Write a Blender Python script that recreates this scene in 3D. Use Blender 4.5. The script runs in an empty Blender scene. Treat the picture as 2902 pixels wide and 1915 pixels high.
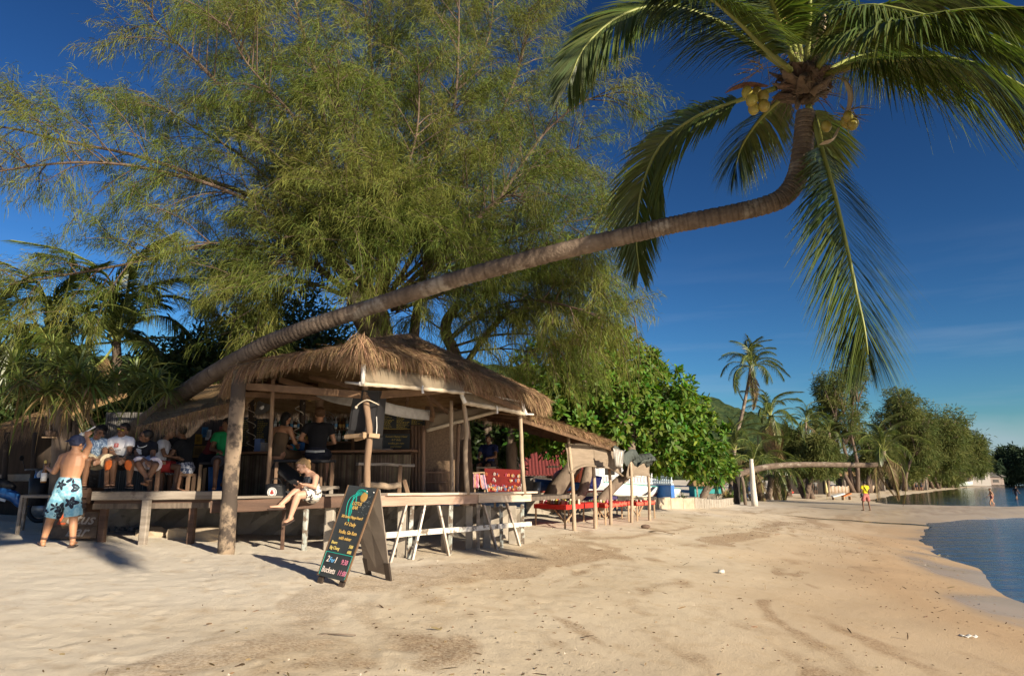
import bpy, bmesh, math, random
import numpy as np
from mathutils import Vector, Matrix, Quaternion

SC = bpy.context.scene
COL = SC.collection
R = math.radians

# ------------------------------------------------------------------ camera
FPX, CX, CY, WPX, HPX = 1935.0, 1451.0, 957.5, 2902.0, 1915.0
PITCH = math.atan((1355 - CY) / FPX)
CAMZ = 2.2
cd = bpy.data.cameras.new("camera")
cd.sensor_fit = 'HORIZONTAL'; cd.sensor_width = 36.0; cd.lens = 36.0 * FPX / WPX
cd.clip_start = 0.05; cd.clip_end = 6000
cam = bpy.data.objects.new("camera", cd); COL.objects.link(cam)
cam.location = (0, 0, CAMZ); cam.rotation_euler = (math.pi / 2 + PITCH, 0, 0)
SC.camera = cam

# ------------------------------------------------------------------ sky and sun
SUN_AZ, SUN_EL = R(44), R(21)          # azimuth: to the right of straight behind the camera
SUNV = Vector((math.sin(SUN_AZ) * math.cos(SUN_EL), -math.cos(SUN_AZ) * math.cos(SUN_EL), math.sin(SUN_EL)))
world = bpy.data.worlds.new("World"); SC.world = world; world.use_nodes = True
wn = world.node_tree; wn.nodes.clear()
sky = wn.nodes.new('ShaderNodeTexSky'); sky.sky_type = 'NISHITA'; sky.sun_disc = False
sky.sun_elevation = SUN_EL; sky.sun_rotation = math.atan2(SUNV.x, SUNV.y)
sky.air_density = 1.0; sky.dust_density = 0.35; sky.ozone_density = 3.5; sky.altitude = 0
# deep polarised blue: one contrast curve over the whole sky
s0 = wn.nodes.new('ShaderNodeVectorMath'); s0.operation = 'SCALE'; s0.inputs['Scale'].default_value = 0.0925
s1 = wn.nodes.new('ShaderNodeVectorMath'); s1.operation = 'MINIMUM'; s1.inputs[1].default_value = (0.50, 0.47, 0.62)
gm = wn.nodes.new('ShaderNodeGamma'); gm.inputs['Gamma'].default_value = 1.7
hs = wn.nodes.new('ShaderNodeVectorMath'); hs.operation = 'MULTIPLY'; hs.inputs[1].default_value = (11.2, 15.4, 16.2)
# thin cirrus streaks low over the bay
tc = wn.nodes.new('ShaderNodeTexCoord')
mp = wn.nodes.new('ShaderNodeMapping'); mp.inputs['Rotation'].default_value = (0, R(-9), R(-40)); mp.inputs['Scale'].default_value = (1.5, 1.5, 16)
nz = wn.nodes.new('ShaderNodeTexNoise'); nz.inputs['Scale'].default_value = 2.2; nz.inputs['Detail'].default_value = 6; nz.inputs['Roughness'].default_value = 0.55
rp = wn.nodes.new('ShaderNodeMapRange'); rp.inputs['From Min'].default_value = 0.50; rp.inputs['From Max'].default_value = 0.80; rp.inputs['To Max'].default_value = 0.30
sx = wn.nodes.new('ShaderNodeSeparateXYZ')
lo = wn.nodes.new('ShaderNodeMapRange'); lo.inputs['From Min'].default_value = 0.32; lo.inputs['From Max'].default_value = 0.02
mu = wn.nodes.new('ShaderNodeMath'); mu.operation = 'MULTIPLY'; mu.use_clamp = True
# a low bank of pale cloud just above the horizon
mp2 = wn.nodes.new('ShaderNodeMapping'); mp2.inputs['Scale'].default_value = (3, 3, 9)
nz2 = wn.nodes.new('ShaderNodeTexNoise'); nz2.inputs['Scale'].default_value = 2.0; nz2.inputs['Detail'].default_value = 5
ad2 = wn.nodes.new('ShaderNodeMath'); ad2.operation = 'MULTIPLY_ADD'; ad2.inputs[1].default_value = 0.06; 
lo2 = wn.nodes.new('ShaderNodeMapRange'); lo2.inputs['From Min'].default_value = 0.105; lo2.inputs['From Max'].default_value = 0.075; lo2.inputs['To Max'].default_value = 0.55
mx2 = wn.nodes.new('ShaderNodeMath'); mx2.operation = 'MAXIMUM'
mixc = wn.nodes.new('ShaderNodeMix'); mixc.data_type = 'RGBA'
mixc.inputs['B'].default_value = (4.2, 5.0, 6.2, 1)
bg = wn.nodes.new('ShaderNodeBackground'); bg.inputs['Strength'].default_value = 0.055
wo = wn.nodes.new('ShaderNodeOutputWorld')
L = wn.links.new
L(sky.outputs[0], s0.inputs[0]); L(s0.outputs[0], s1.inputs[0]); L(s1.outputs[0], gm.inputs['Color']); L(gm.outputs[0], hs.inputs[0]); L(tc.outputs['Generated'], mp.inputs[0]); L(mp.outputs[0], nz.inputs['Vector'])
L(nz.outputs[0], rp.inputs[0]); L(tc.outputs['Generated'], sx.inputs[0]); L(sx.outputs[2], lo.inputs[0])
L(rp.outputs[0], mu.inputs[0]); L(lo.outputs[0], mu.inputs[1])
L(tc.outputs['Generated'], mp2.inputs[0]); L(mp2.outputs[0], nz2.inputs['Vector']); L(nz2.outputs[0], ad2.inputs[0]); L(sx.outputs[2], ad2.inputs[2]); L(ad2.outputs[0], lo2.inputs[0])
L(mu.outputs[0], mx2.inputs[0]); L(lo2.outputs[0], mx2.inputs[1])
L(mx2.outputs[0], mixc.inputs['Factor']); L(hs.outputs[0], mixc.inputs['A']); L(mixc.outputs['Result'], bg.inputs['Color']); L(bg.outputs[0], wo.inputs[0])
sd = bpy.data.lights.new("sun", 'SUN'); sd.energy = 4.8; sd.angle = R(0.53); sd.color = (1.0, 0.87, 0.68)
sun = bpy.data.objects.new("sun", sd); COL.objects.link(sun)
sun.rotation_euler = SUNV.to_track_quat('Z', 'Y').to_euler(); sun.location = (10, -10, 20)
SC.view_settings.view_transform = 'Standard'; SC.view_settings.look = 'None'
SC.view_settings.exposure = 1.0; SC.view_settings.gamma = 1.0; SC.view_settings.use_curve_mapping = False
SC.render.engine = 'CYCLES'
SC.cycles.max_bounces = 8; SC.cycles.transparent_max_bounces = 16; SC.cycles.sample_clamp_indirect = 6.0

# ------------------------------------------------------------------ helpers
rnd = random.Random(7)
rng = np.random.default_rng(11)
SP, CP = math.sin(PITCH), math.cos(PITCH)

def ray(px, py):
    u, v = (px - CX) / FPX, (CY - py) / FPX
    return Vector((u, CP - v * SP, SP + v * CP))

def P(px, py, Y):
    """the place at distance Y along the beach that the photograph shows at (px, py)"""
    d = ray(px, py)
    return Vector((d.x * Y / d.y, Y, CAMZ + d.z * Y / d.y))

def lerp(a, b, t): return a + (b - a) * t

def obj(name, data, parent=None, world=True, mat=None):
    o = bpy.data.objects.new(name, data); COL.objects.link(o)
    if mat is not None and data is not None and hasattr(data, 'materials'): data.materials.append(mat)
    if parent is not None:
        o.parent = parent
        if world:
            m = Matrix.LocRotScale(parent.location, parent.rotation_euler, parent.scale)
            if parent.parent is not None:
                q = parent.parent
                m = Matrix.LocRotScale(q.location, q.rotation_euler, q.scale) @ parent.matrix_parent_inverse @ m
            o.matrix_parent_inverse = m.inverted()
    return o

def tag(o, label=None, cat=None, group=None, kind=None):
    if label: o['label'] = label
    if cat: o['category'] = cat
    if group: o['group'] = group
    if kind: o['kind'] = kind
    return o

def thing(name, label, cat, loc=(0, 0, 0), rz=0.0, group=None):
    o = bpy.data.objects.new(name, None); COL.objects.link(o)
    o.empty_display_size = 0.2
    o.location = loc; o.rotation_euler = (0, 0, rz)
    return tag(o, label, cat, group)

def copy_tree(o, parent=None):
    c = o.copy(); COL.objects.link(c)
    if parent is not None:
        c.parent = parent; c.matrix_parent_inverse = o.matrix_parent_inverse.copy()
    for ch in list(o.children): copy_tree(ch, c)
    return c

class MB:
    """collects shapes and links them as one mesh"""
    def __init__(s): s.v = []; s.f = []
    def add(s, vs, fs):
        b = len(s.v); s.v += [tuple(v) for v in vs]; s.f += [tuple(i + b for i in f) for f in fs]; return s
    def hexa(s, a):
        return s.add(a, [(0, 3, 2, 1), (4, 5, 6, 7), (0, 1, 5, 4), (1, 2, 6, 5), (2, 3, 7, 6), (3, 0, 4, 7)])
    def box(s, c, d, rz=0.0, rot=None):
        M = rot if rot is not None else Matrix.Rotation(rz, 3, 'Z')
        x, y, z = d[0] / 2, d[1] / 2, d[2] / 2; c = Vector(c)
        return s.hexa([c + M @ Vector(q) for q in ((-x, -y, -z), (x, -y, -z), (x, y, -z), (-x, y, -z), (-x, -y, z), (x, -y, z), (x, y, z), (-x, y, z))])
    def beam(s, p0, p1, w, h, up=(0, 0, 1), ch=0.12, jit=0.0):
        """a plank from p0 to p1, w across, h along up, with eased edges"""
        p0, p1 = Vector(p0), Vector(p1); t = (p1 - p0).normalized(); up = Vector(up)
        sd = t.cross(up)
        if sd.length < 1e-4: sd = t.cross(Vector((1, 0, 0)))
        sd.normalize(); u = sd.cross(t).normalized()
        c = min(w, h) * ch; x, y = w / 2, h / 2
        prof = [(-x + c, -y), (x - c, -y), (x, -y + c), (x, y - c), (x - c, y), (-x + c, y), (-x, y - c), (-x, -y + c)]
        n = 1 if jit == 0 else max(2, int((p1 - p0).length / 0.25))
        rings = []
        for i in range(n + 1):
            q = p0.lerp(p1, i / n); o = Vector((rnd.uniform(-jit, jit), rnd.uniform(-jit, jit), rnd.uniform(-jit, jit)))
            rings.append([q + o + sd * a + u * b for a, b in prof])
        vs = [v for r in rings for v in r]; fs = []
        for i in range(n):
            for k in range(8): fs.append((i * 8 + k, i * 8 + (k + 1) % 8, i * 8 + 8 + (k + 1) % 8, i * 8 + 8 + k))
        fs.append(tuple(range(7, -1, -1))); fs.append(tuple(n * 8 + k for k in range(8)))
        return s.add(vs, fs)
    def tube(s, pts, rad, n=10, caps=True, wob=0.0, flat=None, flatk=1.0):
        pts = [Vector(p) for p in pts]; m = len(pts)
        if not hasattr(rad, '__len__'): rad = [rad] * m
        up = None; vs = []; fs = []
        for i in range(m):
            t = (pts[min(i + 1, m - 1)] - pts[max(i - 1, 0)])
            t = t.normalized() if t.length > 1e-9 else Vector((0, 0, 1))
            if flat is not None: up = Vector(flat)
            if up is None: up = Vector((0, 0, 1)) if abs(t.z) < 0.9 else Vector((1, 0, 0))
            a = up - t * up.dot(t)
            if a.length < 1e-5: a = Vector((0, 1, 0)) - t * t.y
            a.normalize(); b = t.cross(a); up = a
            for k in range(n):
                th = 2 * math.pi * k / n; r = rad[i] * (1 + (rnd.uniform(-wob, wob) if wob else 0))
                vs.append(pts[i] + a * (math.cos(th) * r * (1 if flat is None else 1)) + b * (math.sin(th) * r * flatk))
        for i in range(m - 1):
            for k in range(n): fs.append((i * n + k, i * n + (k + 1) % n, i * n + n + (k + 1) % n, i * n + n + k))
        if caps: fs.append(tuple(range(n - 1, -1, -1))); fs.append(tuple((m - 1) * n + k for k in range(n)))
        return s.add(vs, fs)
    def ell(s, c, r, ax=None, nu=12, nv=8):
        c = Vector(c)
        if not hasattr(r, '__len__'): r = (r, r, r)
        ax = ax or (Vector((1, 0, 0)), Vector((0, 1, 0)), Vector((0, 0, 1)))
        vs = [c - ax[2] * r[2]]; fs = []
        for j in range(1, nv):
            ph = -math.pi / 2 + math.pi * j / nv
            for k in range(nu):
                th = 2 * math.pi * k / nu
                vs.append(c + ax[0] * (r[0] * math.cos(ph) * math.cos(th)) + ax[1] * (r[1] * math.cos(ph) * math.sin(th)) + ax[2] * (r[2] * math.sin(ph)))
        vs.append(c + ax[2] * r[2])
        for k in range(nu): fs.append((0, 1 + (k + 1) % nu, 1 + k))
        for j in range(nv - 2):
            a = 1 + j * nu
            for k in range(nu): fs.append((a + k, a + (k + 1) % nu, a + nu + (k + 1) % nu, a + nu + k))
        a = 1 + (nv - 2) * nu; e = len(vs) - 1
        for k in range(nu): fs.append((a + k, a + (k + 1) % nu, e))
        return s.add(vs, fs)
    def lathe(s, c, prof, n=14, ax=None):
        c = Vector(c); ax = ax or (Vector((1, 0, 0)), Vector((0, 1, 0)), Vector((0, 0, 1)))
        vs = []; fs = []
        for r, z in prof:
            for k in range(n):
                th = 2 * math.pi * k / n
                vs.append(c + ax[0] * (r * math.cos(th)) + ax[1] * (r * math.sin(th)) + ax[2] * z)
        for i in range(len(prof) - 1):
            for k in range(n): fs.append((i * n + k, i * n + (k + 1) % n, i * n + n + (k + 1) % n, i * n + n + k))
        fs.append(tuple(range(n - 1, -1, -1))); fs.append(tuple((len(prof) - 1) * n + k for k in range(n)))
        return s.add(vs, fs)
    def sheet(s, grid, th):
        """grid: rows of points; a cloth of thickness th"""
        m, n = len(grid), len(grid[0]); g = [[Vector(p) for p in r] for r in grid]
        front = []; back = []
        for i in range(m):
            for j in range(n):
                du = g[i][min(j + 1, n - 1)] - g[i][max(j - 1, 0)]; dv = g[min(i + 1, m - 1)][j] - g[max(i - 1, 0)][j]
                nn = du.cross(dv); nn = nn.normalized() if nn.length > 1e-9 else Vector((0, 0, 1))
                front.append(g[i][j] + nn * th / 2); back.append(g[i][j] - nn * th / 2)
        N = m * n; fs = []
        for i in range(m - 1):
            for j in range(n - 1):
                a = i * n + j
                fs.append((a, a + 1, a + n + 1, a + n)); fs.append((N + a, N + a + n, N + a + n + 1, N + a + 1))
        for j in range(n - 1):
            fs.append((j, N + j, N + j + 1, j + 1)); a = (m - 1) * n + j; fs.append((a, a + 1, N + a + 1, N + a))
        for i in range(m - 1):
            a = i * n; fs.append((a, a + n, N + a + n, N + a)); a += n - 1; fs.append((a, N + a, N + a + n, a + n))
        return s.add(front + back, fs)
    def mesh(s, name, smooth=False):
        me = bpy.data.meshes.new(name); me.from_pydata(s.v, [], s.f); me.update()
        if smooth: me.shade_smooth()
        return me
    def build(s, name, mat, parent=None, smooth=False, world=True):
        return obj(name, s.mesh(name, smooth), parent, world, mat)

def npmesh(name, V, F, smooth=False):
    """V (n,3), F (m,3 or 4) arrays"""
    me = bpy.data.meshes.new(name); V = np.asarray(V, np.float32); F = np.asarray(F, np.int32)
    k = F.shape[1]
    me.vertices.add(len(V)); me.vertices.foreach_set('co', V.ravel())
    me.loops.add(F.size); me.loops.foreach_set('vertex_index', F.ravel())
    me.polygons.add(len(F)); me.polygons.foreach_set('loop_start', np.arange(0, F.size, k, dtype=np.int32))
    me.polygons.foreach_set('loop_total', np.full(len(F), k, np.int32))
    me.update(calc_edges=True)
    if smooth: me.shade_smooth()
    return me

def nrm(a): return a / np.maximum(np.linalg.norm(a, axis=-1, keepdims=True), 1e-9)

def strands(P0, D, Ln, W, droop=0.3, seg=2, side=None, prof=None, fold=0.0, bend=None):
    """blade-like strips: start P0, direction D, length, width; they sag by droop. Returns V, F."""
    P0 = np.asarray(P0, float); D = nrm(np.asarray(D, float)); n = len(P0)
    Ln = np.broadcast_to(np.asarray(Ln, float), (n,)); W = np.broadcast_to(np.asarray(W, float), (n,)); droop = np.broadcast_to(np.asarray(droop, float), (n,))
    if side is None:
        side = np.cross(D, rng.normal(size=(n, 3)))
    side = nrm(np.asarray(side, float))
    if prof is None: prof = [1.0, 0.8, 0.12] if seg == 2 else [0.6, 1.0, 0.75, 0.08][:seg + 1] if seg == 3 else list(np.linspace(1, 0.1, seg + 1))
    Vs = np.zeros((n, seg + 1, 2, 3))
    for i in range(seg + 1):
        t = i / seg
        c = P0 + D * (Ln * t)[:, None]
        c[:, 2] -= droop * Ln * t * t
        if bend is not None: c = c + bend * (Ln * t * t)[:, None]
        w = side * (W * prof[i] / 2)[:, None]
        Vs[:, i, 0] = c - w; Vs[:, i, 1] = c + w
    V = Vs.reshape(-1, 3)
    base = (np.arange(n) * (seg + 1) * 2)[:, None]
    F = np.concatenate([base + np.array([[2 * i, 2 * i + 1, 2 * i + 3, 2 * i + 2]]) for i in range(seg)], axis=0)
    return V, F

def join(parts):
    Vs = []; Fs = []; b = 0
    for V, F in parts:
        Vs.append(V); Fs.append(F + b); b += len(V)
    return np.concatenate(Vs), np.concatenate(Fs)

def catmull(pts, n):
    p = [Vector(q) for q in pts]; p = [p[0] * 2 - p[1]] + p + [p[-1] * 2 - p[-2]]
    out = []; m = len(p) - 3
    for i in range(n + 1):
        t = i / n * m; k = min(int(t), m - 1); u = t - k
        a, b, c, d = p[k], p[k + 1], p[k + 2], p[k + 3]
        out.append(0.5 * ((2 * b) + (c - a) * u + (2 * a - 5 * b + 4 * c - d) * u * u + (3 * b - a - 3 * c + d) * u ** 3))
    return out

# ------------------------------------------------------------------ materials
def nodes(name):
    m = bpy.data.materials.new(name); m.use_nodes = True
    nt = m.node_tree; b = nt.nodes['Principled BSDF']; return m, nt, b

def _n(nt, t, **kw):
    n = nt.nodes.new(t)
    for k, v in kw.items(): setattr(n, k, v)
    return n

def M(name, c1, c2=None, scale=4.0, stretch=(1, 1, 1), rough=0.8, bump=0.0, bscale=None, detail=5, lo=0.35, hi=0.65, metal=0.0, spec=0.3, c3=None, s3=1.0, t3=0.62, isl=0.0, transl=None, bdist=0.01, hv=0.05):
    """surface colour c1 mottled with c2 (noise stretched per axis), patches of c3, per-piece variation isl, optional leaf translucency"""
    m, nt, b = nodes(name); L = nt.links.new
    c1 = (*c1, 1); c2 = (*(c2 if c2 else [x * 0.75 for x in c1[:3]]), 1)
    tc = _n(nt, 'ShaderNodeTexCoord'); mp = _n(nt, 'ShaderNodeMapping'); mp.inputs['Scale'].default_value = stretch
    L(tc.outputs['Object'], mp.inputs[0])
    nz = _n(nt, 'ShaderNodeTexNoise'); nz.inputs['Scale'].default_value = scale; nz.inputs['Detail'].default_value = detail; nz.inputs['Roughness'].default_value = 0.6
    L(mp.outputs[0], nz.inputs['Vector'])
    mr = _n(nt, 'ShaderNodeMapRange'); mr.inputs['From Min'].default_value = lo; mr.inputs['From Max'].default_value = hi
    L(nz.outputs[0], mr.inputs[0])
    mx = _n(nt, 'ShaderNodeMix', data_type='RGBA'); mx.inputs['A'].default_value = c1; mx.inputs['B'].default_value = c2
    L(mr.outputs[0], mx.inputs['Factor']); out = mx.outputs['Result']
    if c3:
        n3 = _n(nt, 'ShaderNodeTexNoise'); n3.inputs['Scale'].default_value = s3; n3.inputs['Detail'].default_value = 7; n3.inputs['Roughness'].default_value = 0.65
        L(tc.outputs['Object'], n3.inputs['Vector'])
        r3 = _n(nt, 'ShaderNodeMapRange'); r3.inputs['From Min'].default_value = t3 - 0.04; r3.inputs['From Max'].default_value = t3 + 0.04
        L(n3.outputs[0], r3.inputs[0])
        m3 = _n(nt, 'ShaderNodeMix', data_type='RGBA'); m3.inputs['B'].default_value = (*c3, 1)
        L(out, m3.inputs['A']); L(r3.outputs[0], m3.inputs['Factor']); out = m3.outputs['Result']
    if isl:
        g = _n(nt, 'ShaderNodeNewGeometry'); h = _n(nt, 'ShaderNodeHueSaturation')
        v = _n(nt, 'ShaderNodeMapRange'); v.inputs['To Min'].default_value = 1 - isl; v.inputs['To Max'].default_value = 1 + isl
        hh = _n(nt, 'ShaderNodeMath', operation='MULTIPLY_ADD'); hh.inputs[1].default_value = hv; hh.inputs[2].default_value = 0.5 - hv / 2
        L(g.outputs['Random Per Island'], v.inputs[0]); L(v.outputs[0], h.inputs['Value'])
        fr = _n(nt, 'ShaderNodeMath', operation='FRACT'); m7 = _n(nt, 'ShaderNodeMath', operation='MULTIPLY'); m7.inputs[1].default_value = 7.31
        L(g.outputs['Random Per Island'], m7.inputs[0]); L(m7.outputs[0], fr.inputs[0]); L(fr.outputs[0], hh.inputs[0]); L(hh.outputs[0], h.inputs['Hue'])
        L(out, h.inputs['Color']); out = h.outputs['Color']
    L(out, b.inputs['Base Color'])
    b.inputs['Roughness'].default_value = rough; b.inputs['Metallic'].default_value = metal; b.inputs['Specular IOR Level'].default_value = spec
    if bump:
        nb = nz
        if bscale:
            nb = _n(nt, 'ShaderNodeTexNoise'); nb.inputs['Scale'].default_value = bscale; nb.inputs['Detail'].default_value = 4; L(mp.outputs[0], nb.inputs['Vector'])
        bp = _n(nt, 'ShaderNodeBump'); bp.inputs['Strength'].default_value = bump; bp.inputs['Distance'].default_value = bdist
        L(nb.outputs[0], bp.inputs['Height']); L(bp.outputs[0], b.inputs['Normal'])
    if transl:
        tr = _n(nt, 'ShaderNodeBsdfTranslucent'); ms = _n(nt, 'ShaderNodeMixShader'); ms.inputs[0].default_value = transl
        hs = _n(nt, 'ShaderNodeHueSaturation'); hs.inputs['Saturation'].default_value = 1.15; hs.inputs['Value'].default_value = 1.3
        L(out, hs.inputs['Color']); L(hs.outputs[0], tr.inputs[0]); L(b.outputs[0], ms.inputs[1]); L(tr.outputs[0], ms.inputs[2])
        L(ms.outputs[0], nt.nodes['Material Output'].inputs[0])
    return m
# ------------------------------------------------------------------ the beach
SHORE = np.array([(-60, -220), (-6, -40), (3.0, -10), (5.0, 0), (6.4, 5), (8.3, 11.2), (9.1, 13.2), (10.2, 15.5), (11.7, 18.6), (13.7, 23), (16.0, 27.2), (18.4, 31.6), (20.6, 35.2),
                  (25, 38.2), (32, 41.0), (50, 45.0), (75, 49), (60, 51.5), (45, 53.5), (36, 55.5), (33.2, 60.5), (34, 66), (40, 77), (48.7, 89), (66, 111), (103, 160), (146, 212), (271, 378), (520, 640), (1400, 1500)], float)

def vnoise(x, y, seed=0):
    xi = np.floor(x).astype(int); yi = np.floor(y).astype(int); fx = x - xi; fy = y - yi
    fx = fx * fx * (3 - 2 * fx); fy = fy * fy * (3 - 2 * fy)
    def h(a, b):
        n = (a * 374761393 + b * 668265263 + seed * 974711) & 0x7fffffff
        n = ((n ^ (n >> 13)) * 1274126177) & 0x7fffffff
        return ((n ^ (n >> 16)) & 0xffff) / 65535.0
    return (h(xi, yi) * (1 - fx) + h(xi + 1, yi) * fx) * (1 - fy) + (h(xi, yi + 1) * (1 - fx) + h(xi + 1, yi + 1) * fx) * fy

def fbm(x, y, seed=0, o=4):
    s = 0; a = 0.5
    for i in range(o): s = s + a * vnoise(x * 2 ** i, y * 2 ** i, seed + i * 17); a *= 0.5
    return s

def sdist(x, y):
    """distance inland from the water's edge (negative out at sea)"""
    x = np.asarray(x, float); y = np.asarray(y, float)
    best = np.full(x.shape, 1e9); inside = np.zeros(x.shape, bool)
    for (ax, ay), (bx, by) in zip(SHORE[:-1], SHORE[1:]):
        dx, dy = bx - ax, by - ay
        t = np.clip(((x - ax) * dx + (y - ay) * dy) / (dx * dx + dy * dy), 0, 1)
        best = np.minimum(best, np.hypot(x - ax - t * dx, y - ay - t * dy))
        c = (ay > y) != (by > y)
        with np.errstate(divide='ignore', invalid='ignore'):
            inside ^= c & (x < (bx - ax) * (y - ay) / (by - ay) + ax)
    return np.where(inside, best, -best)          # the shore runs away from the camera: land lies on the x-minus side

STREAM = [(9.0, 35.4), (11.5, 35.2), (15, 34.6), (19, 33.6), (23, 32.4)]

def ground(x, y, fine=True):
    x = np.asarray(x, float); y = np.asarray(y, float)
    d = sdist(x, y)
    d = d + (fbm(x * 0.35, y * 0.35, 3, 3) - 0.44) * 0.9 * np.clip(np.hypot(x, y) / 12, 0.2, 3.0)
    z = np.where(d > 0, 1.3 * (1 - np.exp(-np.maximum(d, 0) / (7.5 + np.clip(y - 20, 0, 50) * np.clip((x - 7) / 8, 0, 1)))) + 0.01 * np.clip(d, 0, 60), -1.1 * (1 - np.exp(np.minimum(d, 0) / 9.0)))
    z = z + 0.10 * (fbm(x * 0.45, y * 0.45, 9, 3) - 0.44) * np.clip(d / 4, 0, 1)
    if fine:
        dry = np.clip((d - 3) / 6, 0, 1)
        z = z + 0.009 * (fbm(x * 2.2, y * 2.2, 21, 3) - 0.44) * (0.35 + dry)
        z = z + 0.012 * (fbm(x * 7, y * 7, 31, 3) - 0.44) * (0.25 + dry * 1.5)
    return z

def _h(a, b, seed):
    n = (a * 374761393 + b * 668265263 + seed * 974711) & 0x7fffffff
    n = ((n ^ (n >> 13)) * 1274126177) & 0x7fffffff
    return ((n ^ (n >> 16)) & 0xffff) / 65535.0

def _f(x, y, seed, o):
    s = 0.0; a = 0.5
    for i in range(o):
        X, Y = x * 2 ** i, y * 2 ** i; xi, yi = math.floor(X), math.floor(Y); fx, fy = X - xi, Y - yi; sd_ = seed + i * 17
        fx = fx * fx * (3 - 2 * fx); fy = fy * fy * (3 - 2 * fy)
        s += a * ((_h(xi, yi, sd_) * (1 - fx) + _h(xi + 1, yi, sd_) * fx) * (1 - fy) + (_h(xi, yi + 1, sd_) * (1 - fx) + _h(xi + 1, yi + 1, sd_) * fx) * fy); a *= 0.5
    return s

_SH = [tuple(map(float, p)) for p in SHORE]
def gz(x, y):
    best = 1e18; inside = False
    for (ax, ay), (bx, by) in zip(_SH[:-1], _SH[1:]):
        dx, dy = bx - ax, by - ay; t = ((x - ax) * dx + (y - ay) * dy) / (dx * dx + dy * dy); t = 0 if t < 0 else 1 if t > 1 else t
        q = (x - ax - t * dx) ** 2 + (y - ay - t * dy) ** 2
        if q < best: best = q
        if (ay > y) != (by > y) and x < (bx - ax) * (y - ay) / (by - ay) + ax: inside = not inside
    d = math.sqrt(best) * (1 if inside else -1)
    d += (_f(x * 0.35, y * 0.35, 3, 3) - 0.44) * 0.9 * min(3.0, max(0.2, math.hypot(x, y) / 12))
    z = 1.3 * (1 - math.exp(-d / (7.5 + min(50, max(0, y - 20)) * min(1, max(0, (x - 7) / 8))))) + 0.01 * min(d, 60) if d > 0 else -1.1 * (1 - math.exp(d / 9.0))
    return z + 0.10 * (_f(x * 0.45, y * 0.45, 9, 3) - 0.44) * min(1, max(0, d / 4))

def G(px, py, hint=None):
    """where the sand lies under the pixel (px, py)"""
    d = ray(px, py); t = 3.0; prev = t
    while t < 900:
        p = Vector((0, 0, CAMZ)) + d * t
        if p.z < gz(p.x, p.y):
            a, b = prev, t
            for _ in range(18):
                m = (a + b) / 2; q = Vector((0, 0, CAMZ)) + d * m
                if q.z < gz(q.x, q.y): b = m
                else: a = m
            return Vector((0, 0, CAMZ)) + d * b
        prev = t; t *= 1.012
    return Vector((0, 0, CAMZ)) + d * 300

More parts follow.
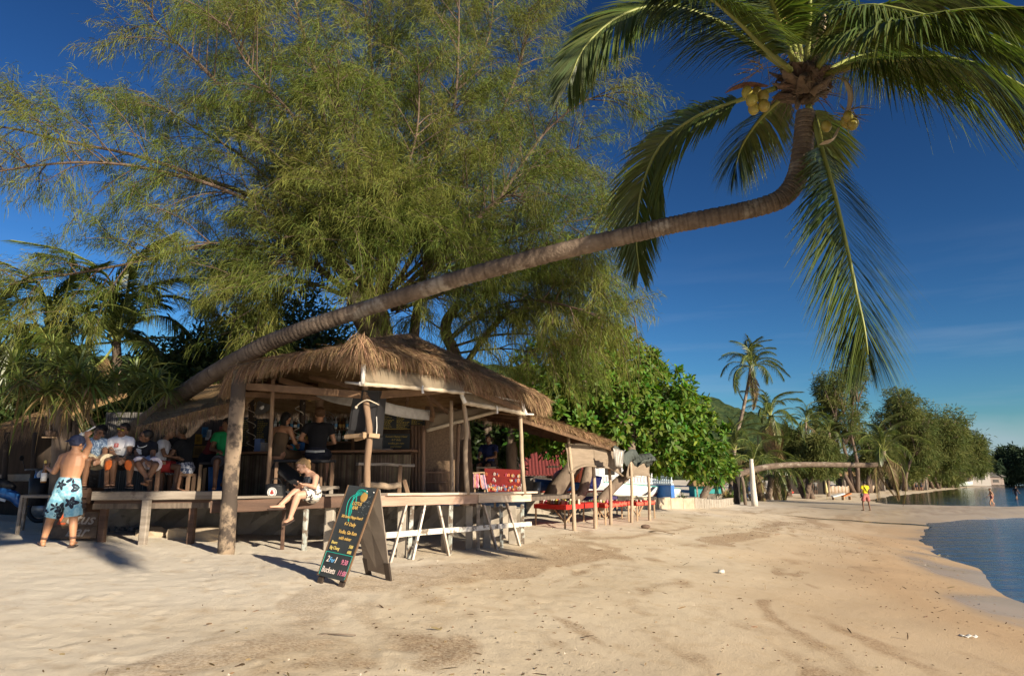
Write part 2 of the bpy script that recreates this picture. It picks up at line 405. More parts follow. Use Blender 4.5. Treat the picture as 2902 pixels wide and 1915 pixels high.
def make_ground():
    rr = [0.0]; r = 1.5
    while r < 26: rr.append(r); r *= 1.0075
    while r < 80: rr.append(r); r *= 1.016
    while r < 2600: rr.append(r); r *= 1.07
    th = np.concatenate([np.linspace(R(-46), R(46), 560), np.linspace(R(46), R(314), 90)[1:-1]])
    Rr, Th = np.meshgrid(np.array(rr[1:]), th, indexing='ij')
    X = Rr * np.sin(Th); Y = Rr * np.cos(Th)
    Z = ground(X, Y)
    # footprints and scuffs, thickest on the loose dry sand
    g = np.random.default_rng(5); n = 1500
    fx = g.uniform(-11, 3.5, n); fy = g.uniform(4.5, 15, n); fd = sdist(fx, fy)
    keep = g.uniform(size=n) < np.clip((fd - 5.5) / 7, 0.03, 1); fx = fx[keep]; fy = fy[keep]
    fa = g.uniform(0, 6.28, len(fx)); fl = g.uniform(0.07, 0.14, len(fx)); fh = g.uniform(0.002, 0.009, len(fx))
    near = (Rr < 20)
    xs = X[near]; ys = Y[near]; dz = np.zeros(xs.shape)
    order = np.argsort(ys); yo = ys[order]
    for a, b, c, l, h in zip(fx, fy, fa, fl, fh):
        i0, i1 = np.searchsorted(yo, b - 0.4), np.searchsorted(yo, b + 0.4); ix = order[i0:i1]
        ux = xs[ix] - a; uy = ys[ix] - b
        p = (ux * math.cos(c) + uy * math.sin(c)) / l; q = (-ux * math.sin(c) + uy * math.cos(c)) / (l * 0.5)
        e = p * p + q * q
        dz[ix] += h * (-np.exp(-e) + 0.55 * np.exp(-((np.sqrt(e) - 1.7) ** 2) * 2.5))
    Z[near] += dz
    nr, nt = X.shape
    V = np.stack([X, Y, Z], -1).reshape(-1, 3)
    V = np.concatenate([V, [[0, 0, gz(0, 0)]]])
    i = np.arange(nr - 1)[:, None] * nt; j = np.arange(nt)[None, :]; j2 = (j + 1) % nt
    F = np.stack([i + j, i + j2, i + nt + j2, i + nt + j], -1).reshape(-1, 4)[:, ::-1]
    me = npmesh('beach_sand', V, F, True)
    x, y, z = V[:, 0], V[:, 1], V[:, 2]; d = sdist(x, y)
    d2 = d + (fbm(x * 0.5, y * 0.5, 77, 4) - 0.46) * 5.0
    wet = np.clip(1 - (d2 + 0.2) / 1.6, 0, 1)
    spit = np.clip(1.9 - np.abs(y - 45 - (x - 20) * 0.12) / 9, 0, 1) * np.clip((x - 13) / 8, 0, 1)
    wet = np.maximum(wet, np.clip(spit * 1.1, 0, 0.85))
    # swash litter: bands of shell grit that run with the beach, broken up
    u = x * 0.86 - y * 0.18 ; v = x * 0.30 + y * 0.95
    wx = fbm(x * 0.35, y * 0.35, 5, 3) * 3
    band = vnoise((d + wx * 0.9) * 0.75, v * 0.16 + wx * 0.3, 13) * 0.65 + fbm(x * 1.1, y * 0.8, 15, 3) * 0.5
    dd = d + wx * 0.9; band = 0.34 * vnoise(dd * 1.5, v * 0.14 + wx * 0.2, 13) + 0.42 * vnoise(dd * 4.2, v * 0.26 + wx * 0.5, 19) + 0.46 * fbm(x * 2.4, y * 1.8, 15, 3) + 0.22 * (fbm(x * 0.3, y * 0.3, 23, 2) - 0.37)
    lit = np.clip((band - 0.63) / 0.14, 0, 1) * np.clip((d - 1.0) / 2, 0, 1) * np.clip((10.5 - d) / 3.5, 0, 1)
    damp = np.clip((5.6 - d + (fbm(x * 0.3, y * 0.3, 61, 3) - 0.45) * 3) / 4.0, 0, 1) * np.clip((40 - y) / 10, 0, 1)
    pale = np.clip((d - 7.5 + (fbm(x * 0.4, y * 0.4, 41, 3) - 0.45) * 7) / 4, 0, 1)
    for nme, arr in (('wet', wet), ('litter', lit), ('pale', pale), ('damp', damp)):
        a = me.attributes.new(nme, 'FLOAT', 'POINT'); a.data.foreach_set('value', arr.astype(np.float32))
    return me

def sand_material():
    m, nt, b = nodes('sand'); L = nt.links.new
    tc = _n(nt, 'ShaderNodeTexCoord')
    def noise(s, d=5, r=0.6, vec=None):
        n = _n(nt, 'ShaderNodeTexNoise'); n.inputs['Scale'].default_value = s; n.inputs['Detail'].default_value = d; n.inputs['Roughness'].default_value = r
        L(vec or tc.outputs['Object'], n.inputs['Vector']); return n.outputs[0]
    def rng_(x, a, c, lo=0.0, hi=1.0):
        n = _n(nt, 'ShaderNodeMapRange'); n.inputs['From Min'].default_value = a; n.inputs['From Max'].default_value = c; n.inputs['To Min'].default_value = lo; n.inputs['To Max'].default_value = hi; L(x, n.inputs[0]); return n.outputs[0]
    def mul(x, y):
        n = _n(nt, 'ShaderNodeMath', operation='MULTIPLY'); L(x, n.inputs[0])
        if hasattr(y, 'is_linked'): L(y, n.inputs[1])
        else: n.inputs[1].default_value = y
        return n.outputs[0]
    def mix(f, A, B, mode='MIX'):
        n = _n(nt, 'ShaderNodeMix', data_type='RGBA'); n.blend_type = mode; L(f, n.inputs['Factor'])
        for k, v in (('A', A), ('B', B)):
            if isinstance(v, tuple): n.inputs[k].default_value = (*v, 1)
            else: L(v, n.inputs[k])
        return n.outputs['Result']
    def attr(n):
        a = _n(nt, 'ShaderNodeAttribute'); a.attribute_name = n; return a.outputs['Fac']
    big = rng_(noise(0.55, 6), 0.38, 0.66)
    base = mix(big, (0.59, 0.495, 0.360), (0.545, 0.445, 0.310))
    base = mix(mul(attr('pale'), 0.75), base, (0.64, 0.585, 0.495))
    base = mix(mul(attr('damp'), 0.9), base, (0.385, 0.26, 0.15))
    base = mix(mul(rng_(noise(3.2, 6, 0.65), 0.52, 0.66), 0.40), base, (0.44, 0.32, 0.19))
    # coarse shell grit
    grit = rng_(noise(38, 3, 0.7), 0.42, 0.56)
    vo = _n(nt, 'ShaderNodeTexVoronoi'); vo.inputs['Scale'].default_value = 34; L(tc.outputs['Object'], vo.inputs['Vector'])
    chip = mix(rng_(vo.outputs['Color'], 0.3, 0.9), (0.15, 0.085, 0.042), (0.40, 0.29, 0.18))
    base = mix(mul(mul(attr('litter'), grit), 0.8), base, chip)
    base = mix(mul(attr('litter'), 0.34), base, (0.30, 0.19, 0.10))
    # dark specks of weed and twig crumbs everywhere
    sp = _n(nt, 'ShaderNodeTexVoronoi'); sp.inputs['Scale'].default_value = 13; sp.inputs['Randomness'].default_value = 1; L(tc.outputs['Object'], sp.inputs['Vector'])
    dot = mul(rng_(sp.outputs['Distance'], 0.14, 0.07), rng_(sp.outputs['Color'], 0.72, 0.74))
    base = mix(mul(dot, 0.6), base, (0.13, 0.085, 0.05))
    wet = attr('wet')
    base = mix(mul(wet, 0.62), base, (0.34, 0.265, 0.18))
    L(base, b.inputs['Base Color'])
    L(rng_(wet, 0.35, 1.0, 0.92, 0.24), b.inputs['Roughness']); b.inputs['Specular IOR Level'].default_value = 0.25
    n1 = noise(44, 6, 0.75); n2 = noise(6.5, 5, 0.65)
    ad = _n(nt, 'ShaderNodeMath', operation='MULTIPLY_ADD'); ad.inputs[1].default_value = 0.9; L(n2, ad.inputs[0]); L(n1, ad.inputs[2])
    bp = _n(nt, 'ShaderNodeBump'); bp.inputs['Distance'].default_value = 0.014; L(ad.outputs[0], bp.inputs['Height'])
    L(rng_(wet, 0, 1, 0.75, 0.10), bp.inputs['Strength']); L(bp.outputs[0], b.inputs['Normal'])
    return m

tag(obj('beach_sand', make_ground(), None, True, sand_material()), 'pale footprinted sand beach that darkens towards the water', 'beach', kind='structure')

def water_material(name, murk, clear=0.3, bump=0.3, scale=3.0, foam=True):
    m, nt, b = nodes(name); L = nt.links.new
    nt.nodes.remove(b); out = nt.nodes['Material Output']
    tc = _n(nt, 'ShaderNodeTexCoord'); mp = _n(nt, 'ShaderNodeMapping'); mp.inputs['Rotation'].default_value = (0, 0, R(-28)); mp.inputs['Scale'].default_value = (0.45, 1.5, 1)
    L(tc.outputs['Object'], mp.inputs[0])
    n1 = _n(nt, 'ShaderNodeTexNoise'); n1.inputs['Scale'].default_value = scale; n1.inputs['Detail'].default_value = 5; n1.inputs['Roughness'].default_value = 0.6; n1.inputs['Distortion'].default_value = 0.6
    L(mp.outputs[0], n1.inputs['Vector'])
    n0 = _n(nt, 'ShaderNodeTexNoise'); n0.inputs['Scale'].default_value = scale * 0.22; n0.inputs['Detail'].default_value = 2; L(mp.outputs[0], n0.inputs['Vector'])
    ad = _n(nt, 'ShaderNodeMath', operation='MULTIPLY_ADD'); ad.inputs[1].default_value = 2.0; L(n0.outputs[0], ad.inputs[0]); L(n1.outputs[0], ad.inputs[2])
    bp = _n(nt, 'ShaderNodeBump'); bp.inputs['Strength'].default_value = bump; bp.inputs['Distance'].default_value = 0.12; L(ad.outputs[0], bp.inputs['Height'])
    df = _n(nt, 'ShaderNodeBsdfDiffuse'); df.inputs[0].default_value = (*murk, 1)
    n2 = _n(nt, 'ShaderNodeTexNoise'); n2.inputs['Scale'].default_value = 0.10; n2.inputs['Detail'].default_value = 5; L(mp.outputs[0], n2.inputs['Vector'])
    r2 = _n(nt, 'ShaderNodeMapRange'); r2.inputs['From Min'].default_value = 0.4; r2.inputs['From Max'].default_value = 0.62; L(n2.outputs[0], r2.inputs[0])
    mc = _n(nt, 'ShaderNodeMix', data_type='RGBA'); mc.inputs['A'].default_value = (*murk, 1); mc.inputs['B'].default_value = (murk[0] * 0.85, murk[1] * 1.05, murk[2] * 1.25, 1); L(r2.outputs[0], mc.inputs['Factor']); L(mc.outputs['Result'], df.inputs[0])
    tr = _n(nt, 'ShaderNodeBsdfTransparent'); tr.inputs[0].default_value = (0.80, 0.86, 0.80, 1)
    gl = _n(nt, 'ShaderNodeBsdfGlossy'); gl.inputs['Roughness'].default_value = 0.08; L(bp.outputs[0], gl.inputs['Normal'])
    fr = _n(nt, 'ShaderNodeFresnel'); fr.inputs['IOR'].default_value = 1.17; L(bp.outputs[0], fr.inputs['Normal'])
    ma = _n(nt, 'ShaderNodeMixShader'); ma.inputs[0].default_value = clear
    if foam:
        at_ = _n(nt, 'ShaderNodeAttribute'); at_.attribute_name = 'depth'; k1 = _n(nt, 'ShaderNodeMath', operation='MULTIPLY'); k1.inputs[1].default_value = -7.0; L(at_.outputs['Fac'], k1.inputs[0])
        k2 = _n(nt, 'ShaderNodeMath', operation='EXPONENT'); L(k1.outputs[0], k2.inputs[0]); k3 = _n(nt, 'ShaderNodeMapRange'); k3.inputs['To Min'].default_value = .22; k3.inputs['To Max'].default_value = 1.0; L(k2.outputs[0], k3.inputs[0]); L(k3.outputs[0], ma.inputs[0])
    L(df.outputs[0], ma.inputs[1]); L(tr.outputs[0], ma.inputs[2])
    mb = _n(nt, 'ShaderNodeMixShader'); L(fr.outputs[0], mb.inputs[0]); L(ma.outputs[0], mb.inputs[1]); L(gl.outputs[0], mb.inputs[2])
    last = mb.outputs[0]
    if foam:
        mp3 = _n(nt, 'ShaderNodeMapping'); mp3.inputs['Rotation'].default_value = (0, 0, R(-20)); mp3.inputs['Scale'].default_value = (0.12, 0.9, 1); L(tc.outputs['Object'], mp3.inputs[0])
        n3 = _n(nt, 'ShaderNodeTexNoise'); n3.inputs['Scale'].default_value = 1.1; n3.inputs['Detail'].default_value = 8; n3.inputs['Roughness'].default_value = 0.62; L(mp3.outputs[0], n3.inputs['Vector'])
        r3 = _n(nt, 'ShaderNodeMapRange'); r3.inputs['From Min'].default_value = 0.66; r3.inputs['From Max'].default_value = 0.72; r3.inputs['To Max'].default_value = 0.7; L(n3.outputs[0], r3.inputs[0])
        fd = _n(nt, 'ShaderNodeBsdfDiffuse'); fd.inputs[0].default_value = (0.6, 0.6, 0.58, 1)
        mf = _n(nt, 'ShaderNodeMixShader'); L(r3.outputs[0], mf.inputs[0]); L(last, mf.inputs[1]); L(fd.outputs[0], mf.inputs[2]); last = mf.outputs[0]
    L(last, out.inputs[0]); return m

def make_water():
    rr = [1.5]
    while rr[-1] < 90: rr.append(rr[-1] * 1.022)
    while rr[-1] < 2600: rr.append(rr[-1] * 1.09)
    th = np.concatenate([np.linspace(R(8), R(44), 240), np.linspace(R(44), R(368), 130)[1:-1]])
    Rr, Th = np.meshgrid(np.array(rr), th, indexing='ij'); X = Rr * np.sin(Th); Y = Rr * np.cos(Th)
    d = sdist(X, Y); z = ground(X, Y, False); nr, nt = X.shape
    V = np.stack([X, Y, 0 * X], -1).reshape(-1, 3)
    i = np.arange(nr - 1)[:, None] * nt; j = np.arange(nt)[None, :]; j2 = (j + 1) % nt
    F = np.stack([i + j, i + j2, i + nt + j2, i + nt + j], -1).reshape(-1, 4)[:, ::-1]
    zz = z.reshape(-1); F = F[(zz[F].min(1) < 0.03)]
    used = np.unique(F); m = np.full(len(V), -1); m[used] = np.arange(len(used))
    me = npmesh('sea_water', V[used], m[F], True)
    at_ = me.attributes.new('depth', 'FLOAT', 'POINT'); at_.data.foreach_set('value', np.clip(-zz[used], 0, 2).astype(np.float32))
    return me
tag(obj('sea_water', make_water(), None, True, water_material('sea', (0.26, 0.255, 0.19), 0.42, 0.24, 4.0)), 'calm shallow sea lapping the curved beach', 'sea', kind='structure')

# the drain runnel that crosses the beach to the sea
def make_stream():
    c = catmull([Vector((x, y, 0)) for x, y in STREAM], 60); rows = []
    for i, p in enumerate(c):
        t = i / 60; w = 0.10 + 0.55 * t ** 1.5
        q = c[min(i + 1, 60)] - c[max(i - 1, 0)]; nn = Vector((-q.y, q.x, 0)).normalized()
        row = []
        for k in (-1, -0.5, 0, 0.5, 1):
            s = p + nn * (k * w * (1 + 0.3 * math.sin(i * 0.7 + k)))
            s.z = gz(s.x, s.y) + 0.016; row.append(s)
        rows.append(row)
    mb = MB(); n = 5
    mb.add([v for r in rows for v in r], [(i * n + j, i * n + j + 1, i * n + n + j + 1, i * n + n + j) for i in range(60) for j in range(4)])
    return mb
tag(make_stream().build('stream_water', water_material('runnel', (0.05, 0.05, 0.045), 0.35, 0.12, 6.0, False)), 'shallow dark runnel of drain water crossing the sand', 'stream', kind='structure')

# forested hill far behind the palms
def make_hill():
    n, m = 150, 60; X = np.linspace(-260, 190, n); Yv = np.linspace(235, 520, m)
    XX, YY = np.meshgrid(X, Yv)
    prof = np.interp(XX, [-260, -60, 40, 82, 104, 122, 145, 190], [60, 62, 52, 44, 37, 31, 15, -4])
    ridge = np.clip(np.exp(-((YY - 340) / 58) ** 2) * 1.05 - 0.05, 0, 1)
    Z = prof * ridge + 7 * (fbm(XX * 0.05, YY * 0.05, 3, 5) - 0.4) * ridge + 2.5 * vnoise(XX * 0.45, YY * 0.45, 5) * ridge - 0.6 * (ridge < 0.02)
    V = np.stack([XX, YY, Z], -1).reshape(-1, 3)
    i = np.arange(m - 1)[:, None] * n; j = np.arange(n - 1)[None, :]
    F = np.stack([i + j, i + j + 1, i + n + j + 1, i + n + j], -1).reshape(-1, 4)
    return npmesh('forest_hill', V, F, False)
tag(obj('forest_hill', make_hill(), None, True, M('hill_forest', (0.022, 0.040, 0.020), (0.045, 0.062, 0.025), 0.22, rough=1, spec=0.0, bump=1.0, bscale=0.5, bdist=1.5)), 'low wooded hill beyond the palms', 'hill', kind='structure')
# ------------------------------------------------------------------ vegetation
m_bark_palm = M('palm_bark', (0.20, 0.15, 0.11), (0.10, 0.072, 0.052), 4, (1, 1, 1), 0.9, 0.9, 34, bdist=0.015, c3=(0.30, 0.255, 0.20), s3=1.7, t3=0.60)
def ring_scars(m):
    nt = m.node_tree; b = nt.nodes['Principled BSDF']; old = b.inputs['Base Color'].links[0].from_socket
    a = nt.nodes.new('ShaderNodeAttribute'); a.attribute_name = 'ring'; mx = nt.nodes.new('ShaderNodeMix'); mx.data_type = 'RGBA'; mx.inputs['B'].default_value = (0.055, 0.038, 0.028, 1)
    k = nt.nodes.new('ShaderNodeMath'); k.operation = 'MULTIPLY'; k.inputs[1].default_value = 0.5; nt.links.new(a.outputs['Fac'], k.inputs[0])
    nt.links.new(k.outputs[0], mx.inputs['Factor']); nt.links.new(old, mx.inputs['A']); nt.links.new(mx.outputs['Result'], b.inputs['Base Color'])
ring_scars(m_bark_palm)
m_frond = M('frond_green', (0.055, 0.085, 0.018), (0.095, 0.12, 0.025), 1.4, rough=0.38, spec=0.5, isl=0.28, transl=0.30)
m_frond_old = M('frond_dry', (0.20, 0.14, 0.06), (0.12, 0.085, 0.04), 1.4, rough=0.6, isl=0.3, transl=0.2)
m_midrib = M('frond_midrib', (0.26, 0.27, 0.075), (0.19, 0.22, 0.055), 3, rough=0.45)
m_nut = M('coconut_husk', (0.34, 0.31, 0.06), (0.30, 0.21, 0.05), 5, rough=0.4, spec=0.4)
m_spathe = M('spathe_brown', (0.19, 0.085, 0.045), (0.11, 0.05, 0.03), 6, (1, 1, 0.3), 0.6)
m_spathe_pale = M('spathe_pale', (0.52, 0.42, 0.28), (0.36, 0.25, 0.15), 6, (1, 1, 0.3), 0.6)
m_fibre = M('palm_fibre', (0.20, 0.145, 0.10), (0.10, 0.07, 0.05), 9, rough=0.95, isl=0.35)
m_flower = M('flower_stalk', (0.30, 0.21, 0.05), (0.22, 0.15, 0.04), 9, rough=0.7, isl=0.3)
m_bark_cas = M('casuarina_bark', (0.15, 0.105, 0.075), (0.075, 0.052, 0.04), 5, (1, 1, 0.3), 0.95, 0.8, 22)
m_bark_pale = M('scar_wood', (0.55, 0.48, 0.38), (0.40, 0.33, 0.25), 5, rough=0.8)
m_needle = M('casuarina_needles', (0.105, 0.138, 0.028), (0.165, 0.172, 0.042), 0.5, rough=0.7, spec=0.15, isl=0.45, transl=0.35, lo=0.42, hi=0.62)
m_needle_far = M('casuarina_needles_far', (0.075, 0.096, 0.030), (0.11, 0.118, 0.036), 0.35, rough=0.8, spec=0.1, isl=0.35, transl=0.3, lo=0.42, hi=0.62)
m_twig = M('grey_twig', (0.20, 0.155, 0.115), (0.12, 0.09, 0.07), 5, rough=0.9)
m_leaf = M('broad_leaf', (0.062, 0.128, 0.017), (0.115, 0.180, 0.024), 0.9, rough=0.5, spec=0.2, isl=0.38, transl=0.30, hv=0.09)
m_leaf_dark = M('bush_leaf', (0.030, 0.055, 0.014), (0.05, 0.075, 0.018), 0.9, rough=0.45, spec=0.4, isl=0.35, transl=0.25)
m_pandan = M('pandanus_leaf', (0.105, 0.145, 0.030), (0.17, 0.185, 0.05), 1.2, rough=0.40, spec=0.5, isl=0.40, transl=0.25)
m_pandan_dry = M('pandanus_leaf_dry', (0.30, 0.20, 0.085), (0.20, 0.13, 0.06), 2, rough=0.8, isl=0.4, transl=0.2)
m_bark_grey = M('grey_bark', (0.22, 0.17, 0.125), (0.11, 0.08, 0.06), 5, (1, 1, 0.35), 0.9, 0.7, 18)

def frond_arrays(pts, n=70, lmax=0.75, w=0.042, start=0.16, sag=0.55, up=(0, 0, 1), seg=3, ragged=0.08):
    """leaflets along the midrib curve pts (world points)"""
    c = np.array([tuple(p) for p in catmull(pts, 120)])
    tn = np.gradient(c, axis=0); tn = nrm(tn)
    up = np.array(up, float)
    parts = []
    for sgn in (-1, 1):
        t = np.linspace(start, 0.995, n) + rng.normal(0, 0.002, n); t = np.clip(t, 0, 0.999)
        k = t * 120; i = k.astype(int); f = (k - i)[:, None]
        p = c[i] * (1 - f) + c[np.minimum(i + 1, 120)] * f; T = tn[i]
        side = nrm(np.cross(T, up)); nn = nrm(np.cross(side, T))
        u = (t - start) / (1 - start)
        ln = lmax * np.clip(np.minimum(0.35 + 2.4 * u, 1.0), 0, 1) * (1 - 0.72 * u ** 2.2) * (1 + rng.normal(0, ragged, n))
        ang = R(62) - R(40) * u
        D = T * np.cos(ang)[:, None] + side * (sgn * np.sin(ang))[:, None] + nn * (0.14 - 0.30 * u[:, None]) + rng.normal(0, 0.06, (n, 3))
        wv = nrm(np.cross(np.cross(D, nn), D) * 0.55 + np.cross(D, nn) * 0.9 + rng.normal(0, 0.12, (n, 3)))
        parts.append(strands(p, D, ln, w * (0.75 + 0.25 * rng.random(n)), droop=sag * (0.75 + 0.5 * rng.random(n)), seg=seg, side=wv))
    return join(parts), c

def add_frond(pts, parent, mat=None, rad=0.035, world=True, **kw):
    (V, F), c = frond_arrays(pts, **kw)
    mb = MB(); idx = list(range(0, 121, 6))
    mb.tube([c[i] for i in idx], [rad * (1 - 0.9 * i / 120) + 0.003 for i in idx], 6)
    f = mb.build('frond', m_midrib, parent, True, world)
    tag(obj('leaflets', npmesh('leaflets', V, F), f, True, mat or m_frond), kind='stuff')
    return f

def ringed_trunk(path, radii, n=400, seg=18,  ring=0.072, depth=0.075, seed=1):
    phs = []; c = catmull(path, n); rr = np.interp(np.linspace(0, 1, n + 1), np.linspace(0, 1, len(radii)), radii)
    s = 0; out = []; r_ = random.Random(seed); ph = 0
    for i in range(n + 1):
        if i: s += (c[i] - c[i - 1]).length
        ph = (s / ring + 0.45 * math.sin(s * 3.1) + 0.3 * math.sin(s * 7.7 + 1)) % 1.0
        phs.append(float(ph > 0.78) * r_.uniform(.35, 1)); out.append(rr[i] * (1 + depth * (1 - ph) - depth * 0.6 * (ph > 0.82) + r_.uniform(-0.012, 0.012)))
    mb = MB(); mb.tube(c, out, seg, wob=0.018); mb.ring = [p for p in phs for _ in range(seg)]; return mb

# ---------------- the great leaning coconut palm
def make_great_palm():
    path = [P(215, 1452, 15.2), P(238, 1400, 15.1), P(285, 1320, 14.7), P(330, 1262, 14.4), P(400, 1205, 14.0), P(500, 1128, 12.9), P(600, 1061, 11.8), P(718, 994, 11.05), P(764, 970, 10.9), P(880, 925, 10.6), P(1019, 880, 10.35), P(1274, 797, 9.9), P(1529, 727, 9.4),
            P(1784, 666, 8.95), P(1894, 640, 8.75), P(2066, 606, 8.55), P(2165, 583, 8.45), P(2222, 557, 8.4), P(2258, 505, 8.38), P(2274, 430, 8.36), P(2279, 370, 8.34), P(2283, 320, 8.33)]
    root = thing('coconut_palm', 'huge coconut palm whose ringed trunk leans low across the beach over the thatched bar', 'palm tree', path[0])
    tr_ = ringed_trunk(path, [0.21, 0.195, 0.185, 0.175, 0.165, 0.155, 0.141, 0.133, 0.127, 0.125, 0.123, 0.121, 0.118, 0.116, 0.114, 0.114, 0.116, 0.123, 0.130, 0.127, 0.121, 0.118], 900, 22)
    ring = tr_.ring; tr_ = tr_.build('trunk', m_bark_palm, root, True); at_ = tr_.data.attributes.new('ring', 'FLOAT', 'POINT'); at_.data.foreach_set('value', ring)
    Yc = 8.3; C = P(2275, 215, Yc)
    # (points as px, py, distance; leaflet length; sag)
    F = [
        ([(2240, 205, 8.3), (2150, 140, 8.1), (2020, 55, 7.7), (1880, 18, 7.4), (1760, 45, 7.2), (1660, 130, 7.1), (1610, 235, 7.1)], 0.80, 0.55),
        ([(2200, 250, 8.4), (2080, 290, 8.8), (1960, 340, 9.2), (1870, 415, 9.6), (1820, 530, 9.85), (1803, 660, 9.95), (1812, 770, 10.0)], 0.66, 0.50),
        ([(2305, 330, 8.3), (2330, 430, 8.1), (2362, 540, 7.9), (2400, 700, 7.75), (2432, 850, 7.65), (2450, 930, 7.6), (2460, 1005, 7.6)], 0.72, 0.30),
        ([(2330, 215, 8.2), (2430, 182, 7.8), (2540, 168, 7.4), (2680, 165, 7.0), (2800, 195, 6.8), (2920, 260, 6.6), (3020, 360, 6.5)], 0.80, 0.62),
        ([(2320, 190, 8.2), (2400, 100, 8.0), (2500, 40, 7.7), (2640, -10, 7.4), (2800, 0, 7.1), (2940, 60, 7.0)], 0.75, 0.55),
        ([(2300, 180, 8.2), (2345, 90, 7.7), (2440, 20, 7.1), (2600, 40, 6.5), (2760, 90, 6.1), (2920, 150, 5.8)], 0.70, 0.5),
        ([(2255, 190, 8.2), (2225, 110, 7.8), (2190, 10, 7.3), (2140, -100, 6.9), (2080, -160, 6.6), (2010, -190, 6.3)], 0.72, 0.5),
        ([(2285, 185, 8.2), (2292, 90, 8.0), (2296, -20, 7.8), (2290, -150, 7.8), (2260, -260, 8.0)], 0.72, 0.45),
        ([(2265, 190, 8.4), (2240, 90, 8.7), (2200, 0, 9.1), (2120, -70, 9.6), (2010, -60, 10.1), (1900, 0, 10.6)], 0.75, 0.6),
        ([(2300, 190, 8.5), (2350, 90, 9.0), (2440, 30, 9.6), (2560, 10, 10.3), (2700, 50, 10.9)], 0.75, 0.6),
        ([(2290, 200, 8.5), (2330, 120, 9.2), (2400, 80, 10.0), (2500, 90, 10.8), (2590, 150, 11.4)], 0.7, 0.6),
        ([(2250, 250, 8.6), (2190, 300, 9.2), (2140, 355, 9.8), (2100, 420, 10.3), (2080, 490, 10.5)], 0.6, 0.5),
        ([(2290, 300, 8.6), (2315, 345, 9.1), (2330, 400, 9.5), (2335, 460, 9.7)], 0.5, 0.4),
        ([(2310, 200, 8.1), (2380, 120, 7.4), (2520, 70, 6.5), (2720, 30, 5.7), (2950, 20, 5.1)], 0.75, 0.5),
        ([(2240, 200, 8.1), (2160, 130, 7.4), (2090, 60, 6.7), (1990, -20, 6.1), (1880, -60, 5.7)], 0.7, 0.5),
        ([(2275, 200, 8.6), (2262, 110, 9.3), (2230, 40, 10.0), (2170, 0, 10.8), (2110, 20, 11.4)], 0.75, 0.6),
        ([(2330, 210, 8.4), (2440, 160, 8.9), (2600, 150, 9.4), (2760, 200, 9.8)], 0.7, 0.7),
    ]
    for pts, lm, sag in F:
        q = [P(*p) for p in pts]
        ln = sum((q[i + 1] - q[i]).length for i in range(len(q) - 1))
        k = len(root.children)
        up = {1: (0.1, -0.75, 0.7), 2: (-0.15, -0.95, 0.4), 3: (0.45, -1, 0.25)}.get(k, (0, -.25, 1))
        add_frond(q, root, n=int(84 + ln * (52 if k != 3 else 80)), lmax=lm * {1: 1.2, 2: 1.4, 3: 1.75, 4: 1.55}.get(k, 1.35), sag={1: .38, 2: .36, 3: .25, 4: .95}.get(k, sag * 1.15), rad=0.040, start=0.15 if len(pts) > 4 else 0.1, w=0.030, up=up)
    # young upright spear leaves and old leaf bases
    mb = MB()
    for k in range(44):
        a = k * 2.4; h = rnd.uniform(-0.16, 0.22); p = P(2283, 300, 8.33) + Vector((0, 0, 0.24 + h * 0.9))
        d = Vector((math.cos(a), math.sin(a), 0))
        pts = [p + d * 0.10, p + d * 0.17 + Vector((0, 0, 0.05)), p + d * (0.24 + rnd.uniform(0, .1)) + Vector((0, 0, 0.10 + rnd.uniform(-.05, .08))), p + d * (0.32 + rnd.uniform(0, .12)) + Vector((0, 0, 0.12 + rnd.uniform(-.16, .1)))]
        mb.tube(pts, [0.030, 0.026, 0.020, 0.006], 8, flat=(d.x * -0.2, d.y * -0.2, 1), flatk=3.4, wob=0.2)
    mb.build('leaf_base', m_fibre, root, True)
    n = 420; a = rng.uniform(0, 6.28, n); p0 = np.array(P(2283, 250, 8.33)) + np.stack([np.cos(a) * 0.16, np.sin(a) * 0.16, rng.uniform(-0.2, 0.75, n)], -1)
    D = np.stack([np.cos(a), np.sin(a), rng.uniform(-0.7, 0.7, n)], -1) + rng.normal(0, 0.3, (n, 3))
    V, Fc = strands(p0, D, rng.uniform(0.12, 0.45, n), 0.012, 0.5, 3)
    tag(obj('fibre', npmesh('fibre', V, Fc), root, True, m_fibre), kind='stuff')
    # flower stalks
    for (px, py, Y, dx, dy, dz) in [(2370, 215, 8.0, .5, -.3, .25), (2150, 190, 8.0, -.5, -.3, .1), (2230, 90, 7.9, -.1, -.4, .6), (2390, 320, 8.1, .5, -.2, -.3), (2330, 150, 8.0, .3, -.4, .5)]:
        n = 34; p0 = np.repeat(np.array(P(px, py, Y))[None], n, 0) + rng.normal(0, 0.05, (n, 3))
        V, Fc = strands(p0, np.array([dx, dy, dz]) + rng.normal(0, 0.45, (n, 3)), rng.uniform(0.18, 0.42, n), 0.012, 0.25, 3)
        obj('flower_stalk', npmesh('flower_stalk', V, Fc), root, True, m_flower)
    # sheaths
    def spathe(pts, w, mat):
        q = [P(*p) for p in pts]; c = catmull(q, 12); mb = MB()
        mb.tube(c, [max(0.006, w * math.sin(math.pi * (0.08 + 0.9 * i / 12)) ** 0.8) for i in range(13)], 8, flat=(0.3, -1, 0.2), flatk=0.35)
        mb.build('flower_sheath', mat, root, True)
    spathe([(2175, 245, 8.0), (2120, 240, 7.9), (2080, 250, 7.85), (2055, 264, 7.8)], 0.055, m_spathe)
    spathe([(2310, 150, 8.0), (2325, 100, 7.9), (2333, 60, 7.85), (2331, 38, 7.85)], 0.075, m_spathe_pale)
    spathe([(2395, 160, 8.0), (2425, 120, 7.9), (2455, 85, 7.85), (2468, 68, 7.85)], 0.06, m_spathe)
    spathe([(2392, 225, 8.0), (2410, 265, 7.9), (2405, 310, 7.9), (2390, 338, 7.9)], 0.05, m_spathe_pale)
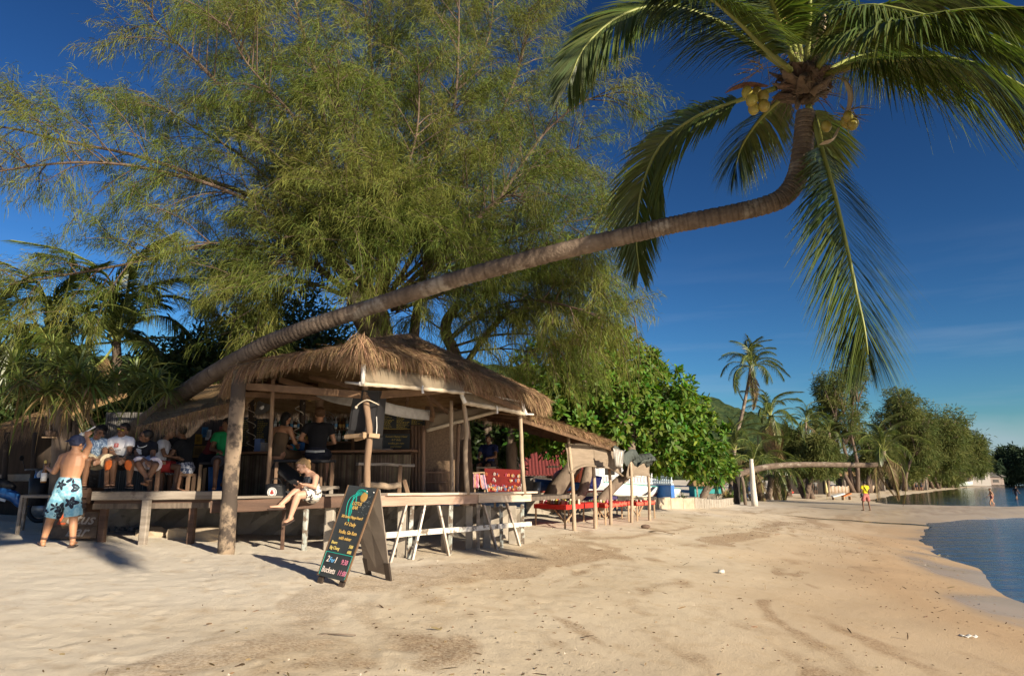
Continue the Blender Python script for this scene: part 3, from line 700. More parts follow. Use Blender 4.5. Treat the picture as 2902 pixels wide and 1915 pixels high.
    spathe([(2378, 360, 7.9), (2360, 395, 7.9), (2335, 405, 7.9), (2322, 410, 7.9)], 0.05, m_spathe_pale)
    for px, py, Y, r in [(2117, 262, 7.85, .075), (2131, 284, 7.8, .082), (2162, 275, 7.85, .082), (2136, 308, 7.85, .078), (2165, 300, 7.8, .08), (2143, 262, 8.0, .075), (2404, 332, 7.85, .07), (2417, 352, 7.85, .075), (2396, 346, 8.0, .07), (2412, 345, 7.95, .07), (2342, 358, 8.05, .07)]:
        mb = MB(); a = Vector((rnd.uniform(-.4, .4), rnd.uniform(-.4, .4), 1)).normalized(); b = a.orthogonal().normalized(); c = a.cross(b)
        mb.ell(P(px, py, Y), (r * 0.9, r * 0.9, r * 1.12), (b, c, a), 16, 12)
        mb.build('coconut', m_nut, root, True)
    return root
make_great_palm()

# ---------------- casuarinas
def tree_skeleton(limbs, r0, rnd_, nsec=20, nter=6, seclen=(1.2, 2.8), terlen=(0.5, 1.1), up=0.25, start=0.22, droop=0.35, spread=0.9, lw=0.50):
    """limbs: list of point lists. returns wood MB, and arrays of twig (point, direction) for foliage"""
    wood = MB(); tw = []
    for L_, rad, *dn in limbs:
        c = catmull(L_, 26); m = len(c) - 1
        ln = sum((c[i + 1] - c[i]).length for i in range(m))
        wood.tube(c, [rad * lw * (1 - 0.88 * i / m) + 0.006 for i in range(m + 1)], 8 if rad > 0.05 else 6, wob=0.06)
        k = max(4, int(nsec * ln / 6 * (dn[0] if dn else 1)))
        for s in range(k):
            t = start + (1 - start) * (s + rnd_.random()) / k
            i = min(int(t * m), m - 1); p = c[i].lerp(c[i + 1], t * m - i); T = (c[min(i + 2, m)] - c[max(i - 1, 0)]).normalized()
            rv = Vector((rnd_.gauss(0, 1), rnd_.gauss(0, 1), rnd_.gauss(0, 1))); side = (rv - T * rv.dot(T)).normalized()
            d = (T * 0.7 + side * spread + Vector((0, 0, up))).normalized()
            l = rnd_.uniform(*seclen) * (1.1 - 0.5 * t)
            q = [p, p + d * l * 0.5 + Vector((0, 0, 0.02)), p + d * l + Vector((0, 0, -droop * l * 0.35))]
            cc = catmull(q, 6)
            wood.tube(cc, [0.017 * (1 - 0.8 * j / 6) + 0.003 for j in range(7)], 4, caps=False)
            for u in range(nter):
                tt = 0.25 + 0.75 * (u + rnd_.random()) / nter; j = min(int(tt * 6), 5); pp = cc[j].lerp(cc[j + 1], tt * 6 - j)
                rv = Vector((rnd_.gauss(0, 1), rnd_.gauss(0, 1), rnd_.gauss(0, .7))); dd = (d * 0.8 + rv.normalized() * 0.85).normalized()
                tl = rnd_.uniform(*terlen)
                e = pp + dd * tl + Vector((0, 0, -0.18 * tl))
                wood.tube([pp, pp.lerp(e, .5) + Vector((0, 0, .04 * tl)), e], [0.007, 0.005, 0.003], 3, caps=False)
                tw.append((pp, e))
    return wood, tw

def needle_foliage(tw, per, ln=(0.22, 0.48), w=0.017, sag=0.8, jit=0.10):
    a = np.array([tuple(p) for p, e in tw]); b = np.array([tuple(e) for p, e in tw]); n = len(tw)
    t = rng.random((n, per)) ** 0.8
    p = (a[:, None] * (1 - t[..., None]) + b[:, None] * t[..., None]).reshape(-1, 3) + rng.normal(0, jit, (n * per, 3)) * 0.4
    d = np.repeat((b - a)[:, None], per, 1).reshape(-1, 3); d = nrm(d) * 0.75 + rng.normal(0, 0.50, (n * per, 3)); d[:, 2] -= 0.15
    return strands(p, d, rng.uniform(ln[0], ln[1], n * per), w * rng.uniform(0.7, 1.3, n * per), sag * rng.uniform(0.5, 1.3, n * per), 2, prof=[0.8, 1.0, 0.2])

def make_great_casuarina():
    B = P(1085, 1180, 17.5); B.z = gz(B.x, B.y) - 0.1
    root = thing('casuarina_tree', 'giant feathery casuarina with many fanning limbs rising behind the thatched bar', 'tree', B)
    F0 = P(1060, 900, 17.5); F1 = P(1030, 830, 17.3)
    tr = MB(); tr.tube(catmull([B, P(1075, 1050, 17.5), F0, F1], 30), [0.55, 0.5, 0.46, 0.44, 0.42] + [0.40] * 26, 16, wob=0.05)
    tr.tube(catmull([P(1150, 1440, 17.8), P(1170, 1000, 17.9), P(1185, 860, 17.9), P(1215, 700, 18.2), P(1235, 560, 18.5)], 20), [0.21 - 0.0098 * i for i in range(21)], 10, wob=0.06)
    tr.tube(catmull([P(1085, 1020, 17.2), P(1040, 930, 16.9), P(1012, 880, 16.7), P(1004, 845, 16.6)], 12), [0.24] * 8 + [.2] * 5, 10, wob=0.06)
    tr.build('trunk', m_bark_cas, root, True)
    sc = MB(); sc.tube(catmull([P(1018, 862, 16.5), P(1006, 832, 16.42), P(1000, 806, 16.4)], 8), [0.12, .15, .16, .16, .15, .14, .12, .1, .05], 10, wob=0.1); sc.build('scar', m_bark_pale, root, True)
    def L(pts, r, dn=1.0): return ([P(*p) for p in pts], r, dn * (.68 if pts[-1][0] < 500 else 1.05))
    limbs = [
        L([(1030, 830, 17.0), (985, 640, 16.5), (930, 450, 16.3), (905, 250, 16.2), (850, 60, 16.2), (800, -150, 16.3)], 0.20),
        L([(1010, 800, 16.8), (880, 600, 16.2), (740, 400, 15.9), (620, 240, 15.6), (500, 120, 15.2), (420, 40, 15)], 0.15),
        L([(1000, 800, 17.2), (860, 650, 17.3), (720, 560, 17.2), (560, 500, 17), (380, 440, 16.8), (180, 400, 16.4), (0, 360, 16), (-160, 380, 15.8)], 0.15),
        L([(1000, 820, 16.9), (860, 660, 16.2), (640, 540, 15.6), (430, 480, 15.2), (240, 460, 14.8), (30, 480, 14.5), (-120, 520, 14.3)], 0.12),
        L([(990, 830, 17.2), (860, 730, 17.3), (700, 700, 17), (540, 705, 16.7), (400, 740, 16.4), (240, 770, 16), (60, 800, 15.7), (-60, 830, 15.5)], 0.12),
        L([(990, 840, 16.6), (900, 760, 16), (760, 690, 15.6), (600, 690, 15.3), (450, 720, 15)], 0.09),
        L([(980, 840, 17.8), (840, 790, 18.4), (700, 790, 18.8), (560, 830, 19)], 0.09),
        L([(985, 835, 16.4), (860, 800, 16), (760, 830, 15.7), (660, 880, 15.4)], 0.07),
        L([(1050, 820, 17.3), (1010, 600, 17.4), (1060, 350, 17.4), (1050, 150, 17.3), (1020, -60, 17.2)], 0.16),
        L([(1070, 840, 17.5), (1090, 620, 17.6), (1120, 400, 17.7), (1110, 180, 17.8), (1100, -60, 17.8)], 0.16),
        L([(1080, 850, 17.3), (1160, 640, 17), (1240, 470, 16.8), (1290, 280, 16.7), (1300, 80, 16.6), (1300, -100, 16.6)], 0.14),
        L([(1090, 860, 17.6), (1210, 660, 17.8), (1330, 480, 18), (1420, 320, 18), (1480, 160, 18), (1500, 20, 18)], 0.14),
        L([(1100, 860, 17.3), (1240, 720, 17), (1400, 580, 16.7), (1470, 480, 16.6), (1550, 370, 16.5), (1650, 290, 16.4), (1720, 270, 16.3)], 0.12, .7),
        L([(1100, 870, 17.4), (1260, 740, 17.3), (1420, 690, 17.1), (1540, 640, 16.9), (1640, 625, 16.7), (1720, 610, 16.5)], 0.10, .7),
        L([(1110, 880, 17.2), (1260, 800, 16.5), (1400, 750, 16), (1560, 690, 15.6), (1680, 690, 15.4)], 0.09),
        L([(1060, 840, 16.8), (1100, 720, 16), (1130, 560, 15.5), (1180, 380, 15.1), (1190, 200, 14.9)], 0.12),
        L([(1040, 830, 16.7), (990, 700, 15.8), (960, 540, 15.2), (830, 330, 14.7), (700, 180, 14.3), (640, 60, 14.1)], 0.12),
        L([(1050, 830, 16.7), (1050, 720, 15.8), (1010, 560, 15.1), (1000, 420, 14.7), (960, 300, 14.4), (960, 160, 14.2)], 0.11),
        L([(1080, 850, 16.8), (1200, 740, 16), (1330, 640, 15.4), (1420, 560, 15), (1500, 560, 14.8)], 0.10),
        L([(1030, 830, 16.6), (1010, 760, 15.6), (970, 690, 15.0), (930, 640, 14.7)], 0.06, 2.2),
        L([(1060, 840, 16.6), (1090, 770, 15.6), (1110, 690, 15.0), (1120, 620, 14.6)], 0.06, 2.2),
        L([(1090, 850, 16.8), (1190, 790, 15.8), (1270, 730, 15.2), (1330, 700, 14.8)], 0.06, 2.0),
        L([(1000, 830, 16.6), (920, 780, 15.6), (840, 740, 15.1), (780, 720, 14.8)], 0.06, 2.0),
        L([(1040, 830, 16.4), (1040, 740, 15.2), (1050, 640, 14.6), (1060, 560, 14.3)], 0.06, 2.2),
        L([(1030, 800, 18), (940, 560, 18.6), (800, 330, 19), (680, 120, 19.2), (600, -40, 19.3)], 0.14),
        L([(1080, 820, 18.2), (1180, 560, 19), (1250, 320, 19.4), (1380, 120, 19.6), (1400, -80, 19.7)], 0.14),
        L([(1000, 800, 18.2), (850, 600, 19), (680, 440, 19.4), (500, 330, 19.6), (400, 260, 19.6)], 0.12),
        L([(1100, 850, 18.2), (1300, 680, 18.8), (1480, 520, 19.2), (1640, 420, 19.4)], 0.11),
        L([(1120, 880, 18), (1300, 820, 18.2), (1500, 790, 18.2), (1640, 760, 18)], 0.10),
    ]
    wood, tw = tree_skeleton(limbs, 0.2, random.Random(3), nsec=27, nter=6, droop=0.45, start=.12)
    wood.build('branches', m_bark_cas, root, True)
    V, F = needle_foliage(tw, 74, ln=(0.09, 0.25), w=0.0108, jit=0.22, sag=.62)
    tag(obj('crown', npmesh('crown', V, F), root, True, m_needle), kind='stuff')
    # bare dead twigs near the fork
    d = MB(); r_ = random.Random(9)
    for k in range(26):
        p = P(1000 + r_.uniform(-60, 140), 830 + r_.uniform(-120, 40), 16.2 + r_.uniform(-.5, .8)); q = [p]
        v = Vector((r_.uniform(-1, .6), r_.uniform(-.6, .1), r_.uniform(-.3, .5))).normalized()
        for s in range(5): v = (v + Vector((r_.gauss(0, .25), r_.gauss(0, .25), r_.gauss(-.06, .25)))).normalized(); q.append(q[-1] + v * 0.32)
        d.tube(catmull(q, 10), [0.016 * (1 - .08 * i) for i in range(11)], 4)
    d.build('dead_twigs', m_twig, root, True)
    return root
make_great_casuarina()

def make_low_casuarina():
    B = P(1330, 1250, 19.5); B.z = gz(B.x, B.y) - 0.1
    root = thing('casuarina_tree', 'lower drooping casuarina hanging over the back corner of the thatched roof', 'tree', B)
    t = MB(); t.tube(catmull([B, P(1300, 1060, 19.3), P(1262, 930, 19), P(1300, 860, 18.6)], 16), [0.22 - 0.006 * i for i in range(17)], 10, wob=0.06)
    t.tube(catmull([P(1300, 1060, 19.3), P(1370, 960, 19), P(1420, 900, 18.6)], 12), 0.09, 8, wob=.05); t.build('trunk', m_bark_cas, root, True)
    def L(pts, r): return ([P(*p) for p in pts], r)
    limbs = [
        L([(1280, 960, 18.8), (1380, 880, 17.6), (1500, 850, 16.6), (1620, 870, 15.9), (1700, 900, 15.6)], 0.08),
        L([(1300, 900, 18.6), (1440, 800, 18), (1560, 780, 17.5), (1680, 830, 17), (1800, 900, 16.6)], 0.08),
        L([(1290, 980, 18.6), (1400, 950, 18.0), (1520, 950, 17.4), (1620, 990, 17.0)], 0.07),
        L([(1300, 1000, 18.8), (1380, 990, 18.4), (1460, 990, 18.0), (1540, 1010, 17.6)], 0.06),
        L([(1260, 940, 18.8), (1200, 900, 18), (1150, 880, 17.4), (1100, 900, 17)], 0.05),
        L([(1330, 900, 18.8), (1480, 900, 19), (1600, 950, 19), (1680, 1000, 18.8)], 0.06),
        L([(1290, 900, 18.8), (1360, 840, 19), (1460, 820, 19.2), (1560, 850, 19.2), (1640, 900, 19)], 0.06),
        L([(1280, 950, 18.4), (1330, 910, 17.6), (1380, 910, 17), (1430, 930, 16.6)], 0.05),
        L([(1250, 930, 18.6), (1280, 880, 17.6), (1330, 870, 16.8), (1380, 890, 16.2)], 0.05),
    ]
    wood, tw = tree_skeleton(limbs, 0.2, random.Random(8), nsec=18, nter=6, droop=.6, up=0.25, seclen=(0.8, 1.7), start=0.3)
    wood.build('branches', m_bark_cas, root, True)
    V, F = needle_foliage(tw, 54, ln=(0.09, 0.25), w=0.011, sag=.8, jit=0.2)
    tag(obj('crown', npmesh('crown', V, F), root, True, m_needle), kind='stuff')
make_low_casuarina()
# ---------------- pandanus by the bar
def blade_mesh(n=46, L=(0.8, 1.5), w=0.055, seed=1, dry=0.0, down=0.0):
    g = np.random.default_rng(seed)
    a = np.arange(n) * 2.399; t = np.linspace(0, 1, n)          # youngest upright, oldest hanging
    el = R(84) - R(112) * t + g.normal(0, 0.12, n) - down
    D = np.stack([np.cos(a) * np.cos(el), np.sin(a) * np.cos(el), np.sin(el)], -1)
    ln = g.uniform(L[0], L[1], n) * (0.6 + 0.4 * np.sin(np.pi * (0.15 + 0.75 * t)))
    side = np.cross(D, [0, 0, 1.0]) + g.normal(0, 0.15, (n, 3))
    V, F = strands(D * 0.04, D, ln, w * g.uniform(0.7, 1.1, n), 0.35 + 0.45 * g.random(n), 5, side=side, prof=[1.0, 1.0, 0.9, 0.7, 0.45, 0.05])
    return npmesh('leaf_rosette', V, F)

def make_pandanus():
    B = P(165, 1505, 12.0); B.z = gz(B.x, B.y) - 0.05
    root = thing('pandanus_tree', 'old pandanus with stilt roots and a skirt of strap leaves beside the bar', 'tree', B)
    top = P(175, 1150, 12.0)
    t = MB(); t.tube(catmull([B, P(168, 1350, 12), P(176, 1240, 12), top], 14), 0.14, 12, wob=0.08)
    t.tube(catmull([P(180, 1210, 12), P(210, 1120, 11.9), P(250, 1090, 11.7)], 8), 0.07, 8)
    t.tube(catmull([P(178, 1200, 12), P(120, 1110, 11.8), P(80, 1085, 11.6)], 8), 0.07, 8)
    t.build('trunk', m_bark_grey, root, True)
    r_ = random.Random(4)
    for k in range(16):
        a = r_.uniform(0, 6.28); x = math.cos(a) * r_.uniform(.1, .26); y = math.sin(a) * r_.uniform(.1, .26)
        z1 = r_.uniform(1.0, 2.1); mb = MB()
        mb.tube(catmull([B + Vector((x * 1.5, y * 1.5, 0.0)), B + Vector((x * 1.2, y * 1.2, z1 * .5)), B + Vector((x * .4, y * .4, z1))], 8), 0.028, 6)
        mb.build('stilt_root', m_bark_grey, root, True)
    # the forked grey limb towards the seated men
    lm = MB(); lm.tube(catmull([P(272, 1212, 12.2), P(250, 1180, 12.2), P(235, 1160, 12.1), P(228, 1125, 12.0)], 10), 0.035, 7)
    lm.tube(catmull([P(247, 1172, 12.2), P(258, 1150, 12.1), P(272, 1110, 12.0)], 8), 0.025, 7); lm.build('limb', m_bark_grey, root, True)
    meshes = [blade_mesh(54, (0.62, 1.1), 0.052, s) for s in (1, 2, 3)]; dry = [blade_mesh(20, (0.55, 0.95), 0.04, s, down=0.9) for s in (7, 8)]
    for me in meshes: me.materials.append(m_pandan)
    for me in dry: me.name = 'dead_leaves'; me.materials.append(m_pandan_dry)
    heads = [(60, 1080, 11.6), (110, 1050, 11.8), (165, 1030, 12.0), (215, 1060, 11.6), (260, 1090, 11.5), (130, 1110, 11.2), (190, 1115, 11.2), (75, 1130, 11.9), (290, 1100, 12), (230, 1010, 12.3), (150, 980, 12.5), (40, 1040, 12.2), (330, 1075, 12.0), (400, 1100, 12.4), (440, 1080, 12.2), (475, 1110, 12.2), (390, 1060, 12.8)]
    for k, (px, py, Y) in enumerate(heads):
        o = bpy.data.objects.new('leaf_rosette', meshes[k % 3]); COL.objects.link(o); o.parent = root
        o.location = P(px, py, Y) - root.location; o.rotation_euler = (r_.uniform(-.35, .35), r_.uniform(-.35, .35), r_.uniform(0, 6)); s = r_.uniform(0.65, 0.95); o.scale = (s, s, s)
        if k < 7:
            d = bpy.data.objects.new('dead_leaves', dry[k % 2]); COL.objects.link(d); d.parent = root
            d.location = o.location - Vector((0, 0, 0.05)); d.rotation_euler = (0, 0, r_.uniform(0, 6)); d.scale = (s, s, s)
make_pandanus()

# ---------------- generic coconut palms (shared frond shapes)
def frond_local(L=3.4, rise=0.5, drop=1.0, seed=0, lmax=0.75, n=64, w=0.05, sag=0.6, seg=2):
    pts = [Vector((0, 0, 0)), Vector((L * .25, 0, rise * .8)), Vector((L * .55, 0, rise)), Vector((L * .82, 0, rise - drop * .4)), Vector((L, 0, rise - drop))]
    (V, F), c = frond_arrays(pts, n=n, lmax=lmax, w=w, sag=sag, seg=seg)
    mb = MB(); idx = list(range(0, 121, 12)); mb.tube([c[i] for i in idx], [0.035 * (1 - .9 * i / 120) + .004 for i in idx], 5)
    return npmesh('frond', V, F), mb.mesh('midrib')
FR = [frond_local(3.4, .7, 1.2, 1), frond_local(3.6, .35, 2.0, 2), frond_local(3.2, 1.0, .7, 3), frond_local(3.0, -0.4, 2.4, 4, sag=0.9)]
for k, (a, b) in enumerate(FR):
    a.materials.append(m_frond if k < 3 else m_frond_old); b.materials.append(m_midrib)

def palm(label, path, r0, r1, size, nf, seed, group=None, els=(-0.5, 1.2), old=4, name='coconut_palm', azr=(0, 6.283)):
    r_ = random.Random(seed); B = path[0]
    root = thing(name, label, 'palm tree', B, 0, group)
    n = 60; ringed_trunk(path, [r0, lerp(r0, r1, .5), r1], n, 9, 0.12, 0.06).build('trunk', m_bark_palm, root, True)
    top = path[-1] - B; T = (path[-1] - path[-2]).normalized()
    for k in range(nf + old):
        dead = k >= nf
        i = 3 if dead else r_.randrange(3)
        el = r_.uniform(-1.0, -0.5) if dead else lerp(els[1], els[0], (k + r_.random()) / nf)
        az = azr[0] + (azr[1] - azr[0]) * ((k * 0.618 + r_.uniform(-.04, .04)) % 1.0)
        f = bpy.data.objects.new('frond', FR[i][1]); COL.objects.link(f); f.parent = root
        f.location = top; f.rotation_euler = (r_.uniform(-.3, .3), -el, az); s = size * r_.uniform(.85, 1.1); f.scale = (s, s, s)
        m = bpy.data.objects.new('leaflets', FR[i][0]); COL.objects.link(m); m.parent = f; m['kind'] = 'stuff'
    return root

def base(px, py, Y):
    p = P(px, py, Y); p.z = gz(p.x, p.y) - 0.1; return p

palm('coconut palm with upright fronds standing behind the pandanus', [base(160, 1400, 19), P(150, 1150, 19), P(140, 985, 19)], .17, .12, 0.95, 17, 1, els=(-.5, 1.3), old=3)
palm('coconut palm whose crown shows between the pandanus and the leaning trunk', [base(340, 1400, 20), P(335, 1150, 20), P(330, 970, 20)], .17, .12, 1.0, 18, 2, els=(-.5, 1.3), old=3)
palm('young coconut palm cut by the picture edge behind the thatched shack', [base(-40, 1400, 18), P(-30, 1200, 18), P(-20, 1020, 18)], .15, .12, 0.9, 14, 3, old=2)

# ---------------- dense leafy bushes and trees
def leaf_clusters(lobes, n, leaf=(0.10, 0.20), w=0.09, per=9, seed=1, shell=0.75):
    """leaves spread in tufts through ellipsoid lobes (centre, radii): returns tuft centres, axes"""
    g = np.random.default_rng(seed); vol = np.array([r[0] * r[1] + r[1] * r[2] + r[0] * r[2] for c, r in lobes]); vol = vol / vol.sum()
    pick = g.choice(len(lobes), n, p=vol)
    d = nrm(g.normal(size=(n, 3))); rad = shell + (1 - shell) * g.random(n) ** 0.5 * g.choice([1, 1, 1.06], n)
    c = np.array([tuple(lobes[i][0]) for i in pick]); r = np.array([lobes[i][1] for i in pick])
    return c + d * r * rad[:, None], nrm(d / r)

def leaf_mass(C, A, per=9, leaf=(0.10, 0.20), w=0.09, seed=1, droop=0.3, jit=0.0, seg=2):
    g = np.random.default_rng(seed); n = len(C)
    p = np.repeat(C, per, 0) + g.normal(0, jit, (n * per, 3)) if jit else np.repeat(C, per, 0)
    ax = np.repeat(nrm(A + np.array([0, 0, 0.5])), per, 0)
    D = nrm(ax * 0.55 + g.normal(0, 0.75, (n * per, 3)))
    side = np.cross(D, ax) + g.normal(0, 0.3, (n * per, 3))
    return strands(p, D, g.uniform(leaf[0], leaf[1], n * per), w * g.uniform(.7, 1.2, n * per), droop, seg, side=side, prof=[0.35, 1.0, 0.3] if seg == 2 else [0.3, 0.9, 1.0, 0.35])

def bush(name, label, cat, lobes, n, mat, trunk=None, leaf=(0.12, 0.24), w=0.08, per=8, seed=1, group=None, shell=0.5, bark=None, jit=0.15):
    c0 = lobes[0][0]; B = Vector((c0.x, c0.y, gz(c0.x, c0.y) - .05))
    root = thing(name, label, cat, B, 0, group)
    t = MB()
    for k, (c, r) in enumerate(lobes[:7]):
        s = B + Vector((rnd.uniform(-.25, .25), rnd.uniform(-.25, .25), 0)); m = s.lerp(c, .5) + Vector((rnd.uniform(-.3, .3), rnd.uniform(-.3, .3), .2))
        t.tube(catmull([s, m, c], 8), [(trunk or .09) * (1 - .08 * i) for i in range(9)], 7, wob=.06)
    t.build('trunk', bark or m_bark_grey, root, True)
    C, A = leaf_clusters(lobes, n, seed=seed, shell=shell)
    V, F = leaf_mass(C, A, per, leaf, w, seed, jit=jit)
    tag(obj('crown', npmesh('crown', V, F), root, True, mat), kind='stuff')
    return root

def lobe(px, py, Y, rx, ry, rz): return (P(px, py, Y), (rx, ry, rz))
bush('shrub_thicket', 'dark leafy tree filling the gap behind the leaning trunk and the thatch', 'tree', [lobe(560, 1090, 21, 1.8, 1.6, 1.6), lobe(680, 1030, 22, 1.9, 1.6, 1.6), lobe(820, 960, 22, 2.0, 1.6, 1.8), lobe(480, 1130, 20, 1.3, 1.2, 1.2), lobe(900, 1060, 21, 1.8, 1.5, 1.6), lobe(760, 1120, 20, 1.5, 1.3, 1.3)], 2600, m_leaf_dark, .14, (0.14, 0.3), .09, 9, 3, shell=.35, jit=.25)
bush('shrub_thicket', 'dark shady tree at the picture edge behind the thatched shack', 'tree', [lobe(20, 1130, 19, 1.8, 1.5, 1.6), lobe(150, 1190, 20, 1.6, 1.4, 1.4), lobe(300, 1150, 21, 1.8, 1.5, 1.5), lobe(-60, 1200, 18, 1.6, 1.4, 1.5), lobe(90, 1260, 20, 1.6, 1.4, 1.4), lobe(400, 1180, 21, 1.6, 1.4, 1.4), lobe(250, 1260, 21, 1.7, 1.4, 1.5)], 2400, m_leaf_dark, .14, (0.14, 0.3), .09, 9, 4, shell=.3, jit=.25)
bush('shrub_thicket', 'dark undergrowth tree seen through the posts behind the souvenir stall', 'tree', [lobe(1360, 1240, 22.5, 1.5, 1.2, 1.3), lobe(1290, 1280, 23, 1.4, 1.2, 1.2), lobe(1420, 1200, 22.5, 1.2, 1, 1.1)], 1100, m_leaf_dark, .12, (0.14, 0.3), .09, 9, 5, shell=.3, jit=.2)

# ---------------- the glossy broad-leaved beach tree
def make_almond():
    B = P(1610, 1445, 21.5); B.z = gz(B.x, B.y) - 0.1
    root = thing('sea_almond_tree', 'glossy broad-leaved beach tree with thick leaning trunks behind the red stalls', 'tree', B)
    t = MB()
    t.tube(catmull([P(1560, 1448, 21), P(1572, 1400, 21), P(1605, 1350, 21), P(1640, 1290, 21.4), P(1660, 1200, 22)], 16), [.36, .34, .33, .31, .3, .29, .28, .27, .26, .25, .25, .24, .24, .22, .2, .18, .15], 12, wob=.07)
    t.tube(catmull([P(1590, 1440, 20.5), P(1625, 1420, 20.4), P(1652, 1390, 20.4), P(1662, 1350, 20.5), P(1675, 1300, 21), P(1690, 1220, 22)], 14), .15, 10, wob=.08)
    t.tube(catmull([P(1695, 1440, 20.5), P(1712, 1408, 20.6), P(1745, 1372, 20.8), P(1775, 1345, 21), P(1785, 1310, 21.3), P(1790, 1240, 22)], 14), .15, 10, wob=.08)
    t.tube(catmull([P(1405, 1420, 21.5), P(1395, 1300, 21.5), P(1380, 1180, 21.6), P(1420, 1080, 22)], 10), .16, 9, wob=.08)
    t.tube(catmull([P(1455, 1420, 21), P(1450, 1300, 21), P(1455, 1220, 21), P(1500, 1120, 22)], 10), .17, 9, wob=.08)
    r_ = random.Random(5)
    for k in range(34):
        a = P(r_.choice([1650, 1690, 1780, 1500, 1400]), 1230, 22); e = P(*r_.choice([(1740, 1000, 23), (1800, 1060, 23), (1660, 1080, 22), (1870, 1120, 23), (1930, 1180, 23.5), (1760, 1160, 22), (1860, 1240, 22.5), (1560, 1150, 22), (1640, 1180, 22), (1560, 1050, 23)])) + Vector((r_.uniform(-.5, .5), r_.uniform(-.5, .5), r_.uniform(-.4, .3)))
        t.tube(catmull([a, a.lerp(e, .5) + Vector((0, 0, .4)), e], 8), [.09 - .008 * i for i in range(9)], 6)
    t.build('trunk', m_bark_grey, root, True)
    lobes = [lobe(1740, 1010, 23, 1.15, 1.2, 1.0), lobe(1800, 1060, 23, 1.1, 1.3, 1.0), lobe(1660, 1080, 22, 1.3, 1.2, 1.1), lobe(1870, 1120, 23, 1.2, 1.3, 1.1), lobe(1930, 1180, 23.5, 1.1, 1.2, 1.0), lobe(1980, 1250, 23.5, 1.0, 1.2, 1.0),
             lobe(1760, 1160, 22, 1.4, 1.3, 1.2), lobe(1860, 1240, 22.5, 1.3, 1.2, 1.1), lobe(1960, 1290, 23.5, 1.1, 1.1, 0.7), lobe(1640, 1180, 22, 1.2, 1.1, 1.0), lobe(1560, 1150, 22, 1.2, 1.1, .9), lobe(1700, 1240, 21.8, .9, 1, .6), lobe(1510, 1230, 21.5, .9, .9, .6), lobe(1590, 1260, 21.5, .8, .9, .5),
             lobe(1820, 1275, 22.6, 1.0, 1, .4), lobe(1900, 1300, 23.8, 1.1, 1, .45), lobe(2020, 1325, 25.5, .8, .9, .55), lobe(1560, 1040, 23, 1.4, 1.2, 1.2), lobe(1690, 960, 23.5, .8, .9, .7)]
    C, A = leaf_clusters(lobes, 2150, seed=6, shell=0.55)
    g = np.random.default_rng(3)
    # the tufts that show largest are pieces of their own
    meshes = []
    for s in range(4):
        n = 13; a = np.arange(n) * 2.4; el = R(75) - R(95) * np.linspace(0, 1, n) + g.normal(0, .12, n)
        D = np.stack([np.cos(a) * np.cos(el), np.sin(a) * np.cos(el), np.sin(el)], -1)
        V, F = strands(D * .03, D, g.uniform(.22, .36, n), g.uniform(.10, .15, n), .25, 3, side=np.cross(D, [0, 0, 1.]) + g.normal(0, .15, (n, 3)), prof=[.2, .75, 1.0, .35])
        me = npmesh('leaf_cluster', V, F); me.materials.append(m_leaf); meshes.append(me)
    front = np.argsort(C[:, 1] * 0.5 - A[:, 2] * 1.2 + A[:, 1] * 2.2)
    for k in front[:290]:
        o = bpy.data.objects.new('leaf_cluster', meshes[k % 4]); COL.objects.link(o); o.parent = root
        o.location = Vector(C[k]) - root.location; ax = Vector(A[k]) + Vector((0, -.1, .75)); o.rotation_mode = 'QUATERNION'
        o.rotation_quaternion = ax.to_track_quat('Z', 'Y') @ Quaternion((0, 0, 1), g.uniform(0, 6.28)); s = g.uniform(.62, 1.0); o.scale = (s, s, s)
    rest = front[290:]
    V, F = leaf_mass(C[rest], A[rest], 11, (.15, .28), .095, 5, .25, 0.05, 3)
    tag(obj('foliage', npmesh('foliage', V, F), root, True, m_leaf), kind='stuff')
make_almond()

# ---------------- palms and trees further along the beach
palm('tall thin coconut palm with a pale bent stem rising alone against the sky', [base(2065, 1395, 60), P(2085, 1250, 60), P(2104, 1170, 60), P(2122, 1080, 60), P(2127, 1040, 60)], .17, .12, .92, 26, 11, els=(-.9, 1.35), old=2)
palm('shorter coconut palm with a skirt of dead fronds below the tall one', [base(2205, 1395, 62), P(2195, 1300, 62), P(2184, 1180, 62)], .26, .2, 1.0, 20, 12, els=(-.6, 1.1), old=9)
palm('slim coconut palm in front of the dark trees', [base(2290, 1385, 75), P(2287, 1300, 75), P(2283, 1195, 75)], .2, .14, .85, 16, 13, els=(-.7, 1.2), old=2)
palm('coconut palm half hidden by the broad-leaved tree', [base(2090, 1395, 58), P(2085, 1330, 58), P(2080, 1275, 58)], .2, .15, 1.05, 16, 14, els=(-.3, 1.2), old=4)
palm('low coconut palm arching over the beach beside the white post', [base(2160, 1402, 52), P(2150, 1360, 52), P(2138, 1320, 52)], .2, .16, .95, 15, 15, els=(-.5, .8), old=5)
palm('stubby coconut palm with yellow drooping fronds', [base(2175, 1395, 56), P(2186, 1360, 56), P(2196, 1325, 56)], .26, .2, .8, 12, 16, els=(-.7, .4), old=6)
palm('small coconut palm above the dark treetops', [base(2345, 1380, 80), P(2348, 1300, 80), P(2350, 1225, 80)], .2, .14, .8, 13, 17, old=2)

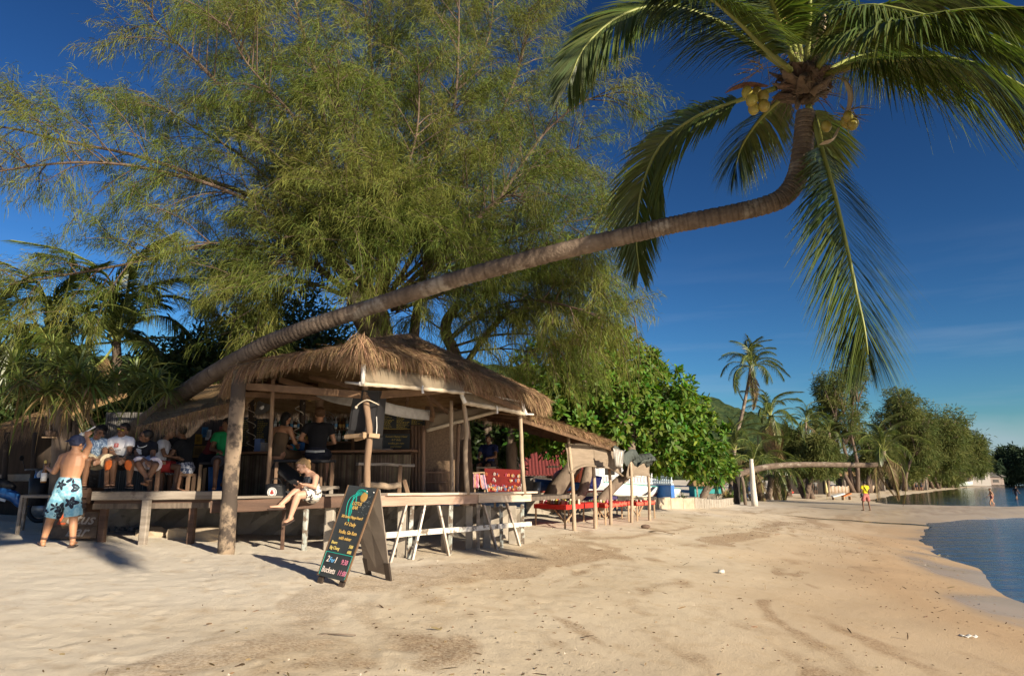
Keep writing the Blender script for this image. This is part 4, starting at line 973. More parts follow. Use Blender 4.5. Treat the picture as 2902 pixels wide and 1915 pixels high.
def make_level_palm():
    Y = 47
    path = [base(1985, 1398, Y), P(2010, 1378, Y), P(2060, 1358, Y), P(2110, 1338, Y), P(2160, 1325, Y), P(2220, 1318, Y), P(2300, 1316, Y), P(2400, 1317, Y), P(2480, 1317, Y), P(2497, 1310, Y), P(2503, 1295, Y), P(2503, 1278, Y)]
    r = palm('coconut palm whose trunk runs level above the sand before its crown turns up', path, .24, .14, .80, 15, 21, els=(-.5, 1.3), old=5)
    return r
make_level_palm()
palm('coconut palm leaning over the sand beside the photographer so that its crown shades the bar', [Vector((-7, -3, gz(-7, -3) - .1)), Vector((-5.6, -2.8, 3.0)), Vector((-1.3, -2.1, 5.4)), Vector((2.9, -1.0, 7.1)), Vector((4.9, -.4, 7.8)), Vector((5.1, -.2, 8.6))], .2, .13, 1.0, 46, 55, els=(-.15, 1.2), old=0)
def tuft_plant(label, px, py, Y, h, n, seed, mat=None):
    B = base(px, py, Y); me = blade_mesh(n, (h * .7, h * 1.1), h * .07, seed); me.name = 'leaves'
    root = thing('cycad_shrub', label, 'shrub', B); o = obj('leaves', me, root, False, mat or m_frond); o.location = (0, 0, h * .12); tag(o, kind='stuff')
    s = MB(); s.lathe((0, 0, 0), [(h * .1, -.05), (h * .12, .05), (h * .07, h * .2)], 9); s.build('stem', m_bark_grey, root, True, False)
tuft_plant('spiky low shrub beside the blue balustrade', 1935, 1392, 36, 1.2, 60, 31)
tuft_plant('drooping yellow-green shrub at the foot of the level palm', 2075, 1392, 50, 1.9, 50, 32)
tuft_plant('dry yellow shrub behind the dark prop stump', 2058, 1396, 52, 1.6, 40, 33, m_pandan_dry)

# far casuarinas: lobed feathery crowns
def far_tree(label, px, py0, Y, lobes, n, seed, trunk=.35, mat=None, ln=(.32, .70), w=.085, group=None, shell=.35, name='casuarina_tree', stems=3):
    B = base(px, py0, Y); root = thing(name, label, 'tree', B, 0, group); r_ = random.Random(seed); g = np.random.default_rng(seed)
    Ls = [(P(a, b, Y + c), (rx, ry, rz)) for a, b, c, rx, ry, rz in lobes]
    t = MB()
    for k in range(stems):
        c = Ls[k % len(Ls)][0]; s = B + Vector((r_.uniform(-1.2, 1.2) * (k > 0), r_.uniform(-.8, .8) * (k > 0), 0))
        t.tube(catmull([s, s.lerp(c, .35) + Vector((r_.uniform(-.8, .8), 0, .5)), s.lerp(c, .7) + Vector((r_.uniform(-.6, .6), 0, .3)), c], 12), [trunk * (1 - .07 * i) for i in range(13)], 8, wob=.05)
    for c, r in Ls:
        for k in range(5):
            d = Vector((r_.gauss(0, 1), r_.gauss(0, 1), r_.gauss(.3, .8))).normalized(); e = c + Vector((d.x * r[0], d.y * r[1], d.z * r[2])) * .9
            s = B.lerp(c, .75); t.tube(catmull([s, s.lerp(e, .5) + Vector((0, 0, .4)), e], 6), [trunk * .35 * (1 - .12 * i) for i in range(7)], 5)
    t.build('trunk', m_bark_cas, root, True)
    C, A = leaf_clusters(Ls, n, seed=seed, shell=shell)
    per = 24; k_ = max(1.0, Y / 95.0); ln = (ln[0] * k_, ln[1] * k_); w *= k_; p = np.repeat(C, per, 0) + g.normal(0, .32 * k_, (n * per, 3)); D = np.repeat(A, per, 0) * .6 + g.normal(0, .6, (n * per, 3))
    V, F = strands(p, D, g.uniform(ln[0], ln[1], n * per), w, g.uniform(.05, .5, n * per), 2, prof=[.7, 1, .2])
    tag(obj('crown', npmesh('crown', V, F), root, True, mat or m_needle_far), kind='stuff')
    return root

def blob(px, py, rpx, rpy, n, r_, k=.42):
    return [(px + r_.uniform(-1, 1) * rpx * .62, py + r_.uniform(-1, 1) * rpy * .62, r_.uniform(-3, 3)) for _ in range(n)]
def crown_lobes(px, py, rpx, rpy, Y, n, seed, k=.45):
    r_ = random.Random(seed); s = Y / FPX
    out = []
    for a, b, c in blob(px, py, rpx, rpy, n, r_):
        q = r_.uniform(.75, 1.15) * k
        out.append((a, b, c, rpx * s * q, rpx * s * q * .9, rpy * s * q))
    return out
T = [
    ('tall open casuarina with a ragged blue-green top beyond the level palm', 2420, 1386, 100, crown_lobes(2385, 1135, 98, 140, 100, 16, 1, .36), 620, 41),
    ('casuarina with a rounded dark head beside the tall open one', 2560, 1384, 118, crown_lobes(2560, 1190, 85, 115, 118, 14, 2, .42), 620, 42),
    ('broad casuarina sweeping down to the sand near the bathers', 2660, 1380, 145, crown_lobes(2665, 1250, 92, 105, 145, 16, 3, .42), 700, 43),
    ('end casuarina of the grove leaning towards the bay', 2735, 1375, 180, crown_lobes(2738, 1290, 66, 78, 180, 14, 4, .42), 560, 44),
    ('soft light-green casuarina hanging low over the beach wall', 2300, 1390, 72, crown_lobes(2310, 1290, 70, 60, 72, 12, 5, .42), 520, 45),
    ('low casuarina behind the crown of the level palm', 2480, 1386, 102, crown_lobes(2470, 1290, 90, 70, 102, 14, 6, .42), 560, 46),
    ('dark casuarina standing between the short palms', 2235, 1390, 78, crown_lobes(2245, 1275, 60, 70, 78, 10, 7, .42), 420, 47),
    ('casuarina with hanging sprays over the walkers', 2590, 1383, 125, crown_lobes(2590, 1315, 85, 45, 125, 12, 8, .45), 480, 48),
    ('dark tree closing the view behind the white post', 2120, 1395, 85, crown_lobes(2110, 1320, 70, 55, 85, 10, 9, .45), 420, 49),
    ('wide casuarina filling the grove behind the walkers', 2615, 1382, 135, crown_lobes(2620, 1270, 120, 95, 135, 20, 10, .42), 760, 50),
    ('low outer casuarina at the foot of the grove', 2700, 1379, 160, crown_lobes(2690, 1330, 80, 42, 160, 12, 12, .5), 420, 51),
]
for lab, px, py, Y, lo_, n, sd_ in T: far_tree(lab, px, py, Y, lo_, n, sd_)
# the wood on the far side of the bay reads as one mass
def far_wood():
    lobes = []; r_ = random.Random(77)
    for px, top in [(2740, 1330), (2770, 1315), (2800, 1300), (2830, 1285), (2860, 1262), (2885, 1268), (2915, 1272), (2950, 1262), (3000, 1270), (3050, 1255), (3120, 1260), (2790, 1335), (2850, 1320), (2900, 1325), (2960, 1320), (3030, 1315)]:
        Y = r_.uniform(215, 250); b = 1362; c = P(px, (top + b) / 2, Y); h = (b - top) * Y / FPX / 2
        lobes.append((c, (r_.uniform(2.6, 4.0), 3.5, h)))
    C, A = leaf_clusters(lobes, 1600, seed=9, shell=.55); per = 12; g = np.random.default_rng(8)
    V, F = strands(np.repeat(C, per, 0) + g.normal(0, .5, (len(C) * per, 3)), np.repeat(A, per, 0) * .5 + g.normal(0, .7, (len(C) * per, 3)), g.uniform(.9, 2.0, len(C) * per), .34, .3, 2, prof=[.7, 1, .3])
    tag(obj('far_woods', npmesh('far_woods', V, F), None, True, M('far_wood_leaf', (0.030, 0.052, 0.032), (0.045, 0.066, 0.035), .3, rough=.9, spec=.05, isl=.3, transl=.2)), 'dark wood on the far side of the bay', 'woods', kind='stuff')
far_wood()
# ------------------------------------------------------------------ the thatched bar
m_thatch = M('thatch', (0.34, 0.222, 0.125), (0.22, 0.145, 0.085), 2.5, rough=0.95, spec=0.1, isl=0.35, c3=(0.14, 0.095, 0.06), s3=0.9, t3=0.6)
m_thatch_under = M('thatch_underside', (0.32, 0.21, 0.10), (0.20, 0.12, 0.055), 5, (1, 1, 4), 0.9, 0.5, 40)
m_rafter = M('rafter_wood', (0.17, 0.10, 0.055), (0.095, 0.055, 0.03), 5, rough=0.8, bump=0.4, bscale=30)
m_post = M('driftwood_post', (0.44, 0.345, 0.245), (0.26, 0.19, 0.13), 4, (1, 1, 0.22), 0.85, 0.7, 22, c3=(0.12, 0.085, 0.06), s3=3, t3=0.66)
m_post_brown = M('brown_post', (0.15, 0.088, 0.055), (0.25, 0.17, 0.11), 3, (1, 1, 0.25), 0.85, 0.7, 22)
m_plank_grey = M('weathered_plank', (0.33, 0.285, 0.235), (0.20, 0.165, 0.13), 4, (0.35, 0.35, 3), 0.9, 0.5, 30, c3=(0.13, 0.10, 0.08), s3=2, t3=0.64)
m_plank_brown = M('brown_plank', (0.125, 0.072, 0.048), (0.07, 0.042, 0.03), 4, (0.3, 0.3, 3), 0.7, 0.4, 30)
m_plank_pale = M('bleached_plank', (0.60, 0.50, 0.39), (0.46, 0.35, 0.26), 4, (0.3, 0.3, 3), 0.85, 0.4, 30, c3=(0.30, 0.20, 0.14), s3=1.6, t3=0.66)
m_plank_pink = M('faded_plank', (0.44, 0.30, 0.225), (0.32, 0.21, 0.155), 4, (0.3, 0.3, 3), 0.85, 0.4, 30)
m_white_worn = M('worn_white_paint', (0.72, 0.69, 0.62), (0.55, 0.50, 0.43), 4, (1, 1, 1), 0.7, 0.5, 30, c3=(0.17, 0.135, 0.10), s3=7, t3=0.56)
m_blue_worn = M('worn_blue_white_paint', (0.50, 0.52, 0.48), (0.22, 0.24, 0.21), 6, (1, 1, 0.4), 0.7, 0.5, 30, c3=(0.13, 0.10, 0.075), s3=7, t3=0.50)
m_brace = M('worn_brace', (0.38, 0.29, 0.225), (0.60, 0.56, 0.49), 3, (1, 1, 0.5), 0.8, 0.5, 30, c3=(0.13, 0.10, 0.075), s3=6, t3=0.6)
m_conc = M('rough_concrete', (0.36, 0.32, 0.265), (0.25, 0.215, 0.17), 3, rough=0.95, bump=0.6, bscale=18, c3=(0.15, 0.125, 0.10), s3=2.2, t3=0.62)
m_conc_block = M('sandy_block', (0.47, 0.39, 0.285), (0.34, 0.27, 0.19), 3, rough=0.95, bump=0.6, bscale=18)
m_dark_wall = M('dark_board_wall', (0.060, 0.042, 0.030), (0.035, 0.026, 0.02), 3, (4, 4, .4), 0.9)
m_reed = M('reed_screen', (0.21, 0.155, 0.10), (0.11, 0.08, 0.052), 3, rough=0.85, isl=0.4)
m_bamboo = M('bamboo_strip', (0.25, 0.165, 0.095), (0.15, 0.095, 0.055), 3, (1, 1, .3), 0.7, isl=0.3)
m_pvc = M('white_pvc', (0.72, 0.70, 0.66), (0.58, 0.55, 0.50), 3, rough=0.45, spec=0.4)
m_mesh = M('shade_cloth', (0.34, 0.275, 0.195), (0.27, 0.215, 0.15), 2.5, rough=0.9, bump=0.3, bscale=60, transl=0.35)
m_roll = M('rolled_blind', (0.52, 0.44, 0.33), (0.38, 0.31, 0.22), 4, (1, 1, 1), 0.9, 0.4, 30)
m_sack = M('hessian_blind', (0.31, 0.245, 0.18), (0.25, 0.195, 0.14), 3, (1, 1, 6), 0.95, 0.4, 60, transl=0.2)
m_valance = M('grey_white_cloth', (0.46, 0.44, 0.41), (0.36, 0.34, 0.31), 9, rough=0.95, bump=0.5, bscale=30)
m_rope = M('pale_rope', (0.55, 0.48, 0.38), (0.42, 0.35, 0.26), 20, rough=0.95)
m_grey_metal = M('corrugated_zinc', (0.20, 0.19, 0.175), (0.13, 0.12, 0.11), 2, (1, 1, .3), 0.6, metal=0.3)
m_floor = M('deck_floor', (0.16, 0.125, 0.095), (0.09, 0.07, 0.055), 3, (6, .5, 1), 0.85)

YB = lambda px: 1 / lerp(1 / 10.15, 1 / 13.6, (px - 1080) / 420.0)

bar = thing('beach_bar', 'open-sided thatched beach bar on a raised deck under the leaning palm', 'beach bar', (-2.2, 12.5, gz(-2.2, 12.5)))

def b_(name, p0, p1, w, h, mat, parent=bar, up=(0, 0, 1), jit=0.0, ch=0.12):
    return MB().beam(P(*p0), P(*p1), w, h, up, ch, jit).build(name, mat, parent)

def pole(name, pts, r, mat, parent=None, n=10, wob=0.07, seg=16, label=None):
    q = catmull([P(*p) for p in pts], seg); mb = MB()
    rr = r if hasattr(r, '__len__') else [r, r]
    mb.tube(q, [lerp(rr[0], rr[1], i / seg) * (1 + 0.07 * math.sin(i * 1.9 + pts[0][0])) for i in range(seg + 1)], n, wob=wob)
    o = mb.build(name, mat, parent, True)
    if label: o['label'] = label
    return o

# roof corners
rA, rB, rC, rD = P(672, 1056, 10.4), P(1013, 995, 9.6), P(1318, 1070, 10.9), P(1540, 1138, 14.0)
rR = P(1162, 968, 13.0); rL = Vector((-5.0, 13.8, 4.48)); rE = Vector((0.45, 17.4, 3.7)); rA2 = Vector((-6.6, 15.6, 3.7))

def thatch_face(poly, eave, n, parent, seed=1, fringe=0.38, name='thatch', th=0.10, dens=1.0, cover=True):
    """poly: corner points; eave: (a,b) lower edge; a slab, straw lying down the slope, and a shaggy fringe below the eave"""
    g = np.random.default_rng(seed)
    pts = [Vector(p) for p in poly]; N = (pts[1] - pts[0]).cross(pts[2] - pts[0]).normalized()
    if N.z < 0: N = -N
    a, b = Vector(eave[0]), Vector(eave[1]); e = (b - a).normalized()
    down = N.cross(e); down = -down if down.z > 0 else down
    mb = MB(); k = len(pts)
    mb.add([p for p in pts] + [p + N * th for p in pts], [tuple(range(k)), tuple(k + i for i in range(k - 1, -1, -1))] + [(i, (i + 1) % k, k + (i + 1) % k, k + i) for i in range(k)])
    under = mb.build('thatch_panel', m_thatch_under, parent)
    # straw on top
    tris = [(pts[0], pts[i], pts[i + 1]) for i in range(1, k - 1)]
    parts = []
    for t in tris:
        ar = (t[1] - t[0]).cross(t[2] - t[0]).length / 2; m = int(ar * n * dens)
        u = g.random(m); v = g.random(m); f = u + v > 1; u[f] = 1 - u[f]; v[f] = 1 - v[f]
        A, B_, C_ = (np.array(x) for x in t)
        p = A + u[:, None] * (B_ - A) + v[:, None] * (C_ - A) + np.array(N) * (th + g.random(m)[:, None] * 0.025)
        D = np.array(down) + g.normal(0, .14, (m, 3)) + np.array(N) * 0.05
        parts.append(strands(p, D, g.uniform(.14, .34, m), g.uniform(.006, .012, m), 0.10, 2, side=np.cross(D, np.array(N)) + g.normal(0, .3, (m, 3)), prof=[.9, 1, .3]))
    m = int((b - a).length * 620 * dens)
    t = g.random(m); p = np.array(a) + t[:, None] * np.array(b - a) + np.array(N) * (g.uniform(0, th + .03, m)[:, None]) + np.array(down) * g.uniform(-.15, .05, m)[:, None]
    D = np.array(down) * 0.8 + np.array([0, 0, -.35]) + g.normal(0, .20, (m, 3))
    clump = 0.65 + 0.5 * vnoise(t * (b - a).length * 2.2, t * 0, seed)
    parts.append(strands(p, D, g.uniform(.4, 1.05, m) * fringe * .64 * clump, g.uniform(.005, .011, m), 0.75, 3, prof=[.8, 1, .8, .2]))
    V, F = join(parts)
    tag(obj('straw', npmesh('straw', V, F), under, True, m_thatch), kind='stuff')
    return under, N, down

faces = [([rA, rB, rR, rL], (rA, rB), .34, 1), ([rB, rC, rR], (rB, rC), .36, 2), ([rC, rD, rR], (rC, rD), .40, 3), ([rD, rE, rR], (rD, rE), .35, 4), ([rE, rA2, rL, rR], (rE, rA2), .3, 5), ([rA2, rA, rL], (rA2, rA), .35, 6)]
for poly, ev, fr, s in faces: thatch_face(poly, ev, 1300 if s in (2, 3) else 500, bar, s, fr)
# ridge and hip straw, tied in a bunch at the near hip
g_ = np.random.default_rng(12)
def hip(a, b, n, w=.35):
    t = g_.random(n); p = np.array(a) + t[:, None] * np.array(b - a) + np.array([0, 0, .16])
    d = np.array((b - a).normalized()); s = nrm(np.cross(d, [0, 0, 1.])) * g_.choice([-1, 1], n)[:, None]
    D = s * g_.uniform(.4, 1, n)[:, None] - d * .5 + np.array([0, 0, -.15]) + g_.normal(0, .2, (n, 3))
    return strands(p, D, g_.uniform(.12, .26, n), .008, .5, 2, prof=[.9, 1, .3])
V, F = join([hip(rB, rR, 1300), hip(rC, rR, 1000), hip(rR, rL, 1300), hip(rD, rR, 500)])
bn = 620; p = np.repeat(np.array(rB + Vector((0.02, 0.05, .16)))[None], bn, 0) + g_.normal(0, .05, (bn, 3)); a_ = g_.uniform(0, 6.28, bn)
V2, F2 = strands(p, np.stack([np.cos(a_), np.sin(a_), -g_.uniform(.1, 1, bn)], -1), g_.uniform(.16, .38, bn), .008, .8, 3, prof=[.8, 1, .8, .2])
V, F = join([(V, F), (V2, F2)])
tag(obj('ridge_straw', npmesh('ridge_straw', V, F), bar, True, m_thatch), kind='stuff')
# rafters and battens under the thatch
dn = Vector((0, 0, -0.06))
for a, b, n in ((rA, rB, 6), (rB, rC, 6), (rC, rD, 6)):
    for i in range(n + 1):
        e = a.lerp(b, i / n); top = rR if a is not rA else rL.lerp(rR, i / n)
        MB().beam(e.lerp(top, .02) + dn, e.lerp(top, .97) + dn, .045, .07).build('rafter', m_rafter, bar)
    for t in (.10, .26, .42, .58, .74):
        c0 = a.lerp(rR if a is not rA else rL, t); c1 = b.lerp(rR, t)
        MB().beam(c0 + dn * .35, c1 + dn * .35, .05, .03).build('batten', m_rafter, bar)
# tie beams
for p0, p1, w, h in [((672, 1092, 10.5), (1020, 1118, 10.1), .07, .11), ((1038, 1122, 10.3), (1322, 1098, 11.0), .08, .12), ((791, 1076, 12.2), (1180, 1180, 13.4), .07, .10), ((1322, 1098, 11.1), (1490, 1168, 13.5), .07, .10), ((660, 1115, 11), (905, 1128, 13), .07, .09), ((900, 1120, 13.4), (1230, 1190, 13.6), .07, .09),
                     ((1190, 1100, 11.6), (1270, 1170, 13.8), .05, .07), ((880, 1068, 11.4), (1010, 1098, 10.4), .05, .07), ((1150, 1170, 13.2), (1155, 1130, 12.6), .05, .06), ((1230, 1180, 13), (1215, 1120, 12.2), .05, .06)]:
    b_('tie_beam', p0, p1, w, h, m_rafter, jit=.004)

# posts
pole('post', [(1036, 1060, 10.3), (1036, 1130, 10.3), (1044, 1190, 10.3), (1047, 1240, 10.3), (1040, 1320, 10.3), (1041, 1402, 10.3)], (.046, .05), m_post_brown, bar)
pole('post', [(774, 1075, 11.5), (769, 1200, 11.5), (762, 1330, 11.5), (755, 1412, 11.5)], (.034, .036), m_post_brown, bar)
pole('post', [(1312, 1105, 11.8), (1315, 1150, 11.8), (1322, 1215, 11.8), (1319, 1290, 11.8), (1325, 1402, 11.8)], (.033, .042), m_post, bar)
pole('post', [(1279, 1135, 12.3), (1279, 1240, 12.3), (1280, 1320, 12.3), (1281, 1402, 12.3)], (.032, .034), m_post, bar)
pole('post', [(1474, 1170, 13.3), (1477, 1235, 13.3), (1479, 1300, 13.3), (1486, 1400, 13.3)], (.036, .040), m_post, bar)
pole('post', [(1300, 1200, 13.6), (1297, 1300, 13.6), (1294, 1400, 13.6)], (.036, .04), m_post_brown, bar)
pole('post', [(905, 1120, 14.6), (905, 1290, 14.6)], (.09, .09), m_post_brown, bar)
pole('post', [(858, 1125, 14.4), (856, 1290, 14.4)], (.06, .06), m_dark_wall, bar)
pole('post', [(712, 1130, 14.4), (712, 1290, 14.4)], (.06, .06), m_dark_wall, bar)
for i, px in enumerate((1170, 1180, 1190, 1199)): pole('post', [(px, 1205, 13.9 - .05 * i), (px, 1402, 13.9 - .05 * i)], (.045, .045), m_bamboo, bar, wob=.03)
# deck: boards, edge beams, legs
DL, DM, DR = P(262, 1392, 10.7), P(655, 1392, 11.25), P(1500, 1397, 13.6)
mb = MB(); q = [DL + Vector((0, .05, -.16)), DM + Vector((0, .05, -.16)), P(985, 1405, 11.4) + Vector((0, 0, -.16)), DR + Vector((-.25, .3, -.16)), Vector((1.6, 17.2, 1.84)), Vector((-9.0, 16.6, 1.84))]
q = [Vector((v.x, v.y, 1.82)) for v in q]
mb.add(q + [v + Vector((0, 0, -.08)) for v in q], [tuple(range(5, -1, -1))[::-1], tuple(range(11, 5, -1))] + [(i, 6 + i, 6 + (i + 1) % 6, (i + 1) % 6) for i in range(6)])
mb.build('deck_floor', m_floor, bar)
b_('edge_beam', (262, 1404, 10.7), (652, 1402.5, 11.25), .09, .13, m_plank_grey, jit=.003)
b_('edge_beam', (268, 1421, 10.8), (600, 1420, 11.25), .06, .10, m_plank_brown)
b_('edge_beam', (596, 1436, 10.55), (1092, 1416, 11.45), .07, .18, m_plank_brown, jit=.003)
b_('seat_board', (640, 1409, 11.0), (1092, 1400, 11.75), .42, .035, m_plank_grey, jit=.003)
for p0, p1, w, mt in [((417, 1417, 10.85), (416, 1492, 10.9), .11, m_plank_grey), ((868, 1436, 11.05), (866, 1546, 11.05), .075, m_blue_worn), ((937, 1432, 11.3), (935, 1540, 11.3), .15, m_conc), ((806, 1440, 11.0), (804, 1532, 11.0), .05, m_plank_brown), ((548, 1436, 11.2), (546, 1500, 11.2), .10, m_plank_brown), ((300, 1420, 10.9), (300, 1500, 10.95), .1, m_plank_brown)]:
    a, b = P(*p0), P(*p1); b.x = a.x; b.y = a.y; b.z = gz(b.x, b.y) - .06
    MB().beam(a, b, w, w, (0, 1, 0), .12, .004).build('deck_leg', mt, bar)
# earth bank and rubble wall under the deck
mb = MB(); rows = []
for i in range(41):
    t = i / 40; x = lerp(-7.9, .2, t); y = lerp(12.3, 14.2, t); r_ = []
    for j, z in enumerate((0, .2, .4, .62)):
        r_.append(Vector((x + rnd.uniform(-.04, .04), y + .10 * j + rnd.uniform(-.08, .08), gz(x, y) - .05 + z)))
    rows.append(r_)
mb.sheet(rows, .06); mb.build('footing_wall', m_conc, bar)
# back and side walls
def wall(name, x0, y0, x1, y1, z0, z1, n, mat, parent=bar, gap=.012, t=.025):
    a, b = Vector((x0, y0, 0)), Vector((x1, y1, 0)); d = (b - a) / n; me = None
    for i in range(n):
        c = a + d * (i + .5); L_ = d.length - gap
        if me is None:
            mm = MB(); mm.box((0, 0, 0), (L_, t, z1 - z0)); me = mm.mesh(name); me.materials.append(mat)
        o = bpy.data.objects.new(name, me); COL.objects.link(o); o.parent = parent
        o.location = Vector((c.x, c.y, (z0 + z1) / 2)) - parent.location + Vector((0, rnd.uniform(-.006, .006), rnd.uniform(-.01, .01))); o.rotation_euler = (0, 0, math.atan2(d.y, d.x))
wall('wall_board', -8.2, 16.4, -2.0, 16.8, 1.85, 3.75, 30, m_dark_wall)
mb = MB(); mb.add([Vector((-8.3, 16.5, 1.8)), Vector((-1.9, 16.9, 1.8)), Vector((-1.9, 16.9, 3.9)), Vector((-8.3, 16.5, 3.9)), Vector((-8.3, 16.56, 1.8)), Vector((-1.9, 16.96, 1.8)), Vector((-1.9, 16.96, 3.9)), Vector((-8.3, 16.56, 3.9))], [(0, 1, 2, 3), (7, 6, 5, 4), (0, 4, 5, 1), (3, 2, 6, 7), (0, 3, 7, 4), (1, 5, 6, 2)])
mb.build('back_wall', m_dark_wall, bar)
# corrugated sheet wall behind the seated men
mb = MB(); rows = []
for z in (0, 1.0):
    r_ = []
    for i in range(141):
        t = i / 140; p = P(lerp(285, 470, t), 1310, 14.3); r_.append(Vector((p.x, p.y + .022 * math.sin(i * 1.35), lerp(1.85, 3.55, z))))
    rows.append(r_)
mb.sheet(rows, .004); mb.build('corrugated_wall', m_grey_metal, bar)
# woven wall and bamboo slat fence at the bar's end
mb = MB(); pa, pb = P(1200, 1395, 14.3), P(1290, 1395, 14.7); mb.beam(Vector((pa.x, pa.y, 2.75)), Vector((pb.x, pb.y, 2.75)), .03, 1.85); mb.build('woven_wall', M('woven_mat', (0.17, 0.115, 0.07), (0.11, 0.072, 0.045), 30, (1, 1, 1), .9, .5), bar)
for i in range(19):
    p = P(lerp(1205, 1276, i / 18), 1395, 14.1 + .02 * i); mb = MB(); mb.tube([Vector((p.x, p.y, 1.85)), Vector((p.x, p.y, 2.36 + rnd.uniform(-.03, .03)))], .011, 6); mb.build('fence_slat', m_bamboo, bar)
for py in (1338, 1366): b_('fence_rail', (1203, py, 14.05), (1278, py, 14.4), .02, .02, m_bamboo)
# bar counter with reed front
b_('counter_top', (640, 1284, 14.0), (1178, 1277, 13.55), .45, .045, M('counter_wood', (0.30, 0.165, 0.085), (0.19, 0.10, 0.05), 4, (.3, 2, 2), .45, spec=.5), jit=.004)
mb = MB(); n = 200
for i in range(n):
    t = i / n; p = P(lerp(640, 1165, t), 1290, lerp(14.12, 13.68, t)); h = rnd.uniform(-.01, .01)
    mb.beam(Vector((p.x, p.y + h, 1.8)), Vector((p.x + rnd.uniform(-.008, .008), p.y + h, 2.66)), .024, .012, (0, 1, 0))
tag(mb.build('reed_front', m_reed, bar), kind='stuff')
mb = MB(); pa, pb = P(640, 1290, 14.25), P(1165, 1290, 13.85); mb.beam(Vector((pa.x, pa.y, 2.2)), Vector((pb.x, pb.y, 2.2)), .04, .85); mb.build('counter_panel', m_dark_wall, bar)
# lower lean-to roof on the near side of the bar
lo_ = [P(392, 1226, 11.2), P(705, 1142, 12.0), P(770, 1088, 14.4), P(520, 1110, 14.6)]
thatch_face(lo_, (lo_[0], lo_[1]), 420, bar, 21, .26)
b_('tie_beam', (400, 1222, 11.4), (705, 1146, 12.1), .05, .07, m_rafter, jit=.005)
thatch_face([P(690, 1110, 13.0), P(900, 1125, 13.6), P(900, 1090, 15.2), P(690, 1085, 15)], (P(690, 1110, 13.0), P(900, 1125, 13.6)), 250, bar, 22, .22)

# ------------------------------------------------------------------ the plank bench along the bar's open side
bench = thing('plank_bench', 'long plank bench on crossed worn white legs along the bar front', 'bench', (-1.0, 11.3, gz(-1, 11.3)))
def bb(name, p0, p1, w, h, mat, off=0.0, up=(0, 0, 1), jit=.003):
    a, b = P(p0[0], p0[1], YB(p0[0]) + off), P(p1[0], p1[1], YB(p1[0]) + off)
    return MB().beam(a, b, w, h, up, .12, jit).build(name, mat, bench)
tag(bb('front_board', (1076, 1419, 0), (1351, 1413, 0), .045, .155, m_plank_pink), 'pinkish brown long front board')
tag(bb('front_board', (1352.5, 1410, 0), (1503, 1408, 0), .055, .165, m_plank_pale), 'pale front board with a wavy edge')
bb('seat_board', (1074, 1400, 0), (1352, 1397.5, 0), .34, .035, m_plank_pale, .14)
bb('seat_board', (1353, 1397, 0), (1503, 1394, 0), .34, .035, m_plank_pale, .14)
bb('lower_rail', (1093, 1516, 0), (1300, 1500, 0), .035, .085, m_white_worn, -.04)
bb('lower_rail', (1301, 1500, 0), (1505, 1483, 0), .035, .085, m_white_worn, -.04)
for px0, px1, mt, w in [(1169, 1163, m_blue_worn, .06), (1279, 1277, m_blue_worn, .065), (1355, 1356, m_plank_grey, .06), (1420, 1422, m_blue_worn, .065), (1480, 1481, m_blue_worn, .07)]:
    a = P(px0, 1428, YB(px0) + .06); b = Vector((a.x, a.y, gz(a.x, a.y) - .04)); b.x += (px1 - px0) * .005
    MB().beam(a, b, w, w * .8, (0, 1, 0), .12, .003).build('leg', mt, bench)
for (p0, p1, mt, of) in [((1150, 1432), (1106, 1550), m_brace, -.01), ((1203, 1432), (1167, 1560), m_white_worn, -.01), ((1243, 1432), (1274, 1549), m_brace, -.01), ((1370, 1429), (1410, 1532), m_brace, -.01), ((1436, 1425), (1474, 1524), m_brace, -.01)]:
    a = P(p0[0], p0[1], YB(p0[0]) + of); b = P(p1[0], p1[1], YB(p1[0]) + of - .1); b.z = gz(b.x, b.y) - .04
    MB().beam(a, b, .03, .075, (.5, -.8, 0), .12, .003).build('brace', mt, bench)
for px, w in [(1141, .14), (1264, .13), (1330, .12), (1380, .14), (1452, .15)]:
    a = P(px, 1432, YB(px) + .35); b = Vector((a.x, a.y, gz(a.x, a.y) - .05)); MB().beam(a, b, w, w, (0, 1, 0), .08, .004).build('pier', m_conc, bench)

